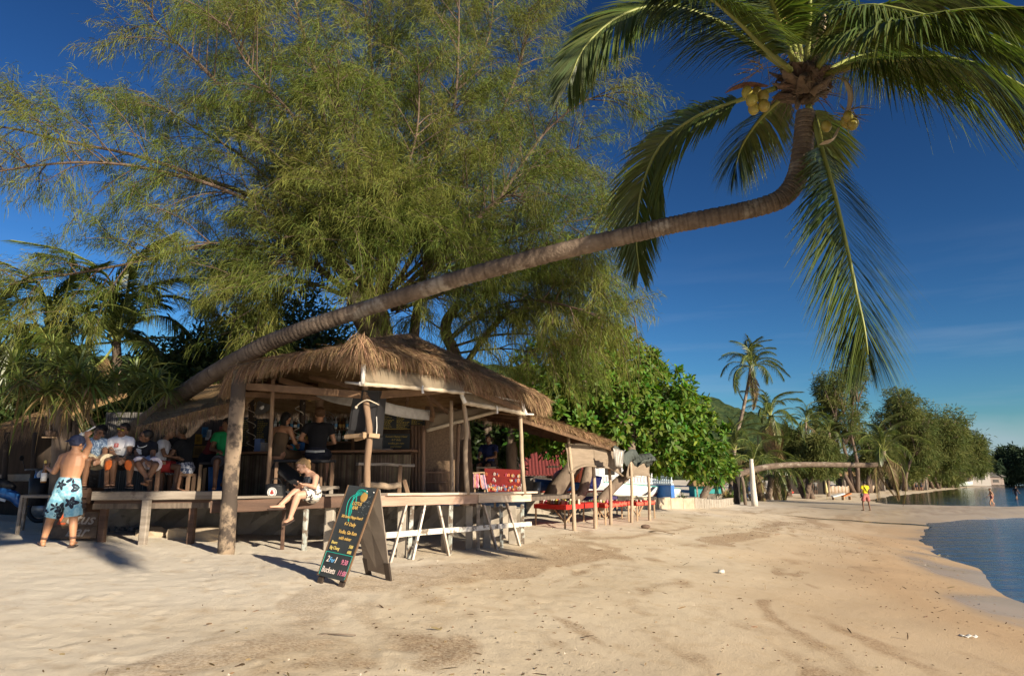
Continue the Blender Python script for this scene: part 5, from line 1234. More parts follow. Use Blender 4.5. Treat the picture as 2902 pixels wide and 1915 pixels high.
# ------------------------------------------------------------------ prop post and blocks
pp = [(560, 1036, 10.8), (672, 1055, 10.85)]
pw = thing('prop_post', 'thick mottled log standing upright to carry the leaning palm trunk', 'post', (-4.35, 10.35, gz(-4.35, 10.35) - .05))
yb = pw.location.y
mb = MB(); q = catmull([Vector((P(643, 1532, yb).x, yb, pw.location.z)), P(648, 1450, yb), P(655, 1350, yb + .02), P(668, 1200, yb + .05), P(676, 1100, yb + .05), P(682, 1052, yb + .08)], 30)
mb.tube(q, [lerp(.118, .104, i / 30) * (1 + .03 * math.sin(i * 1.3)) for i in range(31)], 16, wob=.035); mb.build('log', M('mottled_log', (0.33, 0.25, 0.17), (0.19, 0.14, 0.10), 3, (1, 1, .25), .9, .8, 20, c3=(0.065, 0.050, 0.040), s3=2.4, t3=.50), pw, True)
def rock_box(name, label, cat, c, d, rz, mat, group=None, j=.03):
    bm = bmesh.new(); bmesh.ops.create_cube(bm, size=1.0); bmesh.ops.subdivide_edges(bm, edges=bm.edges[:], cuts=4, use_grid_fill=True)
    for v in bm.verts:
        v.co = Vector((v.co.x * d[0], v.co.y * d[1], v.co.z * d[2])); k = Vector((rnd.uniform(-j, j), rnd.uniform(-j, j), rnd.uniform(-j, j)))
        e = sum(1 for a, b in zip(v.co, d) if abs(abs(a) - b / 2) < 1e-4)
        v.co = v.co * (1 - .03 * max(0, e - 1)) + k * .5
    me = bpy.data.meshes.new(name); bm.to_mesh(me); bm.free(); me.shade_smooth() if False else None
    o = obj(name, me, None, True, mat); o.location = c; o.rotation_euler = (0, 0, rz); return tag(o, label, cat, group)
g1 = G(565, 1534); rock_box('concrete_block', 'low rough concrete step lying on the sand beside the log post', 'block', g1 + Vector((-.15, .35, .08)), (.95, .5, .24), R(-6), m_conc_block)
g2 = G(660, 1512); rock_box('concrete_block', 'big sandy concrete step behind the log post under the deck', 'block', g2 + Vector((.0, .75, .2)), (2.0, .6, .5), R(-4), m_conc_block)
g3 = G(1320, 1502); rock_box('concrete_block', 'square sandy block under the plank bench', 'block', g3 + Vector((0, .3, .1)), (.55, .6, .34), R(30), m_conc_block)
# ------------------------------------------------------------------ blinds, cloths and pipes on the bar
def plain(name, c, rough=.6, **kw): return M(name, c, [x * .8 for x in c], 6, rough=rough, **kw)
m_black = plain('black_plastic', (0.018, 0.018, 0.02), .5)
m_char = plain('charcoal_cloth', (0.03, 0.03, 0.033), .9)
m_chalk = M('chalkboard', (0.022, 0.027, 0.030), (0.036, 0.041, 0.044), 3, rough=.75)
m_wood = M('plain_wood', (0.42, 0.30, 0.185), (0.30, 0.20, 0.12), 5, (1, 1, .3), .8, .3, 30)
m_red = M('red_cloth', (0.56, 0.028, 0.018), (0.42, 0.018, 0.014), 5, rough=.75)
m_white = plain('white_paint', (0.78, 0.77, 0.73), .6)
m_blue = plain('blue_paint', (0.03, 0.14, 0.42), .5)
m_green = plain('green_bottle', (0.02, 0.10, 0.045), .2, spec=.6)
m_amber = plain('amber_bottle', (0.16, 0.075, 0.02), .2, spec=.6)
m_clear = plain('pale_bottle', (0.42, 0.45, 0.44), .2, spec=.6)
m_teal = plain('teal_chalk', (0.01, 0.36, 0.30), .9)
m_gold = plain('ochre_chalk', (0.62, 0.40, 0.12), .9)
m_yel = plain('yellow_chalk', (0.66, 0.52, 0.16), .9)
m_pinkc = plain('pink_chalk', (0.62, 0.20, 0.30), .9)
m_bluec = plain('blue_chalk', (0.14, 0.42, 0.75), .9)
m_palec = plain('pale_chalk', (0.72, 0.62, 0.55), .9)
m_steel = plain('dull_steel', (0.35, 0.35, 0.36), .4, metal=.7)

FONTS = []
def text(body, size, mat, parent, Mx, name='lettering', shear=0.0, ex=.0012, align='CENTER', sx=1.0):
    c = bpy.data.curves.new(name, 'FONT'); c.body = body; c.size = size; c.extrude = ex; c.align_x = align; c.shear = shear; c.resolution_u = 2; c.offset = size * .012
    o = bpy.data.objects.new(name, c); COL.objects.link(o); c.materials.append(mat); o.parent = parent
    o.matrix_basis = Matrix.Translation(parent.location).inverted() @ Mx if False else Mx
    FONTS.append(o)
    if sx != 1: o.matrix_basis = o.matrix_basis @ Matrix.Diagonal((sx, 1, 1, 1))
    return o

def frame(o, x, z):
    """matrix with local x, y (text up) axes"""
    x = Vector(x).normalized(); y = Vector(z).normalized(); n = x.cross(y).normalized(); y = n.cross(x)
    return Matrix(((x.x, y.x, n.x, o[0]), (x.y, y.y, n.y, o[1]), (x.z, y.z, n.z, o[2]), (0, 0, 0, 1)))

def grid(c00, c10, c11, c01, nu, nv, f=None):
    """points between top-left, top-right, bottom-right, bottom-left"""
    a, b, c, d = (Vector(v) for v in (c00, c10, c11, c01)); out = []
    for j in range(nv + 1):
        v = j / nv; row = []
        for i in range(nu + 1):
            u = i / nu; p = a.lerp(b, u).lerp(d.lerp(c, u), v)
            if f: p = p + Vector(f(u, v))
            row.append(p)
        out.append(row)
    return out

# front blind with its white pipe frame, still hanging part way
t = thing('roller_blind', 'shade-cloth blind hung from white pipe along the thatch edge by the speaker', 'blind', P(1026, 1088, 9.75))
mb = MB(); mb.sheet(grid(P(1024, 1032, 9.85), P(1316, 1080, 10.85), P(1314, 1112, 10.75), P(1028, 1084, 9.75), 24, 4, lambda u, v: (0, .02 * math.sin(u * 22) * v, .02 * math.sin(u * 17 + 1) * v)), .006); mb.build('shade_cloth', m_mesh, t, True)
mb = MB(); mb.tube(catmull([P(1026, 1088, 9.72), P(1120, 1095, 10.03), P(1220, 1103, 10.37), P(1314, 1113, 10.72)], 30), [.030 + .005 * math.sin(i * 1.7) for i in range(31)], 9, wob=.06); mb.build('rolled_hem', m_roll, t, True)
mb = MB(); mb.tube([P(1030, 1032, 9.72), P(1028, 1088, 9.70)], .030, 10); mb.tube([P(980, 1083, 10.2), P(1000, 1085, 10.0), P(1026, 1088, 9.70)], .020, 9); mb.ell(P(1022, 1087, 9.72), (.034, .034, .034)); mb.build('pipe_frame', m_pvc, t, True)
mb = MB(); mb.tube(catmull([P(1198, 1092, 10.25), P(1197, 1105, 10.24), P(1199, 1115, 10.24)], 6), [.010, .012, .016, .014, .016, .02, .012], 7); mb.build('tie_cloth', m_pvc, t)
t = thing('roller_blind', 'pale blind half rolled on its white pipe at the seaward corner of the roof', 'blind', P(1312, 1140, 11.6))
mb = MB(); mb.sheet(grid(P(1310, 1108, 11.65), P(1480, 1140, 13.35), P(1486, 1170, 13.25), P(1316, 1138, 11.6), 20, 4, lambda u, v: (0, .015 * math.sin(u * 19) * v, .01 * math.sin(u * 15) * v)), .006); mb.build('shade_cloth', m_mesh, t, True)
mb = MB(); mb.tube(catmull([P(1316, 1140, 11.55), P(1370, 1150, 12.1), P(1430, 1160, 12.7), P(1486, 1173, 13.2)], 30), [.042 + .007 * math.sin(i * 1.9) for i in range(31)], 9, wob=.08); mb.build('rolled_hem', m_roll, t, True)
mb = MB()
for px, a, b, Y in ((1310, 1107, 1142, 11.55), (1484, 1140, 1176, 13.2)): mb.tube([P(px - 4, a, Y), P(px, (a + b) / 2, Y), P(px + 8, b, Y - .02)], .034, 10)
mb.tube([P(1490, 1173, 13.2), P(1512, 1174, 13.3)], .018, 8); mb.tube([P(1310, 1108, 11.6), P(1482, 1138, 13.3)], .02, 8); mb.build('pipe_frame', m_pvc, t, True)
mb = MB(); mb.tube(catmull([P(1408, 1150, 12.35), P(1409, 1162, 12.34), P(1409, 1172, 12.34)], 6), [.012, .014, .018, .016, .018, .022, .014], 7); mb.build('tie_cloth', m_pvc, t)
t = thing('roller_blind', 'brown blind slanting across the inner end of the bar above the woven wall', 'blind', P(1212, 1215, 13.8))
mb = MB(); mb.sheet(grid(P(1228, 1168, 13.7), P(1405, 1146, 13.9), P(1402, 1170, 13.8), P(1214, 1214, 13.6), 14, 4, lambda u, v: (0, .03 * math.sin(u * 9) * v, -.03 * math.sin(u * 3.1) * v)), .006); mb.build('shade_cloth', m_mesh, t, True)
mb = MB(); mb.tube(catmull([P(1208, 1220, 13.6), P(1270, 1203, 13.65), P(1340, 1183, 13.7), P(1405, 1166, 13.8)], 16), .038, 9, wob=.06); mb.build('rolled_hem', m_roll, t, True)
# grey white cloth valances
for lab, pts in (('grey white cloth strip hung under the beam beside the black speaker, nearer the counter post', (P(910, 1108, 12.6), P(1000, 1124, 11.7), P(993, 1150, 11.7), P(895, 1122, 12.6))), ('long grey white cloth strip drooping above the chalk menu', (P(1072, 1132, 11.8), P(1218, 1162, 13.0), P(1216, 1190, 13.0), P(1070, 1166, 11.8)))):
    mb = MB(); mb.sheet(grid(*pts, 16, 4, lambda u, v: (0, .02 * math.sin(u * 8), -.03 * math.sin(u * 3.14))), .006)
    tag(mb.build('cloth_valance', m_valance, None, True), lab, 'cloth strip', 'cloth strips under the roof beams')
# black loudspeaker on its wooden bracket
t = thing('loudspeaker', 'tall black loudspeaker tilted forward on a rough wooden bracket at the corner post', 'loudspeaker', P(1035, 1232, 10.45))
c = [P(985, 1228, 10.5), P(1064, 1232, 10.5), P(1076, 1106, 10.25), P(1003, 1105, 10.25)]; bk = Vector((.05, .32, 0))
mb = MB(); mb.hexa([c[0], c[1], c[1] + bk, c[0] + bk, c[3], c[2], c[2] + bk, c[3] + bk]); mb.build('cabinet', m_black, t)
e = lambda u, v, o=-.006: (c[0].lerp(c[1], u)).lerp(c[3].lerp(c[2], u), v) + Vector((0, o, 0))
mb = MB(); mb.hexa([e(.08, .08, -.01), e(.92, .08, -.01), e(.92, .08, .0), e(.08, .08, .0), e(.08, .92, -.01), e(.92, .92, -.01), e(.92, .92, 0), e(.08, .92, 0)]); mb.build('grille', m_char, t)
mb = MB(); mb.tube(catmull([P(1007, 1155, 10.2), P(1020, 1142, 10.18), P(1040, 1133, 10.16), P(1060, 1140, 10.2), P(1074, 1147, 10.3)], 12), .009, 7); mb.ell(P(1009, 1154, 10.2), .022); mb.build('rope', m_rope, t, True)
mb = MB(); mb.tube(catmull([P(1067, 1180, 10.3), P(1068, 1210, 10.3), P(1066, 1236, 10.3)], 6), .006, 6); mb.build('cable', m_pvc, t)
t = thing('speaker_bracket', 'rough timber bracket nailed to the corner post under the loudspeaker', 'bracket', P(1035, 1240, 10.4))
for p0, p1, w, h in [((980, 1238, 10.45), (1030, 1233, 10.25), .07, .06), ((985, 1230, 10.7), (1076, 1230, 10.7), .08, .05), ((1046, 1233, 10.25), (1076, 1236, 10.28), .07, .065), ((1008, 1245, 10.5), (1034, 1238, 10.3), .05, .05), ((1030, 1232, 10.22), (1034, 1232, 10.2), .06, .08)]:
    MB().beam(P(*p0), P(*p1), w, h).build('timber', m_wood, t)

# ------------------------------------------------------------------ inside the bar
def chalk_menu(label, x0, y0, x1, y1, Y, rows, cols, mat, seed):
    r_ = random.Random(seed); a, b = P(x0, y0, Y), P(x1, y1, Y)
    t = thing('menu_board', label, 'menu board', ((a.x + b.x) / 2, Y, b.z))
    MB().box(((a.x + b.x) / 2, Y, (a.z + b.z) / 2), (b.x - a.x, .02, a.z - b.z)).build('board', m_chalk, t)
    W, H = b.x - a.x, a.z - b.z
    for c in range(cols):
        mb = MB()
        for r in range(rows):
            z = a.z - H * (.06 + .9 * (r + .5) / rows); x = a.x + W * (.04 + c / cols); e = a.x + W * ((c + r_.uniform(.45, .88)) / cols)
            while x < e:
                w = r_.uniform(.015, .05); mb.box((x + w / 2, Y - .012, z + r_.uniform(-.004, .004)), (w, .003, H / rows * r_.uniform(.28, .5))); x += w + .012
        tag(mb.build('chalk_list', mat, t), kind='stuff')
    return t, a, b
m_dullyel = plain('dull_yellow_chalk', (0.36, 0.27, 0.06), .9)
t, a, b = chalk_menu('wide chalk menu with three columns of yellow lists above the bar end', 1078, 1176, 1203, 1215, 14.0, 11, 3, m_dullyel, 1)
MB().box(((a.x + b.x) / 2, 13.985, a.z - (a.z - b.z) * 1.0), (b.x - a.x, .012, .012)).build('rule', m_dullyel, t)
t = thing('menu_board', 'small dark chalk board with four short yellow lines above the counter end', 'menu board', P(1122, 1272, 13.75))
a, b = P(1086, 1229, 13.75), P(1160, 1271, 13.75); MB().box(((a.x + b.x) / 2, 13.75, (a.z + b.z) / 2), (b.x - a.x, .02, a.z - b.z)).build('board', m_chalk, t)
for i, s in enumerate(('Sunset Happy Hour', '4-7 daily', 'vodka gin rum', 'and mixer')):
    text(s, .055, m_dullyel, t, frame(Vector(((a.x + b.x) / 2, 13.735, a.z - .07 - .066 * i)) - t.location, (1, 0, 0), (0, 0, 1)), shear=.2)
chalk_menu('narrow chalk menu with faint lists behind the counter near the log post', 690, 1182, 722, 1268, 16.2, 14, 1, m_dullyel, 2)
chalk_menu('faint second list board beside the narrow chalk menu', 730, 1186, 757, 1266, 16.2, 14, 1, m_dullyel, 3)
# shelves of bottles
t = thing('bottle_shelf', 'dark back-bar shelves behind the counter', 'shelf', P(830, 1290, 16.3))
for py in (1218, 1252): MB().beam(P(775, py, 16.3), P(1000, py, 16.3), .22, .025).build('shelf_board', m_rafter, t)
for px in (775, 890, 1000): MB().beam(P(px, 1290, 16.32), P(px, 1175, 16.32), .03, .2, (0, 1, 0)).build('upright', m_rafter, t)
def bottle_mesh(h, r, mat, lab):
    mb = MB(); mb.lathe((0, 0, 0), [(r * .9, 0), (r, .01), (r, h * .58), (r * .8, h * .66), (r * .34, h * .76), (r * .32, h * .96), (r * .38, h * .97), (r * .36, h)], 10); me = mb.mesh('bottle', True); me.materials.append(mat)
    l = MB(); l.lathe((0, 0, h * .18), [(r * 1.02, 0), (r * 1.02, h * .26)], 10); ml = l.mesh('label', True); ml.materials.append(lab); return me, ml
BT = [bottle_mesh(.28, .038, m_clear, m_white), bottle_mesh(.30, .036, m_green, m_white), bottle_mesh(.27, .04, m_amber, m_gold), bottle_mesh(.30, .035, m_clear, m_bluec), bottle_mesh(.25, .04, m_amber, m_white)]
ORD = 'first second third fourth fifth sixth seventh eighth ninth tenth eleventh twelfth thirteenth fourteenth fifteenth sixteenth seventeenth eighteenth nineteenth twentieth twenty-first twenty-second twenty-third twenty-fourth twenty-fifth twenty-sixth'.split()
r_ = random.Random(2)
def bottle(loc, k, label, group):
    o = bpy.data.objects.new('bottle', BT[k][0]); COL.objects.link(o); o.location = loc; tag(o, label, 'bottle', group)
    l = bpy.data.objects.new('label', BT[k][1]); COL.objects.link(l); l.parent = o; return o
kinds = ('clear spirit bottle', 'green bottle', 'amber bottle', 'clear bottle with blue label', 'squat amber bottle')
for row, py in ((0, 1218), (1, 1252)):
    z = P(800, py, 16.3).z + .014
    for i in range(20):
        k = r_.randrange(5); px = 782 + i * 10.6 + r_.uniform(-2, 2)
        bottle((P(px, py, 16.3).x, 16.28 + r_.uniform(-.04, .04), z), k, '%s, %s from the lamp-shade end of the %s back-bar shelf' % (kinds[k], ORD[i], ('upper', 'lower')[row]), 'bottles on the back-bar shelves')
# fan, lamp shade, bulb
t = thing('wall_fan', 'round dark fan behind the counter near the man in black', 'fan', P(922, 1225, 16.0))
mb = MB(); c = P(922, 1195, 15.9)
for rr in (.24, .18, .12, .06): mb.tube([c + Vector((rr * math.cos(a * .3142), 0, rr * math.sin(a * .3142))) for a in range(21)], .005, 4, caps=False)
for k in range(16): mb.tube([c, c + Vector((.24 * math.cos(k * .3927), -.01, .24 * math.sin(k * .3927)))], .003, 4)
mb.build('cage', m_steel, t); mb = MB(); mb.ell(c + Vector((0, -.03, 0)), (.045, .03, .045)); mb.build('hub', m_steel, t, True)
mb = MB()
for k in range(3): mb.ell(c + Vector((.11 * math.cos(k * 2.094), .02, .11 * math.sin(k * 2.094))), (.10, .008, .06), (Vector((math.cos(k * 2.094), 0, math.sin(k * 2.094))), Vector((0, 1, 0)), Vector((-math.sin(k * 2.094), 0, math.cos(k * 2.094)))), 10, 6)
mb.build('blade', m_steel, t, True)
t = thing('hanging_lamp', 'tilted grey cone lamp shade hanging in the shade near the brown pole', 'lamp', P(740, 1158, 13.8))
d = Vector((.55, -.2, -.8)).normalized(); u = d.orthogonal().normalized(); w = d.cross(u)
mb = MB(); mb.lathe(P(733, 1138, 13.8), [(.03, 0), (.06, .05), (.17, .20), (.165, .205), (.05, .05)], 16, (u, w, d)); mb.build('shade', m_grey_metal, t, True); mb = MB(); mb.ell(P(733, 1138, 13.8) + d * .14, .05); mb.build('bulb', m_white, t, True)
t = thing('hanging_lamp', 'small brass lantern under the beam by the cloth strip', 'lamp', P(877, 1130, 13))
mb = MB(); mb.lathe(P(877, 1132, 13), [(.02, -.03), (.04, -.01), (.045, .03), (.02, .06), (.01, .09)], 10); mb.build('body', m_gold, t, True)
# pale rope spirals round two posts
for lab, px, Y in (('pale rope wound in a spiral round the dark bar post near the log', 712, 14.3), ('pale rope wound in a spiral round the dark bar post by the bottles', 850, 14.3)):
    a = P(px, 1140, Y); b = P(px - (10 if px > 800 else 0), 1288, Y); pts = []
    for i in range(90):
        s = i / 89; q = a.lerp(b, s); th = s * 2 * math.pi * 4.6; pts.append(q + Vector((.085 * math.cos(th), .085 * math.sin(th), 0)))
    tag(MB().tube(pts, .009, 5).build('spiral_rope', m_rope, None, True), lab, 'rope', 'ropes wound round the bar posts')
# posters on the dark wall
for lab, x0, y0, x1, y1, col in (('dark green poster on the shaded bar wall', 505, 1236, 522, 1264, (.01, .09, .04)), ('yellow ochre paper on the shaded bar wall', 554, 1230, 572, 1258, (.30, .16, .01)), ('white framed print on the shaded bar wall', 584, 1217, 597, 1246, (.45, .45, .42)), ('blue poster above the framed print', 573, 1210, 588, 1238, (.03, .12, .22)), ('rust coloured paper beside the log post', 622, 1208, 638, 1228, (.24, .07, .05)), ('grey paper beside the rust coloured one', 640, 1206, 653, 1226, (.2, .19, .18)), ('orange printed menu sheet low on the bar wall', 546, 1262, 580, 1296, (.22, .12, .03)), ('pale blue paper low on the shaded wall', 524, 1262, 541, 1290, (.12, .15, .2))):
    a, b = P(x0, y0, 15.6), P(x1, y1, 15.6)
    t = thing('poster', lab, 'poster', ((a.x + b.x) / 2, 15.6, b.z)); MB().box(((a.x + b.x) / 2, 15.6, (a.z + b.z) / 2), (b.x - a.x, .012, a.z - b.z)).build('sheet', plain('poster_ink', col, .8), t)
    MB().box(((a.x + b.x) / 2, 15.592, (a.z + b.z) / 2), ((b.x - a.x) * .5, .008, (a.z - b.z) * .55)).build('print', plain('poster_print', [c * .6 for c in col], .8), t)
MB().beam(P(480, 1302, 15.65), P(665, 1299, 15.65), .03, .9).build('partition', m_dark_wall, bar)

def table(label, corners, top_z, floor_z, mat, lm, cat='table', th=.04, leg=.05, name='bar_table', group=None, brace=False, cloth=None):
    """corners: four (x, y)"""
    c = [Vector((x, y, top_z)) for x, y in corners]; m = sum((v.xy for v in c), Vector((0, 0))) / 4
    t = thing(name, label, cat, (m.x, m.y, floor_z), 0, group)
    mb = MB(); mb.hexa([v - Vector((0, 0, th)) for v in c] + c); mb.build('table_top', mat, t)
    for v in c:
        q = v.lerp(Vector((m.x, m.y, v.z)), .10); MB().beam((q.x, q.y, top_z - th), (q.x, q.y, floor_z), leg, leg, (0, 1, 0)).build('leg', lm, t)
    if brace:
        for i, j in ((0, 1), (2, 3)):
            a = c[i].lerp(Vector((m.x, m.y, top_z)), .12); b = c[j].lerp(Vector((m.x, m.y, top_z)), .12)
            for s, e in ((a, b), (b, a)): MB().beam((s.x, s.y, lerp(floor_z, top_z, .12)), tuple(lerp(s, e, .40).xy) + (top_z - th - .02,), leg * .6, leg * .6).build('brace', lm, t)
    return t
FZ = 1.83
def xy(px, Y): return (P(px, 1350, Y).x, Y)
table('dark low bar table behind the seated woman', [xy(772, 11.9), xy(948, 12.1), xy(950, 12.8), xy(790, 12.6)], P(860, 1302, 12).z, FZ, m_char, m_post_brown)
table('long dark table where the drinkers sit near the log post', [xy(560, 12.6), xy(668, 12.8), xy(670, 13.5), xy(575, 13.3)], P(600, 1310, 12.8).z, FZ, m_char, m_wood)
table('pale topped table where two boys play a game', [xy(468, 12.6), xy(512, 12.6), xy(520, 13.4), xy(478, 13.4)], P(490, 1311, 12.8).z, FZ, m_plank_grey, m_dark_wall)
for lab, p0, p1, Y, py, mt in (('brown wooden bench under the boys', 505, 545, 12.5, 1345, m_post_brown), ('tall dark bench plank carrying the three seated men', 225, 455, 11.25, 1311, m_plank_brown)):
    t = thing('wooden_bench', lab, 'bench', (P((p0 + p1) / 2, py, Y).x, Y, FZ)); a, b = P(p0, py, Y), P(p1, py, Y)
    MB().beam(a, b, .34, .05).build('seat', mt, t)
    for s in (.06, .94):
        q = a.lerp(b, s)
        for dy in (-.11, .11): MB().beam((q.x, q.y + dy, q.z - .02), (q.x, q.y + dy, FZ), .06, .05, (0, 1, 0)).build('leg', mt, t)
t = thing('driftwood_bench', 'grey driftwood bench with a log seat behind the corner post', 'bench', (P(1120, 1400, 12.6).x, 12.6, FZ))
MB().beam(P(1012, 1312, 12.4), P(1170, 1320, 12.8), .26, .05, jit=.012).build('backrest_plank', m_plank_grey, t)
MB().tube(catmull([P(1020, 1378, 11.9), P(1060, 1374, 11.9), P(1100, 1378, 12), P(1135, 1373, 12.1)], 12), .055, 9, wob=.12).build('log_seat', m_post, t, True)
for px, y0, y1, Y in ((1135, 1318, 1404, 12.6), (1146, 1360, 1405, 12.2), (1020, 1316, 1404, 12.5)): MB().beam(P(px, y0, Y), P(px + (12 if px == 1146 else -4), y1, Y), .07, .07, (0, 1, 0), .12, .006).build('leg', m_post_brown, t)
t = thing('wooden_bench', 'rough board bench beside the seated woman', 'bench', (P(925, 1400, 11.9).x, 11.9, FZ))
MB().beam(P(905, 1384, 11.8), P(945, 1380, 12.3), .26, .05, jit=.01).build('seat', m_plank_grey, t)
for px in (912, 938): MB().beam(P(px, 1386, 12), P(px, 1412, 12), .06, .06, (0, 1, 0)).build('leg', m_plank_grey, t)
for lab, px, Y in (('tall wooden bar stool under the woman in the brown dress', 800, 13.1), ('tall wooden bar stool under the man in the black shirt', 893, 12.95)):
    t = thing('bar_stool', lab, 'stool', (P(px, 1350, Y).x, Y, FZ)); z = P(px, 1306, Y).z
    MB().box((t.location.x, Y, z), (.36, .34, .045)).build('seat', m_post_brown, t)
    for sx in (-1, 1):
        for sy in (-1, 1): MB().beam((t.location.x + sx * .13, Y + sy * .12, z - .02), (t.location.x + sx * .17, Y + sy * .16, FZ), .04, .04, (0, 1, 0)).build('leg', m_post_brown, t)
t = thing('lounge_chair', 'dark slanting backrest of a low lounge seat behind the seated woman', 'chair', P(805, 1400, 12))
c = grid(P(772, 1318, 12.1), P(800, 1312, 12.5), P(868, 1368, 12.2), P(845, 1376, 11.7), 4, 6); mb = MB(); mb.sheet(c, .10); mb.build('backrest', m_char, t)
MB().beam(P(800, 1395, 11.9), P(870, 1395, 12.1), .45, .06).build('seat', m_char, t)
t = thing('cool_bag', 'black cool bag with a round white badge standing beside the seated woman', 'bag', P(782, 1415, 11.2))
mb = MB(); mb.sheet(grid(P(760, 1372, 11.25), P(805, 1374, 11.3), P(806, 1414, 11.3), P(757, 1414, 11.25), 6, 5, lambda u, v: (0, -.05 * math.sin(3.14 * u), .02 * math.sin(3.14 * u) * (1 - v))), .12); mb.build('bag', m_black, t, True)
mb = MB(); mb.tube(catmull([P(765, 1374, 11.2), P(772, 1358, 11.15), P(790, 1357, 11.2), P(800, 1376, 11.25)], 10), .01, 6); mb.build('strap', m_black, t)
def badge(c, r, x, z, parent):
    n = Vector(x).cross(Vector(z)).normalized(); ax = (Vector(x).normalized(), Vector(z).normalized(), n)
    MB().lathe(c, [(r, 0), (r, .004)], 24, ax).build('badge', m_white, parent); mb = MB(); mb.lathe(Vector(c) + n * .004, [(r * .86, 0), (r * .86, .002)], 24, ax); mb.build('badge_ring', plain('badge_grey', (.30, .28, .27), .6), parent)
    MB().lathe(Vector(c) + n * .006, [(r * .72, 0), (r * .72, .002)], 24, ax).build('badge_centre', m_white, parent)
    mb = MB(); mb.ell(Vector(c) + n * .009 - ax[1] * r * .15, (r * .42, r * .28, .002), ax, 12, 6); mb.ell(Vector(c) + n * .009 + ax[1] * r * .22, (r * .2, r * .3, .002), ax, 12, 6); mb.build('badge_emblem', plain('badge_red', (.4, .05, .04), .6), parent)
badge(P(771, 1394, 11.1), .075, (1, 0, 0), (0, 0, 1), t)
# things on the counter
def cup(name, label, cat, px, py, Y, r, h, mat, group=None):
    mb = MB(); mb.lathe(P(px, py, Y), [(r * .8, 0), (r, h), (r * .92, h), (r * .74, .01)], 12); return tag(mb.build(name, mat, None, True), label, cat, group)
CT = 13.85
cup('bucket', 'blue plastic bucket on the counter beside the man in black', 'bucket', 853, 1277, 13.8, .075, .17, m_blue)
cup('cup', 'pale cup on the counter by the bare-backed woman', 'cup', 828, 1278, 13.75, .045, .14, m_bluec); cup('cup', 'teal cup on the counter by the rope post', 'cup', 838, 1278, 13.8, .04, .19, m_teal)
t = thing('cool_box', 'blue and white cool box on the counter beside the brown pole', 'cool box', P(738, 1280, 14.0)); MB().box(P(735, 1263, 14.0), (.11, .25, .28)).build('body', plain('pale_blue', (.16, .26, .55), .5), t); MB().box(P(749, 1267, 14.05), (.13, .25, .18)).build('side_bin', m_valance, t)
t = thing('cash_box', 'grey box on the counter behind the corner post', 'box', P(1064, 1275, 13.7)); MB().box(P(1064, 1256, 13.75), (.30, .22, .24)).build('body', m_grey_metal, t); MB().box(P(1085, 1273, 13.6), (.36, .2, .03)).build('tray', m_plank_grey, t)
cup('barrel', 'blue plastic barrel standing behind the drinkers\' table', 'barrel', 615, 1396, 13.8, .2, .5, m_blue)
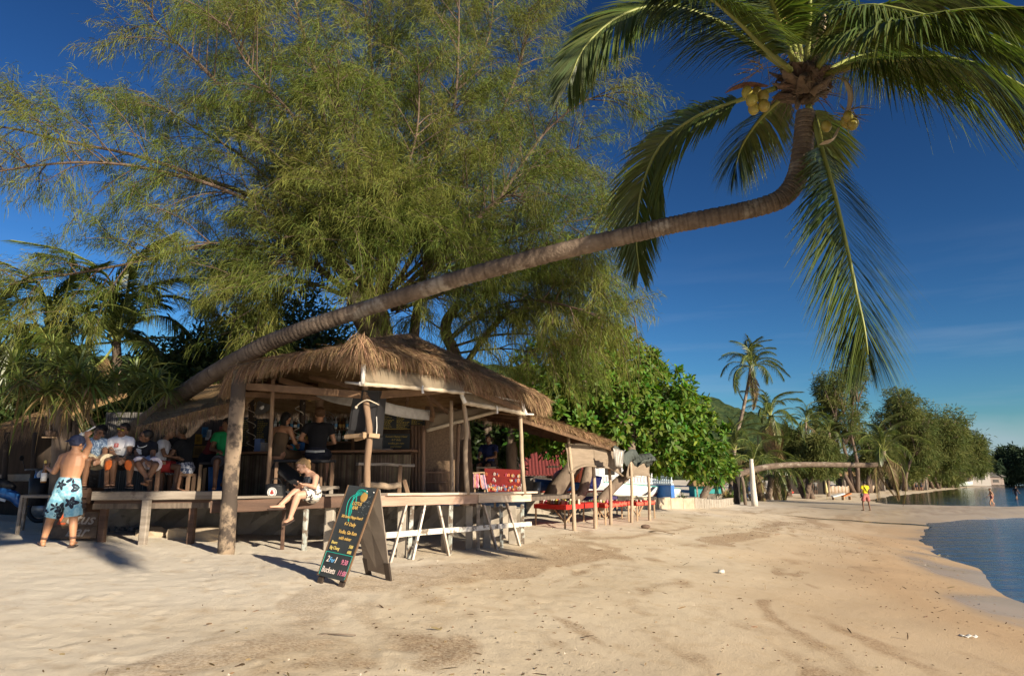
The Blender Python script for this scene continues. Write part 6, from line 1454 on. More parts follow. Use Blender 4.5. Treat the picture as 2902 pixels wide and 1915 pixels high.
# ------------------------------------------------------------------ the chalk A-board
def make_aboard():
    FL, FR, RL_, RR = G(893, 1650), G(970, 1665), G(1040, 1626), G(1108, 1644)
    for v in (FL, FR, RL_, RR): v.z = gz(v.x, v.y) - .015
    yl, yr = (FL.y + RL_.y) / 2, (FR.y + RR.y) / 2
    TR = P(1071, 1384, yr); N_ = (FR - FL).cross(TR - FL); d_ = ray(988, 1374); o_ = Vector((0, 0, CAMZ)); TL = o_ + d_ * (N_.dot(FL - o_) / N_.dot(d_))
    t = thing('sandwich_board', 'black chalk sandwich board with happy hour prices standing on the sand', 'signboard', (FL + FR + RL_ + RR) / 4)
    t.location.z = min(FL.z, FR.z)
    def panel(a, b, c, d, th, name, mat):     # a,b top; c,d bottom (right, left)
        n = (b - a).cross(d - a).normalized(); mb = MB()
        mb.sheet(grid(a, b, c, d, 2, 2), th); return mb.build(name, mat, t), n
    bl, br = FL.lerp(TL, .085), FR.lerp(TR, .07); cl, cr = RL_.lerp(TL, .07), RR.lerp(TR, .065)
    fb, n = panel(TL, TR, br, bl, .016, 'front_panel', m_chalk)
    panel(TL + Vector((.02, .02, -.01)), TR + Vector((.02, .02, -.01)), cr, cl, .014, 'rear_panel', M('hardboard', (0.27, 0.225, 0.18), (0.21, 0.17, 0.135), 3, rough=.85))
    for a, b in ((FL, TL), (FR, TR)):
        d = (b - a); e = ((TR - TL) * (.10 if a is FL else -.12)) - (n if n.y < 0 else -n) * .030; MB().beam(a + e * .9, a + d * .22 + e * .9, .07, .032, n).build('leg', m_dark_wall, t)
    for a, b in ((RL_, TL), (RR, TR)):
        d = (b - a); e = ((TR - TL) * (.12 if a is RL_ else -.10)); MB().beam(a + e * .6, a + d * .20 + e * .6, .075, .035, n).build('leg', m_dark_wall, t)
    # edge strip
    for a, b in ((TR, br), (TL, bl)): MB().beam(a, b, .02, .02, n).build('edge_strip', m_rafter, t)
    for u in (.70, .93): MB().ell(TL.lerp(TR, u).lerp(bl.lerp(br, u), .05) - n * 0 + ((n if n.y < 0 else -n) * .012), .008).build('screw', m_white, t)
    out = n if n.y < 0 else -n
    def at(u, v, o=.015): return TL.lerp(TR, u).lerp(bl.lerp(br, u), v) + out * o
    xd = (br - bl).normalized()
    def line(body, u, v, size, mat, sx=1.0, sh=.15, align='CENTER', name='lettering'):
        y = (TL.lerp(TR, u) - bl.lerp(br, u)).normalized(); xd = (TR - TL).lerp(br - bl, v).normalized(); text(body, size * .80, mat, t, frame(at(u, v) - t.location, xd, y), name, sh, .001, align, sx * .92)
    line('LOTUS', .52, .215, .075, m_gold, .8); line('BAR', .50, .262, .075, m_gold, .8)
    line('50B Sunset Happy Hours!!', .51, .365, .060, m_gold, .66); line('4-7 Daily', .52, .445, .072, m_gold, .85)
    line('Vodka, Gin Rum', .54, .535, .075, m_gold, .72); line('with mixer', .52, .60, .07, m_gold, .8)
    line('Beers', .10, .655, .064, m_yel, .8, align='LEFT'); line('Big Chang', .10, .712, .066, m_yel, .72, align='LEFT'); line('50B', .82, .672, .064, m_yel, .8); line('60B', .82, .728, .064, m_yel, .8)
    line('2', .18, .845, .12, m_palec, .8); line('For', .33, .845, .095, m_bluec, .75); line('1', .46, .845, .12, m_palec, .8); line('9:30', .78, .845, .10, m_pinkc, .72)
    line('Buckets', .33, .955, .115, m_palec, .72, .05); line('11:00', .82, .955, .10, m_pinkc, .72)
    mb = MB()
    for a, b in (((.03, .745), (.97, .745)), ((.03, .745), (.03, .985)), ((.97, .745), (.97, .985))): mb.beam(at(*a, .009), at(*b, .009), .007, .002, out)
    mb.build('chalk_border', m_teal, t)
    r_ = random.Random(3)
    mb = MB()
    for k in range(11):
        c = [at(.56 + r_.uniform(-.04, .08) - .0 * s, 0, .0095) for s in range(1)]
        u0, v0 = .50 + r_.uniform(-.05, .12), .035 + r_.uniform(-.01, .03); pts = []
        for s in range(9):
            w = s / 8; pts.append(at(u0 - (.17 + .012 * k) * math.sin(w * 2.5) , v0 + (.10 + .022 * k) * w * w + .004 * k, .0095))
        mb.tube(pts, .0035, 4)
    for k in range(10):
        u0 = .56 + r_.uniform(-.03, .03); pts = [at(u0 + .03 * s + .012 * k * s / 4, .035 + .006 * k * s / 4 + r_.uniform(-.002, .002), .0095) for s in range(4)]; mb.tube(pts, .003, 4)
    mb.build('chalk_palm', m_teal, t)
    y = (TL.lerp(TR, .6) - bl.lerp(br, .6)).normalized(); MB().ell(at(.66, .115, .009), (.05, .062, .003), (xd, y, out), 18, 8).build('chalk_coconut', plain('dim_ochre', (.42, .25, .07), .9), t, True)
    mb = MB()
    for k in range(26):
        u, v = r_.uniform(.62, .92), r_.uniform(.10, .31); a = r_.uniform(-.6, 1.2); mb.beam(at(u, v, .009), at(u + .035 * math.cos(a), v - .02 * math.sin(a), .009), .004, .002, out)
    tag(mb.build('chalk_scribble', plain('grey_chalk', (.16, .18, .19), .9), t), kind='stuff')
make_aboard()

# painted name board leaning under the deck
def make_nameboard():
    Y = 10.9; a, b, c, d = P(150, 1448, Y + .2), P(281, 1451, Y + .2), P(274, 1524, Y), P(141, 1527, Y)
    t = thing('painted_board', 'weathered plank board with a painted name leaning below the deck behind the man in shorts', 'signboard', (c + d) / 2)
    e, f = a.lerp(d, .56), b.lerp(c, .56)
    m = M('dark_plank', (0.20, 0.135, 0.085), (0.12, 0.08, 0.05), 3, (3, .3, 3), .9, .4, 30)
    MB().sheet(grid(a, b, f, e, 2, 2), .03).build('plank', m, t); MB().sheet(grid(e + Vector((.01, -.006, -.008)), f + Vector((0, -.006, -.008)), c, d, 2, 2), .03).build('plank', m, t)
    x = (b - a).normalized(); y = (a - d).normalized(); n = x.cross(y); n = n if n.y < 0 else -n
    at = lambda u, v: a.lerp(b, u).lerp(d.lerp(c, u), v) + n * .022
    for body, u, v, s, mt in (('L', .2, .50, .30, plain('orange_red_paint', (.55, .11, .04), .6)), ('otus', .60, .48, .25, plain('worn_white_letter', (.42, .36, .29), .7)), ('Bar', .55, .93, .24, plain('worn_white_letter', (.42, .36, .29), .7))):
        text(body, s, mt, t, frame(at(u, v) - t.location, x, y), 'lettering', .2, .002)
make_nameboard()
# litter under the deck
mb = MB(); r_ = random.Random(5)
for k in range(150):
    p = G(r_.uniform(285, 400), r_.uniform(1478, 1512)); mb.box(p + Vector((0, r_.uniform(0, .3), .03 + r_.random() * .05)), (r_.uniform(.02, .10), r_.uniform(.02, .07), r_.uniform(.01, .05)), 0, Matrix.Rotation(r_.uniform(0, 3), 3, Vector((r_.random(), r_.random(), r_.random() + .1)).normalized()))
tag(mb.build('rubble', M('blue_grey_rubble', (0.20, 0.23, 0.25), (0.12, 0.11, 0.10), 6, rough=.9, isl=.5), None), 'scatter of blue-grey rubble and scraps under the deck', 'rubble', kind='stuff')
for lab, px, py, s in (('jagged pale rock lying on the sand under the deck beam', 405, 1522, .22), ('dark rounded rock beside the deck leg', 480, 1490, .25), ('small rock against the concrete step wall', 752, 1512, .20)):
    c = G(px, py); bm = bmesh.new(); bmesh.ops.create_icosphere(bm, subdivisions=2, radius=s)
    for v in bm.verts: v.co = Vector((v.co.x * 1.3, v.co.y, v.co.z * .65)) * rnd.uniform(.75, 1.15)
    me = bpy.data.meshes.new('rock'); bm.to_mesh(me); bm.free(); o = obj('rock', me, None, True, m_conc if px > 420 else m_conc_block); o.location = c + Vector((0, .25, .02)); tag(o, lab, 'rock')

# ------------------------------------------------------------------ left of the bar: shack, scooter, bin
t = thing('thatched_shack', 'small dark thatched shack at the picture edge behind the scooter', 'shack', Vector((-9.4, 15.5, gz(-9.4, 15.5))))
ra, rb = P(-120, 1252, 13.8), P(172, 1188, 14.4)
thatch_face([ra, rb, rb + Vector((0, 2.4, .75)), ra + Vector((0, 2.4, .75))], (ra, rb), 500, t, 31, .45)
for px in (20, 100): pole('post', [(px, 1225, 14.0), (px - 6, 1330, 14.0), (px - 10, 1425, 14.0)], .05, m_dark_wall, t)
MB().beam(P(-80, 1355, 14.2), P(140, 1352, 14.2), .08, .14).build('counter', m_conc_block, t)
MB().beam(P(-100, 1350, 15.8), P(190, 1350, 15.8), .05, 2.4).build('back_wall', m_dark_wall, t)
t = thing('hanging_pot', 'brown coconut husk pot hanging on a cord from the pandanus', 'pot', P(141, 1240, 11.8))
mb = MB(); mb.lathe(P(141, 1237, 11.8), [(.03, 0), (.065, .02), (.078, .06), (.075, .09), (.05, .11)], 14); mb.build('husk', m_fibre, t, True); MB().tube([P(141, 1222, 11.8), P(141, 1150, 11.8)], .006, 5).build('cord', m_rope, t)
MB().box(P(139, 1239, 11.8), (.2, .1, .02)).build('hanger_board', m_wood, t)
cup('bin', 'square black bin beside the scooter', 'bin', 103, 1432, 13.0, .17, .50, m_black)
def scooter():
    Y = 13.6; W = G(30, 1425); gz_ = gz(-8.9, Y)
    x0 = P(40, 1400, Y).x; t = thing('scooter', 'blue motor scooter parked in the shade of the shack', 'scooter', (x0, Y, gz_))
    o = Vector((x0, Y, gz_)); r = .26
    for s in (-.62, .55):
        w = o + Vector((s, 0, r)); ax = (Vector((1, 0, 0)), Vector((0, 0, 1)), Vector((0, 1, 0)))
        mb = MB(); n = 20
        mb.tube([w + Vector((r * .86 * math.cos(a * .314), 0, r * .86 * math.sin(a * .314))) for a in range(21)], .045, 7, caps=False); ty = mb.build('wheel', m_black, t, True)
        mb = MB(); mb.lathe(w - Vector((0, .03, 0)), [(r * .62, 0), (r * .62, .06)], 14, (Vector((1, 0, 0)), Vector((0, 0, -1)), Vector((0, 1, 0)))); mb.build('rim', m_steel, ty, True)
    blue = plain('scooter_blue', (.02, .10, .30), .3, spec=.6); f = lambda x, z, y=0: o + Vector((x, y, z))
    mb = MB(); mb.tube(catmull([f(-.75, .62), f(-.35, .60), f(0, .50), f(.15, .36), f(.35, .40), f(.46, .80), f(.40, .95)], 20), [.06, .10, .12, .13, .13, .13, .12, .11, .1, .09, .09, .09, .09, .09, .1, .1, .11, .11, .1, .08, .05], 10, flat=(0, 1, 0), flatk=.9); mb.build('body', blue, t, True)
    mb = MB(); mb.tube(catmull([f(-.82, .78), f(-.5, .76), f(-.2, .72), f(.0, .66)], 8), [.06, .1, .11, .11, .11, .1, .09, .07, .04], 9); mb.build('seat', m_black, t, True)
    mb = MB(); mb.tube([f(.55, .26), f(.44, .80), f(.38, 1.0)], .03, 8); mb.tube([f(.36, 1.0, -.3), f(.40, 1.02, 0), f(.36, 1.0, .3)], .016, 7); mb.build('fork', m_steel, t, True)
    mb = MB(); mb.ell(f(.48, .90), (.06, .11, .10)); mb.build('headlight', m_white, t, True)
    mb = MB(); mb.tube([f(.34, 1.02, -.28), f(.30, 1.2, -.34)], .008, 5); mb.ell(f(.30, 1.22, -.36), (.015, .07, .05)); mb.build('mirror', m_black, t, True)
    mb = MB(); mb.tube([f(-.3, .28, -.12), f(-.75, .30, -.13)], .05, 8); mb.build('exhaust', m_steel, t, True)
    mb = MB(); mb.beam(f(-.55, .55, -.12), f(-.05, .42, -.14), .01, .05); mb.build('stripe', m_white, t)
scooter()
c0 = G(60, 1428); mb = MB(); mb.ell(c0 + Vector((0, .5, -.05)), (.55, .4, .38), None, 16, 10); tag(mb.build('straw_heap', m_fibre, None, True), 'heap of dry straw and sand beside the black bin', 'straw heap')
table('rough low work table behind the legs of the man in shorts', [xy(66, 11.6), xy(155, 11.4), xy(160, 12.0), xy(80, 12.2)], P(110, 1403, 11.5).z, gz(-8, 11.7) - .03, m_plank_grey, m_plank_grey)
t = thing('wooden_crate', 'weathered wooden crate under the end of the deck beam', 'crate', P(228, 1500, 11.2)); c = P(232, 1428, 11.3); 
for i in range(4): MB().box(c + Vector((0, -.22, -.28 + i * .15)), (.42, .025, .13)).build('slat', m_plank_brown, t)
for sx in (-1, 1): MB().box(c + Vector((sx * .2, 0, -.05)), (.03, .42, .62)).build('side', m_plank_brown, t)

# ------------------------------------------------------------------ market stall: awning, poles, cloths, red tables
st = thing('market_awning', 'thatched lean-to awning on thin poles over the souvenir tables', 'awning', G(1680, 1490))
aw = [P(1470, 1176, 13.9), P(1742, 1266, 18.4)]; bk = Vector((-1.6, 2.6, .40))
thatch_face([aw[0], aw[1], aw[1] + bk, aw[0] + bk], (aw[0], aw[1]), 800, st, 41, .17)
MB().beam(aw[0] + Vector((0, 0, -.09)), aw[1] + Vector((0, 0, -.09)), .05, .08).build('front_beam', m_rafter, st)
for k in range(9):
    a = aw[0].lerp(aw[1], k / 8); MB().beam(a + Vector((0, 0, -.05)), a + bk + Vector((0, 0, -.05)), .04, .06).build('rafter', m_rafter, st)
POLES = [(1628, 1503, 1610, 1238), (1687, 1497, 1676, 1255), (1731, 1487, 1722, 1262), (1790, 1480, 1785, 1285), (1841, 1474, 1832, 1290)]
PG = [G(a, b) for a, b, c, d in POLES]
for g, (a, b, c, d) in zip(PG, POLES):
    q = catmull([g - Vector((0, 0, .08)), g.lerp(P(c, d, g.y), .5) + Vector((.03, 0, 0)), P(c, d, g.y)], 14); mb = MB(); mb.tube(q, [.050 - .0008 * i for i in range(15)], 9, wob=.07); mb.build('pole', m_post, st, True)
for lab, pts, f in (('square hessian cloth hung from the first awning pole', [(1600, 1258), (1676, 1254), (1689, 1322), (1614, 1340)], 0), ('hessian cloth with a lifted curling hem beside the square one', [(1677, 1254), (1752, 1272), (1764, 1348), (1690, 1324)], 1), ('small hessian cloth at the end of the awning in leaf shadow', [(1780, 1300), (1838, 1304), (1840, 1348), (1776, 1354)], 3)):
    y0, y1 = PG[f].y - .06, PG[min(f + 1, 4)].y - .06
    ys = (y0, y1, y1, y0); q = [P(a, b, y) for (a, b), y in zip(pts, ys)]
    lift = .09 if f < 3 else .06
    mb = MB(); mb.sheet(grid(*q, 14, 8, lambda u, v: (.02 * math.sin(v * 5), .05 * math.sin(u * 9 + v * 3) * v, lift * math.sin(u * 3.14) * v ** 3)), .012); tag(mb.build('hessian_blind', m_sack, None, True), lab, 'cloth blind', 'hessian cloths hung on the awning poles')
    e = [q[3].lerp(q[2], u) + Vector((0, -.02 + .05 * math.sin(u * 9 + 3), lift * math.sin(u * 3.14))) for u in [i / 14 for i in range(15)]]
    mb = MB(); mb.tube(e, .028, 7, wob=.05)
    hs_ = [ob for ob in COL.objects if ob.get('label') == lab][0]; mb.build('rolled_hem', m_sack, hs_, True)
mb = MB(); mb.sheet(grid(P(1735, 1268, 17.9), P(1860, 1296, 19.2), P(1845, 1315, 18.9), P(1765, 1312, 18.0), 14, 6, lambda u, v: (0, .15 * math.sin(u * 11 + v * 4), .09 * math.sin(u * 17 + v * 9))), .015); tag(mb.build('tarpaulin', plain('dark_tarp', (.07, .08, .07), .7), None, True), 'crumpled dark green tarpaulin bundled on the awning end', 'tarpaulin')
mb = MB(); mb.sheet(grid(P(1738, 1268, 17.0), P(1770, 1278, 17.4), P(1764, 1325, 17.3), P(1742, 1320, 17.0), 8, 8, lambda u, v: (0, .06 * math.sin(u * 14 + v * 2), 0)), .01); tag(mb.build('plastic_sheet', plain('milky_plastic', (.27, .25, .22), .4, spec=.5), None, True), 'milky plastic sheet hanging in folds beside the hessian cloth', 'plastic sheet')

def market_table(label, l, c, r, h, mat, skirt=.11):
    """l, c, r: ground points under the left, near and right corners"""
    b = l + r - c; m = (l + r) / 2
    t = thing('market_table', label, 'table', (m.x, m.y, gz(m.x, m.y)), 0, 'cloth-covered souvenir tables')
    z = c.z + h; K = [Vector((v.x, v.y, z)) for v in (c, r, b, l)]
    mb = MB(); mb.hexa([v - Vector((0, 0, skirt)) for v in K] + K); mb.build('cloth_top', mat, t)
    for v in (c, r, b, l):
        q = v.lerp(m, .06); MB().beam((q.x, q.y, z - skirt), (q.x, q.y, gz(q.x, q.y) - .03), .045, .045, (0, 1, 0)).build('leg', m_wood, t)
    for a, e in ((c, r), (c, l), (b, r)):
        p = a.lerp(m, .07); q = a.lerp(e, .35).lerp(m, .07); MB().beam((p.x, p.y, lerp(a.z, z, .25)), (q.x, q.y, z - skirt), .035, .03).build('brace', m_wood, t)
    return K
G_ = G
T1 = market_table('nearest souvenir table under red cloth with a dark red front', G_(1513, 1487), G_(1601, 1499), G_(1697, 1488), .56, m_red)
T2 = market_table('middle red souvenir table between the awning poles', G_(1650, 1478), G_(1716, 1487), G_(1786, 1477), .55, m_red)
T3 = market_table('end red souvenir table nearest the boat', G_(1760, 1470), G_(1806, 1476), G_(1858, 1468), .55, m_red)
T4 = market_table('back table under dark purple cloth behind the red ones', G_(1640, 1462), G_(1700, 1466), G_(1752, 1458), .62, plain('purple_cloth', (.055, .04, .12), .8))
cols = [(.6, .05, .04), (.7, .62, .45), (.65, .28, .03), (.55, .5, .1), (.6, .12, .2), (.12, .2, .05), (.75, .7, .62)]
SM = []
for k, c in enumerate(cols):
    mb = MB(); h = .10; mb.lathe((0, 0, 0), [(.028, 0), (.034, .02), (.022, .045), (.030, .065), (.026, .085), (.012, .10)], 8); me = mb.mesh('souvenir', True); me.materials.append(plain('souvenir_paint', c, .4, spec=.5)); SM.append(me)
def souvenirs(K, n, rows, group, where, s=1.0):
    r_ = random.Random(len(where)); j = 0
    for row in range(rows):
        for i in range(n):
            u = (i + .5 + r_.uniform(-.25, .25)) / n; v = (row + .4) / max(rows, 1) * .5 + .06
            p = K[0].lerp(K[3], u).lerp(K[1].lerp(K[2], u), v); k = r_.randrange(7)
            o = bpy.data.objects.new('souvenir', SM[k]); COL.objects.link(o); o.location = p; q = s * r_.uniform(.7, 1.25); o.scale = (q, q, q); o.rotation_euler = (0, 0, r_.uniform(0, 6))
            cn = ('red', 'cream', 'orange', 'olive yellow', 'pink', 'dark green', 'white')[k]
            tag(o, '%s trinket, %s from the corner post in row %s of %s' % (cn, ORD[min(n - 1 - i, 25)], ('one', 'two', 'three')[row], where), 'souvenir', group); j += 1
souvenirs(T1, 24, 2, 'trinkets on the nearest red table', 'the nearest red table'); souvenirs(T2, 14, 1, 'trinkets on the middle red table', 'the middle red table', .7); souvenirs(T3, 12, 1, 'trinkets on the end red table', 'the end red table', .7)
def necklace_rows(K, parent, seed):
    r_ = random.Random(seed); mb = MB()
    for i in range(60):
        u = (i + .5) / 60; a = K[0].lerp(K[1], u) + Vector((0, -.012, -.01)); mb.box(a + Vector((0, 0, -r_.uniform(.01, .06))), (.018, .012, r_.uniform(.03, .09)))
    tag(mb.build('bead_strings', plain('coral_beads', (.75, .16, .10), .5), parent), kind='stuff')
for K, t in ((T2, 'middle red'), (T3, 'end red')):
    o = [x for x in COL.objects if x.name.startswith('market_table') and t in x.get('label', '')][0]; necklace_rows(K, o, 3)
# red display board with trinkets
t = thing('display_board', 'tilted red display board hung with necklaces under the bar roof', 'display board', P(1425, 1400, 15.6))
a, b, c, d = P(1372, 1328, 16.2), P(1472, 1332, 16.6), P(1478, 1394, 15.6), P(1384, 1392, 15.2)
MB().sheet(grid(a, b, c, d, 4, 4), .03).build('board', M('shaded_red_cloth', (0.17, 0.013, 0.011), (0.12, 0.010, 0.009), 5, rough=.9), t)  # red darkened in the colour itself to stand in for shade on the board
r_ = random.Random(6); mats = [plain('bead', x, .4, spec=.5) for x in ((.6, .16, .05), (.45, .40, .34), (.12, .16, .28), (.45, .28, .07), (.4, .05, .1))]
for k in range(70):
    u, v = r_.random(), r_.choice([.30, .32, .55, .8, .85, .9, .95]) + r_.uniform(-.03, .03)
    if v > .75 and r_.random() < .5: u *= .5
    p = a.lerp(b, u).lerp(d.lerp(c, u), v) + Vector((0, -.04, .02)); mb = MB(); rr_ = r_.uniform(.5, 1.3); mb.tube([p + Vector((.016 * rr_ * math.cos(i * .785), -.006, .036 * rr_ * math.sin(i * .785))) for i in range(9)], r_.uniform(.006, .014), 5, caps=False); mb.build('bead_string', mats[r_.randrange(5)], t, True)
t = thing('display_rack', 'rack strung with pink and white shell necklaces beside the red board', 'rack', P(1356, 1398, 15.2))
MB().beam(P(1340, 1340, 15.2), P(1374, 1338, 15.2), .03, .03).build('rail', m_wood, t); MB().beam(P(1345, 1340, 15.2), P(1346, 1400, 15.2), .03, .03, (0, 1, 0)).build('leg', m_wood, t); MB().beam(P(1372, 1340, 15.2), P(1374, 1400, 15.2), .03, .03, (0, 1, 0)).build('leg', m_wood, t)
for k in range(11):
    px = 1343 + k * 2.9; y0 = 1342; mb = MB(); q = [P(px + (k > 4) * i * .9, y0 + i * 5 + (k > 5) * 3, 15.14) for i in range(9)]; mb.tube(q, .016, 5, wob=.35); mb.build('necklace', mats[(k * 3) % 5] if k % 2 else plain('shell_pink', (.6, .3, .38), .5), t, True)
table('small cream side table behind the red board', [xy(1350, 17.2), xy(1406, 17.2), xy(1406, 17.7), xy(1350, 17.7)], P(1380, 1322, 17.2).z, gz(-.6, 17.4), plain('cream_table', (.5, .42, .28), .6), m_wood)

# ------------------------------------------------------------------ walls, boats and houses behind the stall
def block_run(label, pts, h, mat, th=.25, name='sea_wall', n=None, cap=None):
    g = [G(*p) for p in pts]; t = thing(name, label, 'wall', g[0]); 
    for a, b in zip(g[:-1], g[1:]):
        L_ = (b - a).length; k = n or max(1, round(L_ / 1.1))
        for i in range(k):
            p, q = a.lerp(b, i / k), a.lerp(b, (i + 1) / k - .012); z = max(p.z, q.z)
            MB().beam((p.x, p.y, z + h / 2 - .08), (q.x, q.y, z + h / 2 - .08), th, h + .16 + rnd.uniform(-.02, .02), (0, 0, 1), .05, .006).build('block', mat, t)
    if cap:
        for a, b in zip(g[:-1], g[1:]): z = max(a.z, b.z) + h + .03; MB().beam((a.x, a.y, z), (b.x, b.y, z), th * 1.15, .05).build('cap', cap, t)
    return t
block_run('sandy concrete block wall running from the stall to the drain', [(1745, 1438), (1858, 1441), (1962, 1440), (1998, 1437)], .42, m_conc_block)
block_run('low stained block wall around the drain outlet', [(1962, 1440), (2030, 1436), (2073, 1428)], .40, m_conc)
block_run('grey retaining wall with a red cap behind the souvenir tables', [(1490, 1452), (1560, 1454), (1640, 1448), (1720, 1442)], .62, m_conc, cap=plain('red_cap', (.25, .05, .03), .7), name='retaining_wall')
t = thing('drain_well', 'octagonal dark concrete drain well sunk in the sand', 'well', G(2022, 1414)); g = t.location.copy()
mb = MB(); ro, ri, h = 1.05, .9, .42
for k in range(8):
    a0, a1 = k * math.pi / 4, (k + 1) * math.pi / 4 - .03; f = lambda r, a, z: g + Vector((r * math.cos(a), r * .8 * math.sin(a), z))
    MB().hexa([f(ri, a0, -.1), f(ro, a0, -.1), f(ro, a1, -.1), f(ri, a1, -.1), f(ri, a0, h), f(ro, a0, h), f(ro, a1, h), f(ri, a1, h)]).build('wall_block', m_conc, t)
mb = MB(); mb.ell(G(2060, 1420) + Vector((0, -.1, .12)), (.16, .13, .2)); tag(mb.build('plastic_bag', plain('orange_plastic', (.75, .14, .04), .4), None, True), 'crumpled orange plastic bag against the drain wall', 'bag')

def hull(label, cat, a, b, w, h, mat, name='boat', sheer=.25, rim=None, n=20, m=8, blunt=.75, inner=None, flip=False):
    """open boat from stern a to bow b"""
    a, b = Vector(a), Vector(b); t = thing(name, label, cat, (a + b) / 2); d = (b - a); L_ = d.length; d.normalize(); s = Vector((-d.y, d.x, 0)).normalized(); u = Vector((0, 0, 1))
    rows = []; rin = []
    for i in range(n + 1):
        x = i / n; wd = w / 2 * (1 - max(0, (x - .35) / .65) ** 2.2) * (blunt + (1 - blunt) * min(1, x * 4)); top = h * (1 + sheer * x ** 2); bot = h * (.45 * max(0, (x - .6) / .4) ** 2)
        r = []
        for j in range(m + 1):
            v = (j / m) * 2 - 1; k = abs(v) ** 2.4; y = wd * math.copysign(min(1, abs(v) ** .72), v); z = lerp(bot, top, k)
            if flip: z = h * 1.25 - z
            r.append(a + d * (x * L_) + s * y + u * z)
        rows.append(r)
    mb = MB(); mb.sheet(rows, .04); mb.build('hull', mat, t, True)
    mb = MB(); mb.sheet([[rows[0][0].lerp(rows[0][-1], j / m) if k else rows[0][j] for j in range(m + 1)] for k in (0, 1)], .04); mb.build('transom', mat, t)
    mb = MB(); mb.tube([r[0] for r in rows], .035, 6); mb.tube([r[-1] for r in rows], .035, 6); mb.build('gunwale', rim or mat, t, True)
    for x in (.25, .5, .7):
        i = int(x * n)
        if not flip: MB().beam(rows[i][0].lerp(rows[i][-1], .05) - u * .08, rows[i][0].lerp(rows[i][-1], .95) - u * .08, .22, .03).build('thwart', inner or mat, t)
    return t, rows
sa, sb = G(1908, 1413), G(1735, 1418); sb.y += 2.6; sa.z += .06; sb.z += .06
t, rows = hull('white open boat with red and dark stripes pulled up behind the stall', 'boat', sa, sb, 1.5, .62, m_white, rim=plain('teal_rim', (.10, .34, .30), .5))
for u0, c in ((.36, (.32, .05, .05)), (.50, (.03, .03, .04))):
    mb = MB(); g = []
    for v in range(5):
        r = []
        for k in (0, .05):
            i = (u0 + k + .16 * v / 4) * 20; i0 = int(i); f = i - i0; jj = v * .9; j0 = int(jj)
            pick = lambda row: min((row[0], row[-1]), key=lambda p: p.y)
            side = 0 if rows[10][0].y < rows[10][-1].y else -1
            idx = (lambda j: j) if side == 0 else (lambda j: 8 - j)
            p0 = rows[i0][idx(j0)].lerp(rows[i0 + 1][idx(j0)], f); p1 = rows[i0][idx(j0 + 1)].lerp(rows[i0 + 1][idx(j0 + 1)], f); p = p0.lerp(p1, jj - j0)
            r.append(p + Vector((0, -.045, -.01)))
        g.append(r)
    mb.sheet(g, .012); mb.build('stripe', plain('stripe_paint', c, .5), t)
side = 0 if rows[10][0].y < rows[10][-1].y else -1
p = rows[4][1 if side == 0 else 7] + Vector((.35, -.16, -.20)); text('JET S', .30, plain('green_letter', (.15, .42, .28), .7), t, frame(p - t.location, (rows[0][side] - rows[6][side]), (0, -.15, 1)), 'lettering', .1, .002)
hull('orange upturned boat resting behind the leaning tree trunk', 'boat', P(1650, 1392, 24.5), P(1566, 1390, 25), 1.3, .6, plain('orange_hull', (.62, .10, .02), .45), flip=True, rim=plain('navy_rim', (.01, .03, .12), .5))
hull('dark blue boat under the orange one', 'boat', P(1655, 1404, 24), P(1518, 1402, 24.4), 1.2, .42, plain('navy_hull', (.012, .05, .17), .45))
hull('blue kayak end with a red cap beside the tree fork', 'kayak', P(1684, 1384, 26), P(1655, 1382, 27), .8, .4, plain('royal_blue', (.01, .03, .45), .4), name='kayak')
cup('bin', 'grey metal rubbish bin beside the house wall', 'bin', 1519, 1412, 22.5, .17, .52, m_steel); t = thing('storage_box', 'dark grey upright box beside the rubbish bin', 'box', P(1499, 1412, 22.4)); MB().box(P(1499, 1380, 22.4), (.28, .3, .66)).build('body', m_grey_metal, t); MB().box(P(1499, 1351, 22.4), (.31, .33, .04)).build('lid', m_char, t)

# white house with a red roof
hb = P(1500, 1390, 31); t = thing('white_house', 'white house with a red tiled roof behind the tree trunks', 'house', Vector((1.5, 31, gz(1.5, 31))))
z0 = t.location.z; za = P(1520, 1338, 31).z
MB().hexa([Vector((-3.5, 31, z0 - .1)), Vector((2.9, 31, z0 - .1)), Vector((2.9, 35, z0 - .1)), Vector((-3.5, 35, z0 - .1)), Vector((-3.5, 31, za)), Vector((2.9, 31, za)), Vector((2.9, 35, za)), Vector((-3.5, 35, za))]).build('wall', plain('white_wall', (.62, .60, .55), .9), t)
rm = plain('red_tile', (.17, .035, .03), .8); rows = []
mb = MB()
for j in range(2):
    r = []
    for i in range(161):
        u = i / 160; r.append(Vector((lerp(-4.0, 3.4, u), lerp(30.3, 33, j), lerp(za - .12, za + 1.15, j) + .018 * math.sin(i * 1.9))))
    rows.append(r)
mb.sheet(rows, .05); mb.build('roof', rm, t)
wx = P(1566, 1340, 31).x; w = MB().box((wx, 30.96, P(1566, 1337, 31).z), (.50, .06, .55)).build('window', plain('dark_window', (.03, .025, .02), .4), t)
for k in range(4): MB().box((wx - .2 + k * .133, 30.91, P(1566, 1337, 31).z), (.03, .03, .55)).build('grille_bar', m_plank_brown, w)
t = thing('cream_house', 'cream gable wall seen between the posts behind the red board', 'house', Vector((P(1436, 1390, 27).x, 27, gz(0, 27)))); c = P(1436, 1335, 27); MB().box((c.x, 27.6, c.z + .3), (1.0, 1.2, 2.6)).build('wall', plain('cream_wall', (.6, .5, .34), .9), t); MB().box((c.x, 27.6, c.z + 1.64), (1.3, 1.5, .08)).build('roof', rm, t)
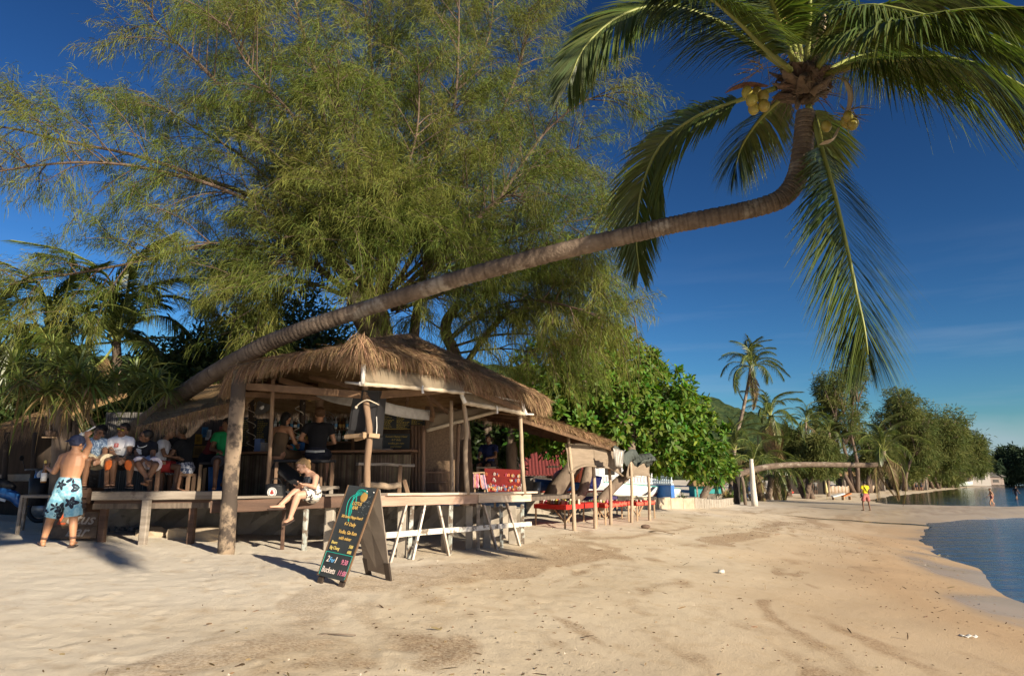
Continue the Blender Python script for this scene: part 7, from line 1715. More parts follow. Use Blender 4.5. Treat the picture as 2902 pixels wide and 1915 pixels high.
# balustrades
def balustrade(label, a, b, z0, h, n, mat, base_h=0.0, bm=None):
    t = thing('balustrade', label, 'balustrade', ((a.x + b.x) / 2, (a.y + b.y) / 2, z0))
    A, B = Vector((a.x, a.y, z0)), Vector((b.x, b.y, z0)); u = Vector((0, 0, 1))
    if base_h: MB().beam(A + u * base_h / 2, B + u * base_h / 2, .25, base_h).build('base_wall', bm, t)
    MB().beam(A + u * (base_h + h), B + u * (base_h + h), .18, .10).build('rail', mat, t); MB().beam(A + u * (base_h + .06), B + u * (base_h + .06), .16, .08).build('plinth', mat, t)
    mb = MB(); mb.lathe((0, 0, 0), [(.05, .1), (.035, .16), (.065, .28), (.05, h * .6), (.03, h * .72), (.05, h - .05)], 8); me = mb.mesh('baluster', True); me.materials.append(mat)
    for i in range(n):
        o = bpy.data.objects.new('baluster', me); COL.objects.link(o); o.parent = t; o.location = A.lerp(B, (i + .5) / n) + u * base_h - t.location
zb = P(1780, 1372, 42).z
balustrade('white balustrade on the terrace behind the boat', P(1690, 1370, 42), P(1850, 1370, 42), zb, .50, 18, m_white)
balustrade('white balustrade on a bright blue wall at the terrace corner', P(1845, 1372, 43), P(1906, 1374, 41), gz(9.5, 42), .50, 12, plain('pale_blue_paint', (.5, .6, .66), .6), P(1890, 1374, 42).z - gz(9.5, 42), m_blue)
for k, px in enumerate((1700, 1709)): t = thing('terrace_column', 'white terrace column, the %s of the pair behind the hessian cloth' % ('one nearer the kayak' if k == 0 else 'one nearer the boat'), 'column', P(px, 1380, 44), 0, 'white terrace columns'); MB().box(P(px, 1335, 44), (.19, .19, 1.8)).build('shaft', m_white, t); MB().box(P(px, 1296, 44), (.28, .28, .10)).build('capital', m_white, t)
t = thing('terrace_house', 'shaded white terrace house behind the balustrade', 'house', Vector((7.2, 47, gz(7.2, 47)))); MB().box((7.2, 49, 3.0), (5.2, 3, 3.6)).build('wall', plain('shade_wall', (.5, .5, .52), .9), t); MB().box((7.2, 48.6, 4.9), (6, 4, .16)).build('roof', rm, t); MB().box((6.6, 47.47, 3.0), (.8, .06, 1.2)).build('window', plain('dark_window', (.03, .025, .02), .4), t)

# ------------------------------------------------------------------ along the far beach
def stump(name, label, pts, r, mat, cat='post'):
    q = [P(*p) for p in pts]; q[-1].z = gz(q[-1].x, q[-1].y) - .1; c = catmull(q, 12); mb = MB(); mb.tube(c, [lerp(r[0], r[1], i / 12) for i in range(13)], 10, wob=.08); tag(mb.build(name, mat, None, True), label, cat)
stump('prop_post', 'dark charred stump propping up the level palm trunk', [(2088, 1338, 46.6), (2087, 1365, 46.6), (2088, 1404, 46.6)], (.26, .20), M('charred_wood', (.045, .035, .028), (.02, .017, .015), 3, rough=.95), 'post')
stump('prop_post', 'short leaning grey log beside the charred stump', [(2102, 1350, 46), (2107, 1375, 46), (2111, 1402, 46)], (.09, .11), m_bark_grey)
stump('marker_post', 'tall white weathered post standing alone on the sand', [(2129, 1300, 45), (2132, 1350, 45), (2138, 1412, 45)], (.12, .21), M('white_post', (.58, .54, .47), (.40, .36, .30), 3, (1, 1, .3), .85, c3=(.2, .17, .13), s3=1.5, t3=.6))
t = thing('palisade_wall', 'low wall of upright bamboo stakes along the far beach', 'wall', G(2400, 1394)); a, b = G(2345, 1397), G(2482, 1392)
for k in range(46):
    p = a.lerp(b, k / 45); z = gz(p.x, p.y); mb = MB(); mb.tube([Vector((p.x, p.y, z - .1)), Vector((p.x + .02, p.y, z + .92 + rnd.uniform(-.08, .08)))], .11, 6); mb.build('stake', m_plank_pale if k % 3 else m_wood, t, True)
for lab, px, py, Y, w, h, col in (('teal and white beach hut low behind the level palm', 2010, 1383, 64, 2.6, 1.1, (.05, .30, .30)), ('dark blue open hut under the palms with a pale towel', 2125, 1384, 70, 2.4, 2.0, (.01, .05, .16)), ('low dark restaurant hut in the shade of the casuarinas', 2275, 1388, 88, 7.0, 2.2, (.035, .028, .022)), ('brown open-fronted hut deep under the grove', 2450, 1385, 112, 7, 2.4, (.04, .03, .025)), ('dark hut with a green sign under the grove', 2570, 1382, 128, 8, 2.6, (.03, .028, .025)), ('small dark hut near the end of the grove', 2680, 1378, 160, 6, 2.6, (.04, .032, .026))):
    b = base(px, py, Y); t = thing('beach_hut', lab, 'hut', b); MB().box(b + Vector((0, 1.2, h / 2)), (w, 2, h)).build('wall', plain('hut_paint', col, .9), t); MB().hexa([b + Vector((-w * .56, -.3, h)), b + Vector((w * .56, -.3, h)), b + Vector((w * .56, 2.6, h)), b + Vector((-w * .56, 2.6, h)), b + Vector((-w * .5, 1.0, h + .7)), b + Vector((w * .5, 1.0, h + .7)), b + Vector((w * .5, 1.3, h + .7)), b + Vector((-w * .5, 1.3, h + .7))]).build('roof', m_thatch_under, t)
    for s in (-.45, .45): MB().box(b + Vector((s * w, -.2, h / 2)), (.12, .12, h)).build('post', m_plank_grey, t)
t = thing('signboard', 'small green signboard hung under the far grove', 'signboard', P(2557, 1352, 124)); MB().box(P(2557, 1353, 124), (.55, .05, .7)).build('panel', plain('green_sign', (.02, .35, .20), .6), t); 
for py in (1351, 1355): MB().box(P(2557, py, 123.95), (.44, .02, .07)).build('stripe', m_white, t)
for lab, px, py, Y, col, w in (('white sunlounger tilted beside the stake wall', 2368, 1375, 70, (.7, .7, .68), 1.2), ('orange cushion heap by the far huts', 2392, 1374, 72, (.55, .18, .06), .8), ('white cushion near the tall white post', 2148, 1384, 55, (.7, .7, .7), .7), ('pale boat cover lying among the huts', 2105, 1384, 60, (.5, .5, .48), 2.0)):
    c = P(px, py, Y); g0 = gz(c.x, c.y); t = thing('sun_lounger', lab, 'lounger', (c.x, c.y, g0)); MB().sheet(grid(Vector((c.x - w / 2, Y, g0 + .35)), Vector((c.x + w / 2, Y - .1, g0 + .65)), Vector((c.x + w / 2, Y - .6, g0 + .6)), Vector((c.x - w / 2, Y - .6, g0 + .3)), 4, 3), .12).build('pad', plain('lounger_pad', col, .8), t)
    for s in (-.4, .4): MB().box(Vector((c.x + s * w, Y - .3, g0 + .16)), (.06, .5, .34)).build('leg', m_wood, t)
t = thing('beach_umbrella', 'closed pale beach umbrella by the far huts', 'umbrella', base(2341, 1378, 72)); mb = MB(); mb.lathe(t.location, [(.03, 0), (.03, .7), (.16, .75), (.11, 1.4), (.03, 1.9)], 10); mb.build('cover', plain('pale_canvas', (.6, .5, .25), .9), t, True); MB().tube([t.location, t.location + Vector((0, 0, 2.0))], .03, 6).build('pole', m_wood, t)
r_ = random.Random(12)
for lab, px, py, Y, L_, c in (('red longtail boat moored under the far wood', 2868, 1368, 225, 8, (.30, .07, .05)), ('white speedboat by the far wood', 2890, 1362, 240, 7, (.7, .72, .74)), ('pale boat drawn up below the grove end', 2708, 1377, 165, 5, (.45, .5, .45))):
    a = P(px - 10, py, Y); b = P(px + 18, py, Y); a.z = max(a.z, -.1); b.z = a.z; hull(lab, 'boat', a, a + (b - a).normalized() * L_, 1.8, .9, plain('boat_paint', c, .5))
for lab, px, py, Y, w, h, col in (('pale beach house beyond the end of the grove', 2762, 1372, 190, 9, 5.0, (.34, .31, .28)), ('low roofed shelter on the far shore', 2800, 1370, 215, 10, 2.5, (.25, .2, .17)), ('white bungalow tucked under the far wood', 2836, 1364, 235, 8, 3, (.5, .48, .45))):
    b = P(px, py, Y); b.z = max(gz(b.x, b.y), .2); t = thing('beach_house', lab, 'house', b); MB().box(b + Vector((0, 2, h / 2)), (w, 4, h)).build('wall', plain('house_paint', col, .9), t); MB().hexa([b + Vector((-w * .56, -.6, h)), b + Vector((w * .56, -.6, h)), b + Vector((w * .56, 4.6, h)), b + Vector((-w * .56, 4.6, h)), b + Vector((-w * .4, 1.8, h + 1.4)), b + Vector((w * .4, 1.8, h + 1.4)), b + Vector((w * .4, 2.2, h + 1.4)), b + Vector((-w * .4, 2.2, h + 1.4))]).build('roof', m_grey_metal, t)
    for s in (-.25, .25): MB().box(b + Vector((s * w, -.03, h * .5)), (w * .18, .08, h * .35)).build('window', plain('dark_window', (.03, .025, .02), .4), t)
# small litter on the sand
def scrap(name, label, cat, px, py, build, mat):
    mb = MB(); build(mb, G(px, py)); tag(mb.build(name, mat, None, True), label, cat)
scrap('plastic_cup', 'clear squashed plastic cup lying on the open sand', 'cup', 2044, 1624, lambda m, g: m.lathe(g + Vector((0, 0, .03)), [(.025, -.05), (.034, .05), (.031, .05), (.022, -.045)], 12, (Vector((0, 1, 0)), Vector((0, 0, 1)), Vector((1, .2, 0)).normalized())), plain('clear_plastic', (.6, .58, .52), .2, spec=.7))
scrap('plastic_wrapper', 'white plastic wrapper on the wet sand edge', 'wrapper', 2744, 1806, lambda m, g: m.sheet(grid(g + Vector((-.1, .04, .02)), g + Vector((.1, .01, .03)), g + Vector((.1, -.03, .015)), g + Vector((-.08, -.02, .02)), 8, 3, lambda u, v: (0, 0, .012 * math.sin(u * 13))), .003), m_white)
scrap('twig', 'thin dry twig lying on the bare sand below the signboard', 'twig', 955, 1800, lambda m, g: (m.tube([g + Vector((-.16, .02, .008)), g + Vector((0, 0, .012)), g + Vector((.16, -.015, .008))], .006, 5), m.tube([g + Vector((-.08, .01, .01)), g + Vector((-.16, -.03, .012))], .004, 5)), m_twig)
scrap('husk', 'brown coconut husk on the sand beyond the tables', 'husk', 1830, 1497, lambda m, g: m.ell(g + Vector((0, 0, .05)), (.13, .08, .06)), m_fibre)
scrap('palm_scrap', 'fallen brown frond scrap on the open sand', 'frond scrap', 1870, 1510, lambda m, g: m.sheet(grid(g + Vector((-.3, .05, .03)), g + Vector((.35, -.1, .03)), g + Vector((.35, -.16, .02)), g + Vector((-.25, -.05, .03)), 8, 2, lambda u, v: (0, 0, .03 * math.sin(u * 5))), .01), m_frond_old)
# crumbs of weed, shell and bark strewn along the tide lines
n = 11000; g = np.random.default_rng(44); x = g.uniform(-5, 13, n); y = 4.6 + 24 * g.random(n) ** 1.7; d = sdist(x, y)
wv = np.clip(1 - np.abs(d - 4.5) / 5.5, 0.03, 1) * (0.25 + 0.75 * (vnoise((d + fbm(x * .35, y * .35, 5, 3) * 2.7) * .75, y * .15, 13) > .5)); k = (g.random(n) < wv) & (d > .15); x, y = x[k], y[k]; z = ground(x, y) + .004
D = np.stack([g.normal(0, 1, len(x)), g.normal(0, .6, len(x)), g.uniform(0, .25, len(x))], -1)
big = g.random(len(x)) < .08
V, F = strands(np.stack([x, y, z], -1), D, np.where(big, g.uniform(.05, .16, len(x)), g.uniform(.012, .04, len(x))), np.where(big, .018, .014), 0.05, 2, prof=[.5, 1, .5])
tag(obj('tide_debris', npmesh('tide_debris', V, F), None, True, M('debris', (.10, .065, .035), (.20, .14, .08), 3, rough=.95, isl=.5)), 'crumbs of weed and bark strewn along the tide lines', 'debris', kind='stuff')
V, F = strands(np.stack([x + .3, y, z], -1)[::16], D[::16], .014, .014, 0, 2, prof=[.7, 1, .7])
tag(obj('shell_bits', npmesh('shell_bits', V, F), None, True, plain('shell', (.62, .55, .45), .6)), 'pale broken shell bits on the sand', 'shell bits', kind='stuff')
# ------------------------------------------------------------------ people
REM = []           # shapes that are fused into one skin at the end
def fuse(mb, name, mat, parent, voxel, smooth=3):
    me = mb.mesh(name); o = bpy.data.objects.new(name, me); COL.objects.link(o)
    r = o.modifiers.new('r', 'REMESH'); r.mode = 'VOXEL'; r.voxel_size = voxel; r.use_smooth_shade = True
    s = o.modifiers.new('s', 'SMOOTH'); s.factor = .5; s.iterations = smooth
    me.materials.append(mat); o.parent = parent
    o.matrix_parent_inverse = Matrix.Translation(-parent.location) if parent else Matrix()
    REM.append(o); return o

def ecap(mb, p0, p1, a, b, side, flat=False, n=12, rings=5):
    """tapering limb with an oval section: a, b = (half width along side, half depth)"""
    p0, p1 = Vector(p0), Vector(p1); t = (p1 - p0); L_ = t.length
    if L_ < 1e-5: t = Vector((0, 0, 1)); L_ = 1e-5
    t.normalize(); side = Vector(side); s = side - t * side.dot(t)
    if s.length < 1e-3: s = t.orthogonal()
    s.normalize(); d = t.cross(s)
    prof = []
    if not flat:
        for k in (80, 55, 30): prof.append((-math.sin(R(k)) * min(a), math.cos(R(k)), a))
    for i in range(rings + 1): u = i / rings; prof.append((u * L_, 1.0, (lerp(a[0], b[0], u), lerp(a[1], b[1], u))))
    if not flat:
        for k in (30, 55, 80): prof.append((L_ + math.sin(R(k)) * min(b), math.cos(R(k)), b))
    vs = []
    for z, k, (w, h) in prof:
        for i in range(n): th = 2 * math.pi * i / n; vs.append(p0 + t * z + s * (w * k * math.cos(th)) + d * (h * k * math.sin(th)))
    m = len(prof); fs = [(i * n + k, i * n + (k + 1) % n, i * n + n + (k + 1) % n, i * n + n + k) for i in range(m - 1) for k in range(n)]
    fs += [tuple(range(n - 1, -1, -1)), tuple((m - 1) * n + k for k in range(n))]
    mb.add(vs, fs)

def skin(name, c): return M(name, c, [x * .88 for x in c], 9, rough=.5, spec=.35)
sk_tan = skin('tanned_skin', (0.44, 0.225, 0.125)); sk_dark = skin('brown_skin', (0.17, 0.088, 0.052)); sk_fair = skin('fair_skin', (0.52, 0.30, 0.205)); sk_far = skin('far_skin', (0.40, 0.20, 0.13))
h_black = plain('black_hair', (.012, .010, .009), .6); h_blond = plain('blond_hair', (.30, .19, .09), .6); h_brown = plain('brown_hair', (.09, .045, .02), .6)
m_eye = plain('eye_dark', (.02, .015, .012), .3); m_lip = plain('lip', (.30, .10, .08), .5)
m_flip = plain('flip_flop', (.06, .04, .035), .8)

def face_axes(j, look):
    f = Vector(look).normalized(); u = (j['head'] - j['neck']).normalized(); s = f.cross(u).normalized(); u = s.cross(f).normalized(); return f, u, s

def hand(mb, w, el, hd, pn, s, curl=.5):
    hd = Vector(hd).normalized(); pn = Vector(pn); sd = hd.cross(pn).normalized(); pn = sd.cross(hd).normalized()
    ecap(mb, w, w + hd * .075 * s, (.028 * s, .020 * s), (.042 * s, .017 * s), sd)
    for k, (o, l) in enumerate(((-.030, .058), (-.010, .070), (.011, .075), (.031, .066))):
        b = w + hd * .080 * s + sd * o * s; m = b + (hd * (1 - curl * .5) + pn * curl).normalized() * l * .55 * s; e = m + (hd * (1 - curl * 1.3) + pn * curl * 1.3).normalized() * l * .5 * s
        ecap(mb, b - hd * .015 * s, m, (.0105 * s,) * 2, (.0095 * s,) * 2, sd); ecap(mb, m, e, (.0095 * s,) * 2, (.0085 * s,) * 2, sd)
    b = w + hd * .02 * s - sd * .030 * s; m = b + (hd * .6 - sd * .6 + pn * .35).normalized() * .042 * s; e = m + (hd * .9 - sd * .1 + pn * .4).normalized() * .034 * s
    ecap(mb, b, m, (.014 * s,) * 2, (.012 * s,) * 2, sd); ecap(mb, m, e, (.012 * s,) * 2, (.010 * s,) * 2, sd)

def torso(mb, j, g=0, lo=0.0, hi=1.0, fem=False, s=1.0, sl=True, flat=False):
    c = (j['hiA'] + j['hiB']) / 2; n = j['neck']; side = (j['shB'] - j['shA']).normalized(); hs_ = (j['hiB'] - j['hiA']).normalized()
    W = [(-.08, .150, .110), (.05, .165, .118), (.34, .135 if not fem else .115, .098), (.64, .165 if not fem else .14, .118), (.82, .155 if not fem else .13, .105), (.97, .085, .070)]
    for (u0, w0, d0), (u1, w1, d1) in zip(W[:-1], W[1:]):
        if u1 <= lo or u0 >= hi: continue
        a, b = max(u0, lo), min(u1, hi); f0, f1 = (a - u0) / (u1 - u0), (b - u0) / (u1 - u0)
        ecap(mb, c.lerp(n, a) if a >= 0 else c + (c - n) * -a, c.lerp(n, b), ((lerp(w0, w1, f0) + g) * s, (lerp(d0, d1, f0) + g) * s), ((lerp(w0, w1, f1) + g) * s, (lerp(d0, d1, f1) + g) * s), hs_.lerp(side, max(0, min(1, (a + b) / 2))), flat=flat and (a == lo or b == hi))
    if hi > .9 and sl:
        q = n.lerp(c, .07)
        for k in ('shA', 'shB'): ecap(mb, q, j[k], (.075 * s + g, .066 * s + g), (.058 * s + g,) * 2, side)

def figure(label, j, look, sk, hair, s=1.0, voxel=.009, fem=False, group=None, feet=True, curl=(.5, .5), hd=None, pn=None, face=True, haircut='short', beer=0.0):
    o = (j['anA'] + j['anB']) / 2; low = min(j['anA'].z, j['anB'].z) - .07
    t = thing('person', label, 'person', (o.x, o.y, low), 0, group)
    mb = MB(); torso(mb, j, 0, -.08, 1, fem, s)
    side = (j['shB'] - j['shA']).normalized(); f, u, sd = face_axes(j, look)
    ecap(mb, j['neck'] - (j['head'] - j['neck']).normalized() * .03 * s, j['head'] - u * .05 * s - f * .015 * s, (.058 * s,) * 2, (.052 * s,) * 2, side)
    h = j['head']; ax = (sd, f, u)
    mb.ell(h + u * .02 * s - f * .008 * s, (.074 * s, .094 * s, .095 * s), ax, 16, 12); mb.ell(h + f * .026 * s - u * .048 * s, (.054 * s, .058 * s, .062 * s), ax, 14, 10); mb.ell(h + f * .052 * s - u * .088 * s, (.026 * s, .022 * s, .018 * s), ax)
    mb.ell(h + f * .094 * s - u * .016 * s, (.014 * s, .018 * s, .020 * s), ax); mb.ell(h + f * .085 * s + u * .035 * s, (.048 * s, .012 * s, .010 * s), ax)
    for q in (-1, 1): mb.ell(h + sd * (.077 * s * q) - u * .01 * s - f * .008 * s, (.013 * s, .022 * s, .034 * s), ax)
    for k, q in (('A', -1), ('B', 1)):
        ecap(mb, j['sh' + k], j['el' + k], (.053 * s, .055 * s), (.041 * s, .041 * s), side); ecap(mb, j['el' + k], j['wr' + k], (.042 * s, .040 * s), (.027 * s, .024 * s), side)
        d = Vector(hd[k]) if hd and k in hd else (j['wr' + k] - j['el' + k]); p = Vector(pn[k]) if pn and k in pn else Vector(look).cross(Vector((0, 0, 1))) * q + Vector((0, 0, -.6))
        hand(mb, j['wr' + k], j['el' + k], d, p, s, curl[0 if k == 'A' else 1])
        hs_ = (j['hiB'] - j['hiA']).normalized()
        ecap(mb, j['hi' + k], j['kn' + k], (.088 * s, .092 * s), (.056 * s, .058 * s), hs_); m = j['kn' + k].lerp(j['an' + k], .32)
        ecap(mb, j['kn' + k], m, (.054 * s, .056 * s), (.053 * s, .060 * s), hs_); ecap(mb, m, j['an' + k], (.052 * s, .058 * s), (.034 * s, .036 * s), hs_)
        fd = (j['to' + k] - j['an' + k]); dn = Vector((0, 0, -1)); fl = Vector((fd.x, fd.y, fd.z * .6)).normalized(); hl = j['an' + k] + dn * .035 * s - fl * .035 * s
        ecap(mb, hl, j['to' + k] + Vector((0, 0, .012)), (.034 * s, .034 * s), (.044 * s, .017 * s), fl.cross(dn))
        mb.ell(j['an' + k], .040 * s)
    fuse(mb, 'body', sk, t, voxel)
    if face:
        e = MB()
        for q in (-1, 1):
            e.ell(h + f * .0865 * s + u * .016 * s + sd * (.032 * s * q), (.015 * s, .008 * s, .008 * s), ax, 10, 6); e.ell(h + f * .092 * s + u * .038 * s + sd * (.034 * s * q), (.020 * s, .006 * s, .005 * s), ax, 8, 5)
        tag(e.build('eyes', m_eye, t, True), None); m = MB(); m.ell(h + f * .083 * s - u * .058 * s, (.026 * s, .010 * s, .008 * s), ax, 10, 6); m.build('mouth', m_lip, t, True)
    if hair:
        m = MB()
        if haircut == 'shaved': m.ell(h + u * .026 * s - f * .014 * s, (.0765 * s, .096 * s, .094 * s), ax, 16, 12)
        else:
            m.ell(h + u * .036 * s - f * .030 * s, (.085 * s, .098 * s, .098 * s), ax, 16, 12); m.ell(h + u * .085 * s + f * .028 * s, (.062 * s, .052 * s, .032 * s), ax, 12, 8)
            if haircut == 'curly':
                r_ = random.Random(4)
                for k in range(30): d = Vector((r_.gauss(0, 1), r_.gauss(-.5, .8), r_.gauss(.6, .7))).normalized(); m.ell(h + u * .036 * s - f * .026 * s + sd * d.x * .082 * s + f * d.y * .09 * s + u * d.z * .092 * s, .024 * s, ax, 8, 6)
            if haircut in ('long', 'bun'): m.ell(h - f * .085 * s - u * .02 * s, (.07 * s, .05 * s, .09 * s), ax)
            if haircut == 'bun': m.ell(h - f * .125 * s + u * .03 * s, (.042 * s,) * 3, ax); m.tube(catmull([h + sd * .07 * s + f * .03 * s + u * .02 * s, h + sd * .088 * s + f * .045 * s - u * .06 * s, h + sd * .07 * s + f * .06 * s - u * .13 * s], 6), .012 * s, 6)
            if haircut == 'long': m.ell(h - f * .075 * s - u * .11 * s, (.075 * s, .04 * s, .11 * s), ax)
        fuse(m, 'hair', hair, t, .008 if voxel < .012 else .014, 2)
    if feet:
        for k in 'AB':
            fd = (j['to' + k] - j['an' + k]); fl = Vector((fd.x, fd.y, fd.z * .6)).normalized(); a = j['an' + k] + Vector((0, 0, -.078 * s)) - fl * .075 * s; b = j['to' + k] + Vector((0, 0, -.022 * s)) + fl * .03 * s
            m = MB(); m.beam(a, b, .088 * s, .016 * s, (0, 0, 1), .3); m.build('flip_flop', m_flip, t)
    t['s'] = s; return t

def shirt(t, j, mat, g=.016, sleeve=.55, hem=-.06, s=1.0, voxel=.011, name='shirt', fem=False, hi=.93):
    mb = MB(); torso(mb, j, g, hem, hi, fem, s, True, True); side = (j['shB'] - j['shA']).normalized()
    if sleeve:
        for k in 'AB': ecap(mb, j['sh' + k], j['sh' + k].lerp(j['el' + k], sleeve), (.064 * s + g * .6,) * 2, (.066 * s + g, .062 * s + g), side, flat=True); mb.ell(j['sh' + k], .064 * s + g * .6)
    return fuse(mb, name, mat, t, voxel, 2)

def shorts(t, j, mat, g=.018, leg=.8, s=1.0, voxel=.011, flare=.025, name='shorts'):
    mb = MB(); torso(mb, j, g, -.08, .16, False, s, False, False); hs_ = (j['hiB'] - j['hiA']).normalized()
    for k in 'AB':
        a, b = j['hi' + k], j['hi' + k].lerp(j['kn' + k], leg); mb.ell(a, .092 * s + g); ecap(mb, a, b, (.092 * s + g, .096 * s + g), (.072 * s + g + flare, .074 * s + g + flare), hs_, flat=True)
    return fuse(mb, name, mat, t, voxel, 2)

def J(Y, **k):
    return {n: P(v[0], v[1], Y + (v[2] if len(v) > 2 else 0)) for n, v in k.items()}

def floral(name, base, base2, dark, line, scale=5.2):
    m, nt, b = nodes(name); L = nt.links.new; tc = _n(nt, 'ShaderNodeTexCoord')
    v = _n(nt, 'ShaderNodeTexVoronoi'); v.inputs['Scale'].default_value = scale; v.inputs['Randomness'].default_value = .8; L(tc.outputs['Object'], v.inputs['Vector'])
    sc = _n(nt, 'ShaderNodeVectorMath', operation='SCALE'); sc.inputs['Scale'].default_value = 1.0; L(tc.outputs['Object'], sc.inputs[0])
    sb = _n(nt, 'ShaderNodeVectorMath', operation='SUBTRACT'); L(sc.outputs[0], sb.inputs[0]); L(v.outputs['Position'], sb.inputs[1])
    sp = _n(nt, 'ShaderNodeSeparateXYZ'); L(sb.outputs[0], sp.inputs[0])
    at_ = _n(nt, 'ShaderNodeMath', operation='ARCTAN2'); L(sp.outputs[2], at_.inputs[0]); L(sp.outputs[0], at_.inputs[1])
    m5 = _n(nt, 'ShaderNodeMath', operation='MULTIPLY'); m5.inputs[1].default_value = 5; L(at_.outputs[0], m5.inputs[0]); co = _n(nt, 'ShaderNodeMath', operation='COSINE'); L(m5.outputs[0], co.inputs[0])
    rad = _n(nt, 'ShaderNodeMath', operation='MULTIPLY_ADD'); rad.inputs[1].default_value = .09; rad.inputs[2].default_value = .40; L(co.outputs[0], rad.inputs[0])
    lt = _n(nt, 'ShaderNodeMath', operation='LESS_THAN'); L(v.outputs['Distance'], lt.inputs[0]); L(rad.outputs[0], lt.inputs[1])
    l2 = _n(nt, 'ShaderNodeMath', operation='GREATER_THAN'); l2.inputs[1].default_value = .93; ab = _n(nt, 'ShaderNodeMath', operation='COSINE'); m10 = _n(nt, 'ShaderNodeMath', operation='MULTIPLY'); m10.inputs[1].default_value = 7; L(at_.outputs[0], m10.inputs[0]); L(m10.outputs[0], ab.inputs[0]); L(ab.outputs[0], l2.inputs[0])
    l3 = _n(nt, 'ShaderNodeMath', operation='LESS_THAN'); l3.inputs[1].default_value = .26; L(v.outputs['Distance'], l3.inputs[0]); ml = _n(nt, 'ShaderNodeMath', operation='MULTIPLY'); L(l2.outputs[0], ml.inputs[0]); L(l3.outputs[0], ml.inputs[1])
    nz = _n(nt, 'ShaderNodeTexNoise'); nz.inputs['Scale'].default_value = 22; L(tc.outputs['Object'], nz.inputs['Vector']); mr = _n(nt, 'ShaderNodeMapRange'); mr.inputs['From Min'].default_value = .4; mr.inputs['From Max'].default_value = .6; L(nz.outputs[0], mr.inputs[0])
    a = _n(nt, 'ShaderNodeMix', data_type='RGBA'); a.inputs['A'].default_value = (*base, 1); a.inputs['B'].default_value = (*base2, 1); L(mr.outputs[0], a.inputs['Factor'])
    c = _n(nt, 'ShaderNodeMix', data_type='RGBA'); c.inputs['B'].default_value = (*dark, 1); L(a.outputs['Result'], c.inputs['A']); L(lt.outputs[0], c.inputs['Factor'])
    d = _n(nt, 'ShaderNodeMix', data_type='RGBA'); d.inputs['B'].default_value = (*line, 1); L(c.outputs['Result'], d.inputs['A']); L(ml.outputs[0], d.inputs['Factor'])
    L(d.outputs['Result'], b.inputs['Base Color']); b.inputs['Roughness'].default_value = .85; return m

# --- the man in floral shorts
Ym = G(163, 1549).y
j = J(Ym, head=(220, 1257, .02), neck=(213, 1281), shA=(178, 1295), shB=(238, 1294, .04), elA=(154, 1337, -.02), wrA=(136, 1326, .18), elB=(254, 1262, .22), wrB=(245, 1238, .30), hiA=(179, 1384), hiB=(207, 1384), knA=(141, 1476, .02), knB=(208, 1474, .04), anA=(122, 1534), anB=(206, 1533, .02), toA=(114, 1539, .20), toB=(212, 1540, .20))
man = figure('bare-chested man in a dark cap and blue floral shorts standing with his back turned', j, (.35, 1, -.02), sk_tan, None, 1.0, .009, face=True, hd={'A': (-.7, .3, .15), 'B': (-.1, .15, 1)}, curl=(.9, .9), pn={'A': (0, 1, -.2), 'B': (0, .6, .1)})
shorts(man, j, floral('floral_shorts', (.17, .43, .58), (.36, .62, .70), (.012, .016, .035), (.30, .50, .55)), leg=.86, flare=.03)
f, u, sd = face_axes(j, (.35, 1, -.02)); h = j['head']
mb = MB(); mb.ell(h + u * .038 - f * .012, (.096, .116, .095), (sd, f, u), 16, 12); fuse(mb, 'cap', M('navy_cap', (.018, .024, .06), (.06, .07, .12), 14, rough=.9), man, .009, 2)
mb = MB(); mb.sheet(grid(h + u * .05 - f * .10 - sd * .06, h + u * .05 - f * .10 + sd * .06, h + u * .02 - f * .17 + sd * .05, h + u * .02 - f * .17 - sd * .05, 6, 4), .008); mb.build('peak', M('navy_peak', (.018, .024, .06), (.06, .07, .12), 14, rough=.9), man, True)
for k in 'AB':
    a = j['an' + k].lerp(j['kn' + k], .10); b = j['an' + k].lerp(j['kn' + k], .22); mb = MB(); mb.tube([a, a.lerp(b, .5), b], [.040, .043, .048], 12, wob=.02); mb.build('ankle_tattoo', plain('tattoo', (.13, .07, .05), .5), man, True)
w = j['wrA'] + Vector((-.06, .02, .0))
t = thing('bottle', 'white labelled bottle held low by the man in floral shorts', 'bottle', w - Vector((0, 0, .22))); up_ = Vector((-.06, .05, 1)).normalized(); a_ = up_.orthogonal().normalized(); b2 = up_.cross(a_)
mb = MB(); mb.lathe(w - up_ * .21, [(.034, 0), (.037, .01), (.037, .15), (.02, .20), (.014, .27), (.015, .29)], 12, (a_, b2, up_)); mb.build('glass', m_amber, t, True); mb = MB(); mb.lathe(w - up_ * .19, [(.039, 0), (.039, .12)], 12, (a_, b2, up_)); mb.build('label', m_white, t, True)
mb = MB(); mb.lathe(w + up_ * .07, [(.016, 0), (.018, .03), (.010, .05)], 10, (a_, b2, up_)); mb.build('cap', m_yel, t, True)
w = j['wrB'] + Vector((0, .02, .09)); t = thing('stick', 'tapered white stick raised in the hand of the man in floral shorts', 'stick', w); mb = MB(); mb.tube([w + Vector((-.15, .0, -.10)), w + Vector((-.07, 0, -.04))], [.018, .034], 10); mb.tube([w + Vector((-.07, 0, -.04)), w + Vector((.10, .0, .07))], [.014, .010], 8); mb.build('shaft', m_white, t, True)

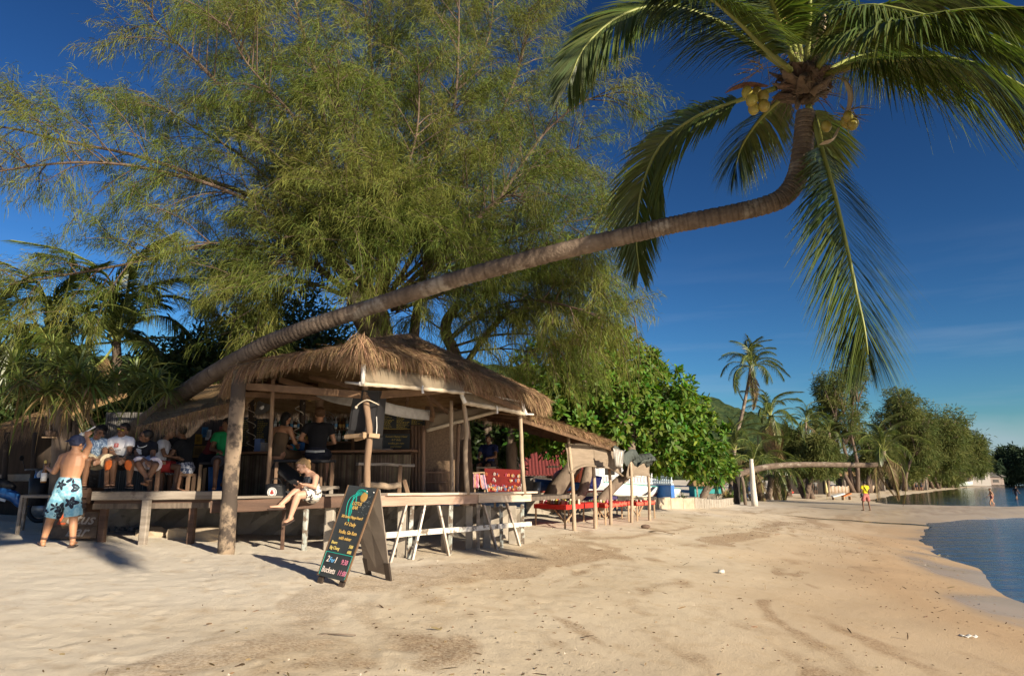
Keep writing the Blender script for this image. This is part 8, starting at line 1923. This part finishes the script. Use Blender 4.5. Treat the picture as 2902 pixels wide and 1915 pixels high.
# --- three men on the high bench
j = J(11.05, head=(281, 1226, -.12), neck=(272, 1247, -.04), shA=(247, 1256), shB=(299, 1254), elA=(249, 1287, -.12), wrA=(268, 1303, -.36), elB=(297, 1286, -.12), wrB=(281, 1303, -.36), hiA=(258, 1306, .1), hiB=(287, 1306, .1), knA=(249, 1304, -.36), knB=(308, 1306, -.36), anA=(238, 1369, -.28), anB=(302, 1369, -.28), toA=(237, 1377, -.46), toB=(305, 1377, -.46))
p = figure('seated man in a pale blue patterned shirt leaning forward with clasped hands', j, (.25, -1, -.2), sk_dark, h_black, .97, .009, haircut='curly', group=None)
shirt(p, j, M('blue_patterned_shirt', (.42, .52, .62), (.10, .17, .30), 60, (1, 1, .35), .9, lo=.46, hi=.54), s=.97); shorts(p, j, M('beige_shorts', (.42, .36, .25), (.30, .25, .17), 30, rough=.9), leg=.9, s=.97)
j = J(11.05, head=(349, 1219, -.06), neck=(344, 1241), shA=(317, 1251), shB=(370, 1250), elA=(317, 1284, -.08), wrA=(338, 1301, -.36), elB=(366, 1283, -.08), wrB=(352, 1301, -.36), hiA=(331, 1306, .1), hiB=(359, 1306, .1), knA=(323, 1311, -.36), knB=(371, 1311, -.36), anA=(319, 1367, -.28), anB=(365, 1367, -.28), toA=(318, 1376, -.46), toB=(370, 1377, -.46))
p = figure('seated man in sunglasses and a white printed t-shirt between his two friends', j, (.08, -1, -.06), sk_dark, h_black, .97, .009)
shirt(p, j, plain('white_tee', (.74, .74, .76), .95), s=.97); shorts(p, j, plain('black_shorts', (.02, .018, .02), .9), leg=.88, s=.97)
f, u, sd = face_axes(j, (.08, -1, -.06)); h = j['head']
mb = MB()
for q in (-1, 1): mb.ell(h + f * .094 + u * .016 + sd * .034 * q, (.028, .010, .019), (sd, f, u), 12, 8)
mb.build('sunglasses', plain('yellow_lens', (.45, .33, .04), .1, metal=.8), p, True)
for k, q in (('A', -1), ('B', 1)):
    c = j['hi' + k].lerp(j['kn' + k], .93); o = c + Vector((0.02 * q, -.105, -.03)); mb = MB()
    mb.sheet([[o + Vector((q * x * .001, 0, z * .001 - .01)) for x, z in row] for row in ([(-40, 70), (-5, 82), (45, 60), (62, 10)], [(-48, 30), (-12, 20), (30, 20), (60, -10)], [(-45, -15), (-20, -40), (8, -20), (50, -55)], [(-20, -60), (0, -72), (20, -66), (38, -84)])], .012); mb.build('orange_patch', plain('orange_print', (.72, .16, .03), .8), p, True)
ch = (j['hiA'] + j['hiB']) / 2; c = ch.lerp(j['neck'], .58) + Vector((0, -.152, 0))
MB().box(c + Vector((0, 0, .035)), (.062, .006, .06)).build('print_badge', plain('print_red', (.5, .04, .03), .8), p); MB().box(c + Vector((0, -.004, .035)), (.034, .006, .034)).build('print_inner', m_white, p); text('N', .04, plain('print_red2', (.5, .04, .03), .8), p, frame(c + Vector((0, -.009, .022)) - p.location, (1, 0, 0), (0, 0, 1)), 'lettering'); text('NATIONAL', .034, plain('print_grey', (.08, .08, .09), .8), p, frame(c + Vector((0, -.002, -.05)) - p.location, (1, 0, 0), (0, 0, 1)), 'lettering')
j = J(11.1, head=(414, 1235, -.08), neck=(411, 1256), shA=(386, 1263), shB=(435, 1263), elA=(388, 1291, -.10), wrA=(412, 1304, -.34), elB=(433, 1291, -.1), wrB=(427, 1307, -.34), hiA=(397, 1306, .1), hiB=(424, 1306, .1), knA=(392, 1315, -.36), knB=(441, 1317, -.34), anA=(416, 1352, -.40), anB=(414, 1366, -.32), toA=(424, 1362, -.52), toB=(404, 1371, -.46))
p = figure('seated shaven-headed man in a black t-shirt and white shorts with crossed ankles', j, (-.75, -.75, -.05), sk_dark, h_black, .95, .009, haircut='shaved', feet=False)
shirt(p, j, plain('black_tee', (.012, .013, .018), .95), s=.95); shorts(p, j, M('white_shorts', (.66, .62, .60), (.45, .38, .46), 16, rough=.9), leg=.88, s=.95)
mb = MB(); n_ = j['neck']; mb.tube([n_ + Vector((.075 * math.cos(a * .524), -.055 + .07 * math.sin(a * .524), -.02 - .05 * max(0, -math.sin(a * .524)))) for a in range(13)], .007, 6, caps=False); mb.build('necklace', m_white, p, True)
mb = MB(); c = ((j['hiA'] + j['hiB']) / 2).lerp(j['neck'], .5) + Vector((-.02, -.15, 0)); mb.sheet(grid(c + Vector((-.05, 0, .05)), c + Vector((.05, 0, .045)), c + Vector((.04, 0, -.04)), c + Vector((-.03, 0, -.05)), 4, 4, lambda u, v: (.01 * math.sin(u * 9 + v * 6), 0, .012 * math.sin(v * 11 + u * 5))), .005); mb.build('shirt_print', plain('grey_print', (.45, .45, .45), .9), p)

# --- the woman on the bench
j = J(11.0, head=(857, 1321, -.08), neck=(880, 1343, -.02), shA=(872, 1351, .14), shB=(895, 1352, -.14), elA=(862, 1374, .08), wrA=(856, 1374, -.14), elB=(891, 1379, -.24), wrB=(864, 1372, -.26), hiA=(880, 1396, .10), hiB=(890, 1398, -.10), knA=(847, 1384, -.12), knB=(844, 1403, -.30), anA=(796, 1429, -.30), anB=(823, 1464, -.34), toA=(765, 1438, -.38), toB=(808, 1481, -.46))
p = figure('blonde woman in a flowered dress sitting cross-legged on the bench over her phone', j, (-.72, -.62, -.42), sk_fair, h_blond, .95, .009, fem=True, haircut='bun', hd={'A': (-.6, -.4, -.2), 'B': (-.9, .1, .0)}, pn={'A': (0, 0, 1), 'B': (0, 0, 1)}, curl=(.5, .5))
mb = MB(); torso(mb, j, .014, .12, .80, True, .95, False, True); fuse(mb, 'dress_top', M('black_lace_top', (.022, .022, .028), (.10, .11, .13), 40, rough=.9, lo=.5, hi=.6), p, .010, 2)
mb = MB(); ecap(mb, (j['shA'].lerp(j['neck'], .45)) + Vector((-.02, -.02, -.12)), j['neck'] + Vector((.02, 0, -.01)), (.05, .05), (.05, .04), (1, 0, 0)); fuse(mb, 'halter', plain('black_halter', (.02, .02, .025), .9), p, .010, 2)
mb = MB(); torso(mb, j, .035, -.08, .22, True, .95, False, False)
for k in 'AB': ecap(mb, j['hi' + k], j['hi' + k].lerp(j['kn' + k], .62), (.125, .120), (.105, .098), (j['hiB'] - j['hiA']).normalized(), flat=True); mb.ell(j['hi' + k], .125)
c = (j['hiA'] + j['hiB']) / 2; d = (j['knA'] + j['knB']) / 2; ecap(mb, c + Vector((0, 0, .03)), c.lerp(d, .58), (.16, .11), (.14, .09), (j['hiB'] - j['hiA']).normalized(), flat=True)
fuse(mb, 'skirt', M('black_white_floral', (.66, .62, .55), (.05, .045, .05), 17, rough=.9, lo=.52, hi=.56, detail=3), p, .010, 2)
ph = thing('phone', 'small dark phone in the hands of the woman on the bench', 'phone', j['wrB'] + Vector((-.10, -.01, .03))); MB().box(ph.location, (.07, .12, .012), R(40)).build('body', m_black, ph)

# --- generic poses for the people seen smaller or in the shade
def pose(kind, loc, rz, s=1.0, legs=.12, arms=None, lean=0.0):
    if kind == 'stand':
        q = dict(head=(0, .03, 1.60), neck=(0, 0, 1.43), shA=(-.18, 0, 1.39), shB=(.18, 0, 1.39), elA=(-.25, -.03, 1.12), elB=(.25, -.03, 1.12), wrA=(-.25, .06, .88), wrB=(.25, .06, .88), hiA=(-.09, 0, .92), hiB=(.09, 0, .92), knA=(-legs * .85, .03, .50), knB=(legs * .85, .03, .50), anA=(-legs, 0, .08), anB=(legs, 0, .08), toA=(-legs - .03, .16, .02), toB=(legs + .03, .16, .02))
    elif kind == 'walk':
        q = dict(head=(0, .06, 1.58), neck=(0, .02, 1.42), shA=(-.18, 0, 1.38), shB=(.18, 0, 1.38), elA=(-.24, -.12, 1.13), elB=(.24, .08, 1.13), wrA=(-.24, -.06, .90), wrB=(.22, .24, .95), hiA=(-.09, 0, .92), hiB=(.09, 0, .92), knA=(-.09, .16, .52), knB=(.09, -.06, .50), anA=(-.09, .22, .09), anB=(.09, -.32, .14), toA=(-.1, .38, .04), toB=(.1, -.22, .03))
    elif kind == 'sit':
        q = dict(head=(0, .06 + lean * .8, .78), neck=(0, lean * .6, .61), shA=(-.18, lean * .5, .57), shB=(.18, lean * .5, .57), elA=(-.24, .12 + lean * .4, .32), elB=(.24, .12 + lean * .4, .32), wrA=(-.12, .34, .28), wrB=(.12, .34, .28), hiA=(-.1, 0, .10), hiB=(.1, 0, .10), knA=(-legs, .42, .09), knB=(legs, .42, .09), anA=(-legs, .38, -.34), anB=(legs, .38, -.34), toA=(-legs, .54, -.41), toB=(legs, .54, -.41))
    elif kind == 'ground':
        q = dict(head=(0, -.06, .72), neck=(0, -.10, .56), shA=(-.17, -.12, .52), shB=(.17, -.12, .52), elA=(-.26, -.22, .30), elB=(.26, -.22, .30), wrA=(-.26, -.28, .06), wrB=(.26, -.28, .06), hiA=(-.1, 0, .10), hiB=(.1, 0, .10), knA=(-.12, .36, .36), knB=(.12, .40, .28), anA=(-.12, .62, .07), anB=(.12, .74, .07), toA=(-.12, .78, .04), toB=(.12, .88, .08))
    else:
        q = dict(head=(0, -.78, .16), neck=(0, -.60, .14), shA=(-.18, -.56, .12), shB=(.18, -.56, .12), elA=(-.28, -.34, .08), elB=(.28, -.34, .08), wrA=(-.26, -.10, .06), wrB=(.26, -.1, .06), hiA=(-.1, 0, .11), hiB=(.1, 0, .11), knA=(-.12, .42, .14), knB=(.12, .42, .12), anA=(-.12, .84, .07), anB=(.12, .84, .07), toA=(-.14, .92, .14), toB=(.14, .92, .14))
    if arms: q.update(arms)
    Rz = Matrix.Rotation(rz, 3, 'Z'); loc = Vector(loc)
    return {k: loc + Rz @ (Vector(v) * s) for k, v in q.items()}, (Rz @ Vector((0, 1, -.12 if kind == 'sit' else 0)))

def person(label, kind, loc, rz, sk, hair, top=None, low=None, s=1.0, vox=.016, cut='short', fem=False, sleeve=.5, leg=.7, legs=.12, arms=None, lean=0.0, group=None, face=False, look=None):
    j, lk = pose(kind, loc, rz, s, legs, arms, lean)
    p = figure(label, j, look or lk, sk, hair, s, vox, fem, group, False, face=face, haircut=cut)
    if top: shirt(p, j, top, s=s, voxel=vox, sleeve=sleeve, fem=fem)
    if low: shorts(p, j, low, s=s, voxel=vox, leg=leg)
    return p, j
def seat(px, py, Y): return P(px, py, Y)
person('bare-backed woman in a brown dress on a bar stool at the counter', 'sit', seat(788, 1302, 13.1), R(-25), sk_tan, h_black, None, None, 1.0, .013, 'long', True, lean=.12)
pw_ = [o for o in COL.objects if o.get('label', '').startswith('bare-backed woman')][0]; j, _ = pose('sit', seat(788, 1302, 13.1), R(-25), 1.0, .12, None, .12)
mb = MB(); torso(mb, j, .016, -.08, .66, True, 1, False, True)
for k in 'AB': ecap(mb, j['hi' + k], j['kn' + k], (.12, .11), (.10, .09), (1, 0, 0), flat=True)
fuse(mb, 'dress', plain('brown_dress', (.13, .085, .05), .9), pw_, .013, 2)
p, j = person('man in a black shirt on a counter stool with his back turned', 'sit', seat(897, 1302, 12.95), R(8), sk_tan, h_brown, plain('black_shirt', (.014, .014, .017), .95), plain('dark_jeans', (.02, .022, .035), .9), 1.08, .013, 'curly', lean=.10, arms=dict(elA=(-.30, .08, .36), elB=(.28, .06, .30)))
mb = MB(); c = (j['hiA'] + j['hiB']) / 2; mb.tube([c + Vector((-.17, -.10, .045)), c + Vector((0, -.15, .035)), c + Vector((.17, -.10, .045))], .022, 7); mb.build('vest_hem', m_white, p, True)
person('man in a dark red t-shirt bent over the dark table by the log post', 'sit', seat(580, 1318, 13.3), R(-75), sk_dark, h_black, plain('maroon_tee', (.12, .02, .025), .95), plain('dark_shorts', (.02, .02, .03), .9), 1.0, .014, lean=.38)
person('man in a bright green t-shirt beside the log post', 'sit', seat(636, 1322, 13.0), R(-160), sk_dark, h_black, plain('green_tee', (.01, .25, .08), .95), plain('grey_shorts', (.07, .07, .08), .9), 1.0, .014, face=True, look=(-.8, -.5, 0))
person('boy in a white t-shirt and red shorts kneeling at the pale game table', 'sit', seat(447, 1335, 12.2), R(-80), sk_dark, h_black, plain('boys_white_tee', (.5, .52, .58), .95), plain('red_shorts', (.25, .02, .02), .9), .85, .014, lean=.12)
person('dark-haired boy behind the pale game table bending towards it', 'sit', seat(470, 1322, 13.2), R(-120), sk_dark, h_black, plain('dark_tee', (.03, .03, .035), .95), plain('dark_shorts', (.02, .02, .03), .9), .9, .014, lean=.25)
person('boy in a black t-shirt and checked shorts on the brown bench', 'sit', seat(525, 1342, 12.5), R(80), sk_dark, h_black, plain('boys_black_tee', (.014, .016, .02), .95), M('checked_shorts', (.40, .42, .48), (.04, .06, .12), 26, rough=.9, lo=.48, hi=.52), .95, .014, lean=.15, face=True)
person('stall keeper in a dark blue shirt sitting in the shade behind the red display board', 'sit', seat(1385, 1330, 18.0), R(160), sk_dark, h_black, plain('navy_shirt', (.012, .022, .09), .95), plain('dark_shorts', (.02, .02, .03), .9), 1.0, .018)
def far(label, kind, px, py, rz, sk, hair, top, low, s=1.0, Y=None, **k):
    g = G(px, py) if Y is None else P(px, py, Y)
    if Y is not None: g.z = max(gz(g.x, g.y), -.35)
    return person(label, kind, g, rz, sk, hair, top, low, s, .02, **k)
yt = plain('yellow_tee', (.66, .55, .02), .95)
p, j = far('man in a yellow t-shirt and red shorts with a shoulder bag on the sand', 'stand', 2457, 1447, R(10), sk_dark, h_black, yt, M('red_check_shorts', (.25, .05, .05), (.42, .18, .15), 18, rough=.9), 1.02, leg=.85, legs=.22)
mb = MB(); c = (j['hiA'] + j['hiB']) / 2; mb.tube(catmull([j['shA'].lerp(j['neck'], .3) + Vector((0, -.11, .06)), c.lerp(j['neck'], .5) + Vector((0.02, -.16, 0)), j['hiB'] + Vector((.10, -.12, .06))], 10), .018, 6); mb.build('bag_strap', m_black, p, True)
mb = MB(); mb.ell(j['hiA'] + Vector((-.14, -.03, .0)), (.10, .07, .12)); mb.build('shoulder_bag', m_black, p, True)
swim = plain('dark_swim', (.03, .03, .05), .8)
far('person in dark trunks walking on the far sand, nearer the grove of the pair', 'walk', 2598, 1390, R(-20), sk_far, h_black, plain('grey_vest', (.14, .13, .12), .9), swim)
far('person in dark clothes walking beside another on the far sand', 'walk', 2612, 1390, R(-20), sk_far, h_black, plain('black_vest', (.03, .03, .03), .9), swim)
far('sunlit bather in swimwear wading in the shallow bay', 'walk', 2810, 1412, R(70), sk_tan, h_brown, None, plain('pink_swim', (.4, .15, .12), .8), 1.0, 62, leg=.25)
far('dark figure running through the shallows near the picture edge', 'walk', 2878, 1391, R(-80), sk_dark, h_black, plain('dark_rash', (.015, .015, .02), .8), swim, 1.0, 80)
far('sunbather with red trunks propped up on the sand under the palms', 'ground', 2243, 1398, R(-60), sk_tan, h_brown, None, plain('red_trunks', (.4, .04, .03), .8), leg=.5)
far('sunbather lying flat by the stake wall', 'lie', 2352, 1396, R(-80), sk_tan, h_brown, None, plain('orange_trunks', (.5, .15, .04), .8), leg=.4)
far('person in a pale top sitting on the sand near the stake wall', 'ground', 2294, 1399, R(150), sk_tan, h_brown, plain('pale_top', (.5, .48, .45), .9), swim)
far('thin person standing with a bundle on the sand near the stake wall', 'stand', 2313, 1400, R(170), sk_dark, h_black, plain('grey_top', (.2, .19, .18), .9), plain('dark_trousers', (.04, .035, .03), .9), leg=.98)
far('sunbather sitting on the sand behind the man in yellow', 'ground', 2500, 1386, R(120), sk_tan, h_brown, None, swim, leg=.4)
far('second sunbather sitting by the sand bank under the grove', 'ground', 2520, 1385, R(100), sk_tan, h_brown, None, swim, leg=.4)
far('lone walker far along the pale sand below the grove end', 'walk', 2735, 1375, R(10), sk_far, h_black, plain('brown_top', (.2, .14, .1), .9), swim)

# ------------------------------------------------------------------ fuse the figures and turn the lettering into plain meshes
dg_ = bpy.context.evaluated_depsgraph_get()
for o in REM:
    me = bpy.data.meshes.new_from_object(o.evaluated_get(dg_)); me.name = o.name; o.modifiers.clear(); o.data = me; me.shade_smooth()
for o in FONTS:
    me = bpy.data.meshes.new_from_object(o.evaluated_get(dg_)); n = bpy.data.objects.new('lettering', me); COL.objects.link(n); n.parent = o.parent; n.matrix_basis = o.matrix_basis.copy()
    if not me.materials: me.materials.append(o.data.materials[0])
for o in FONTS: bpy.data.objects.remove(o, do_unlink=True)
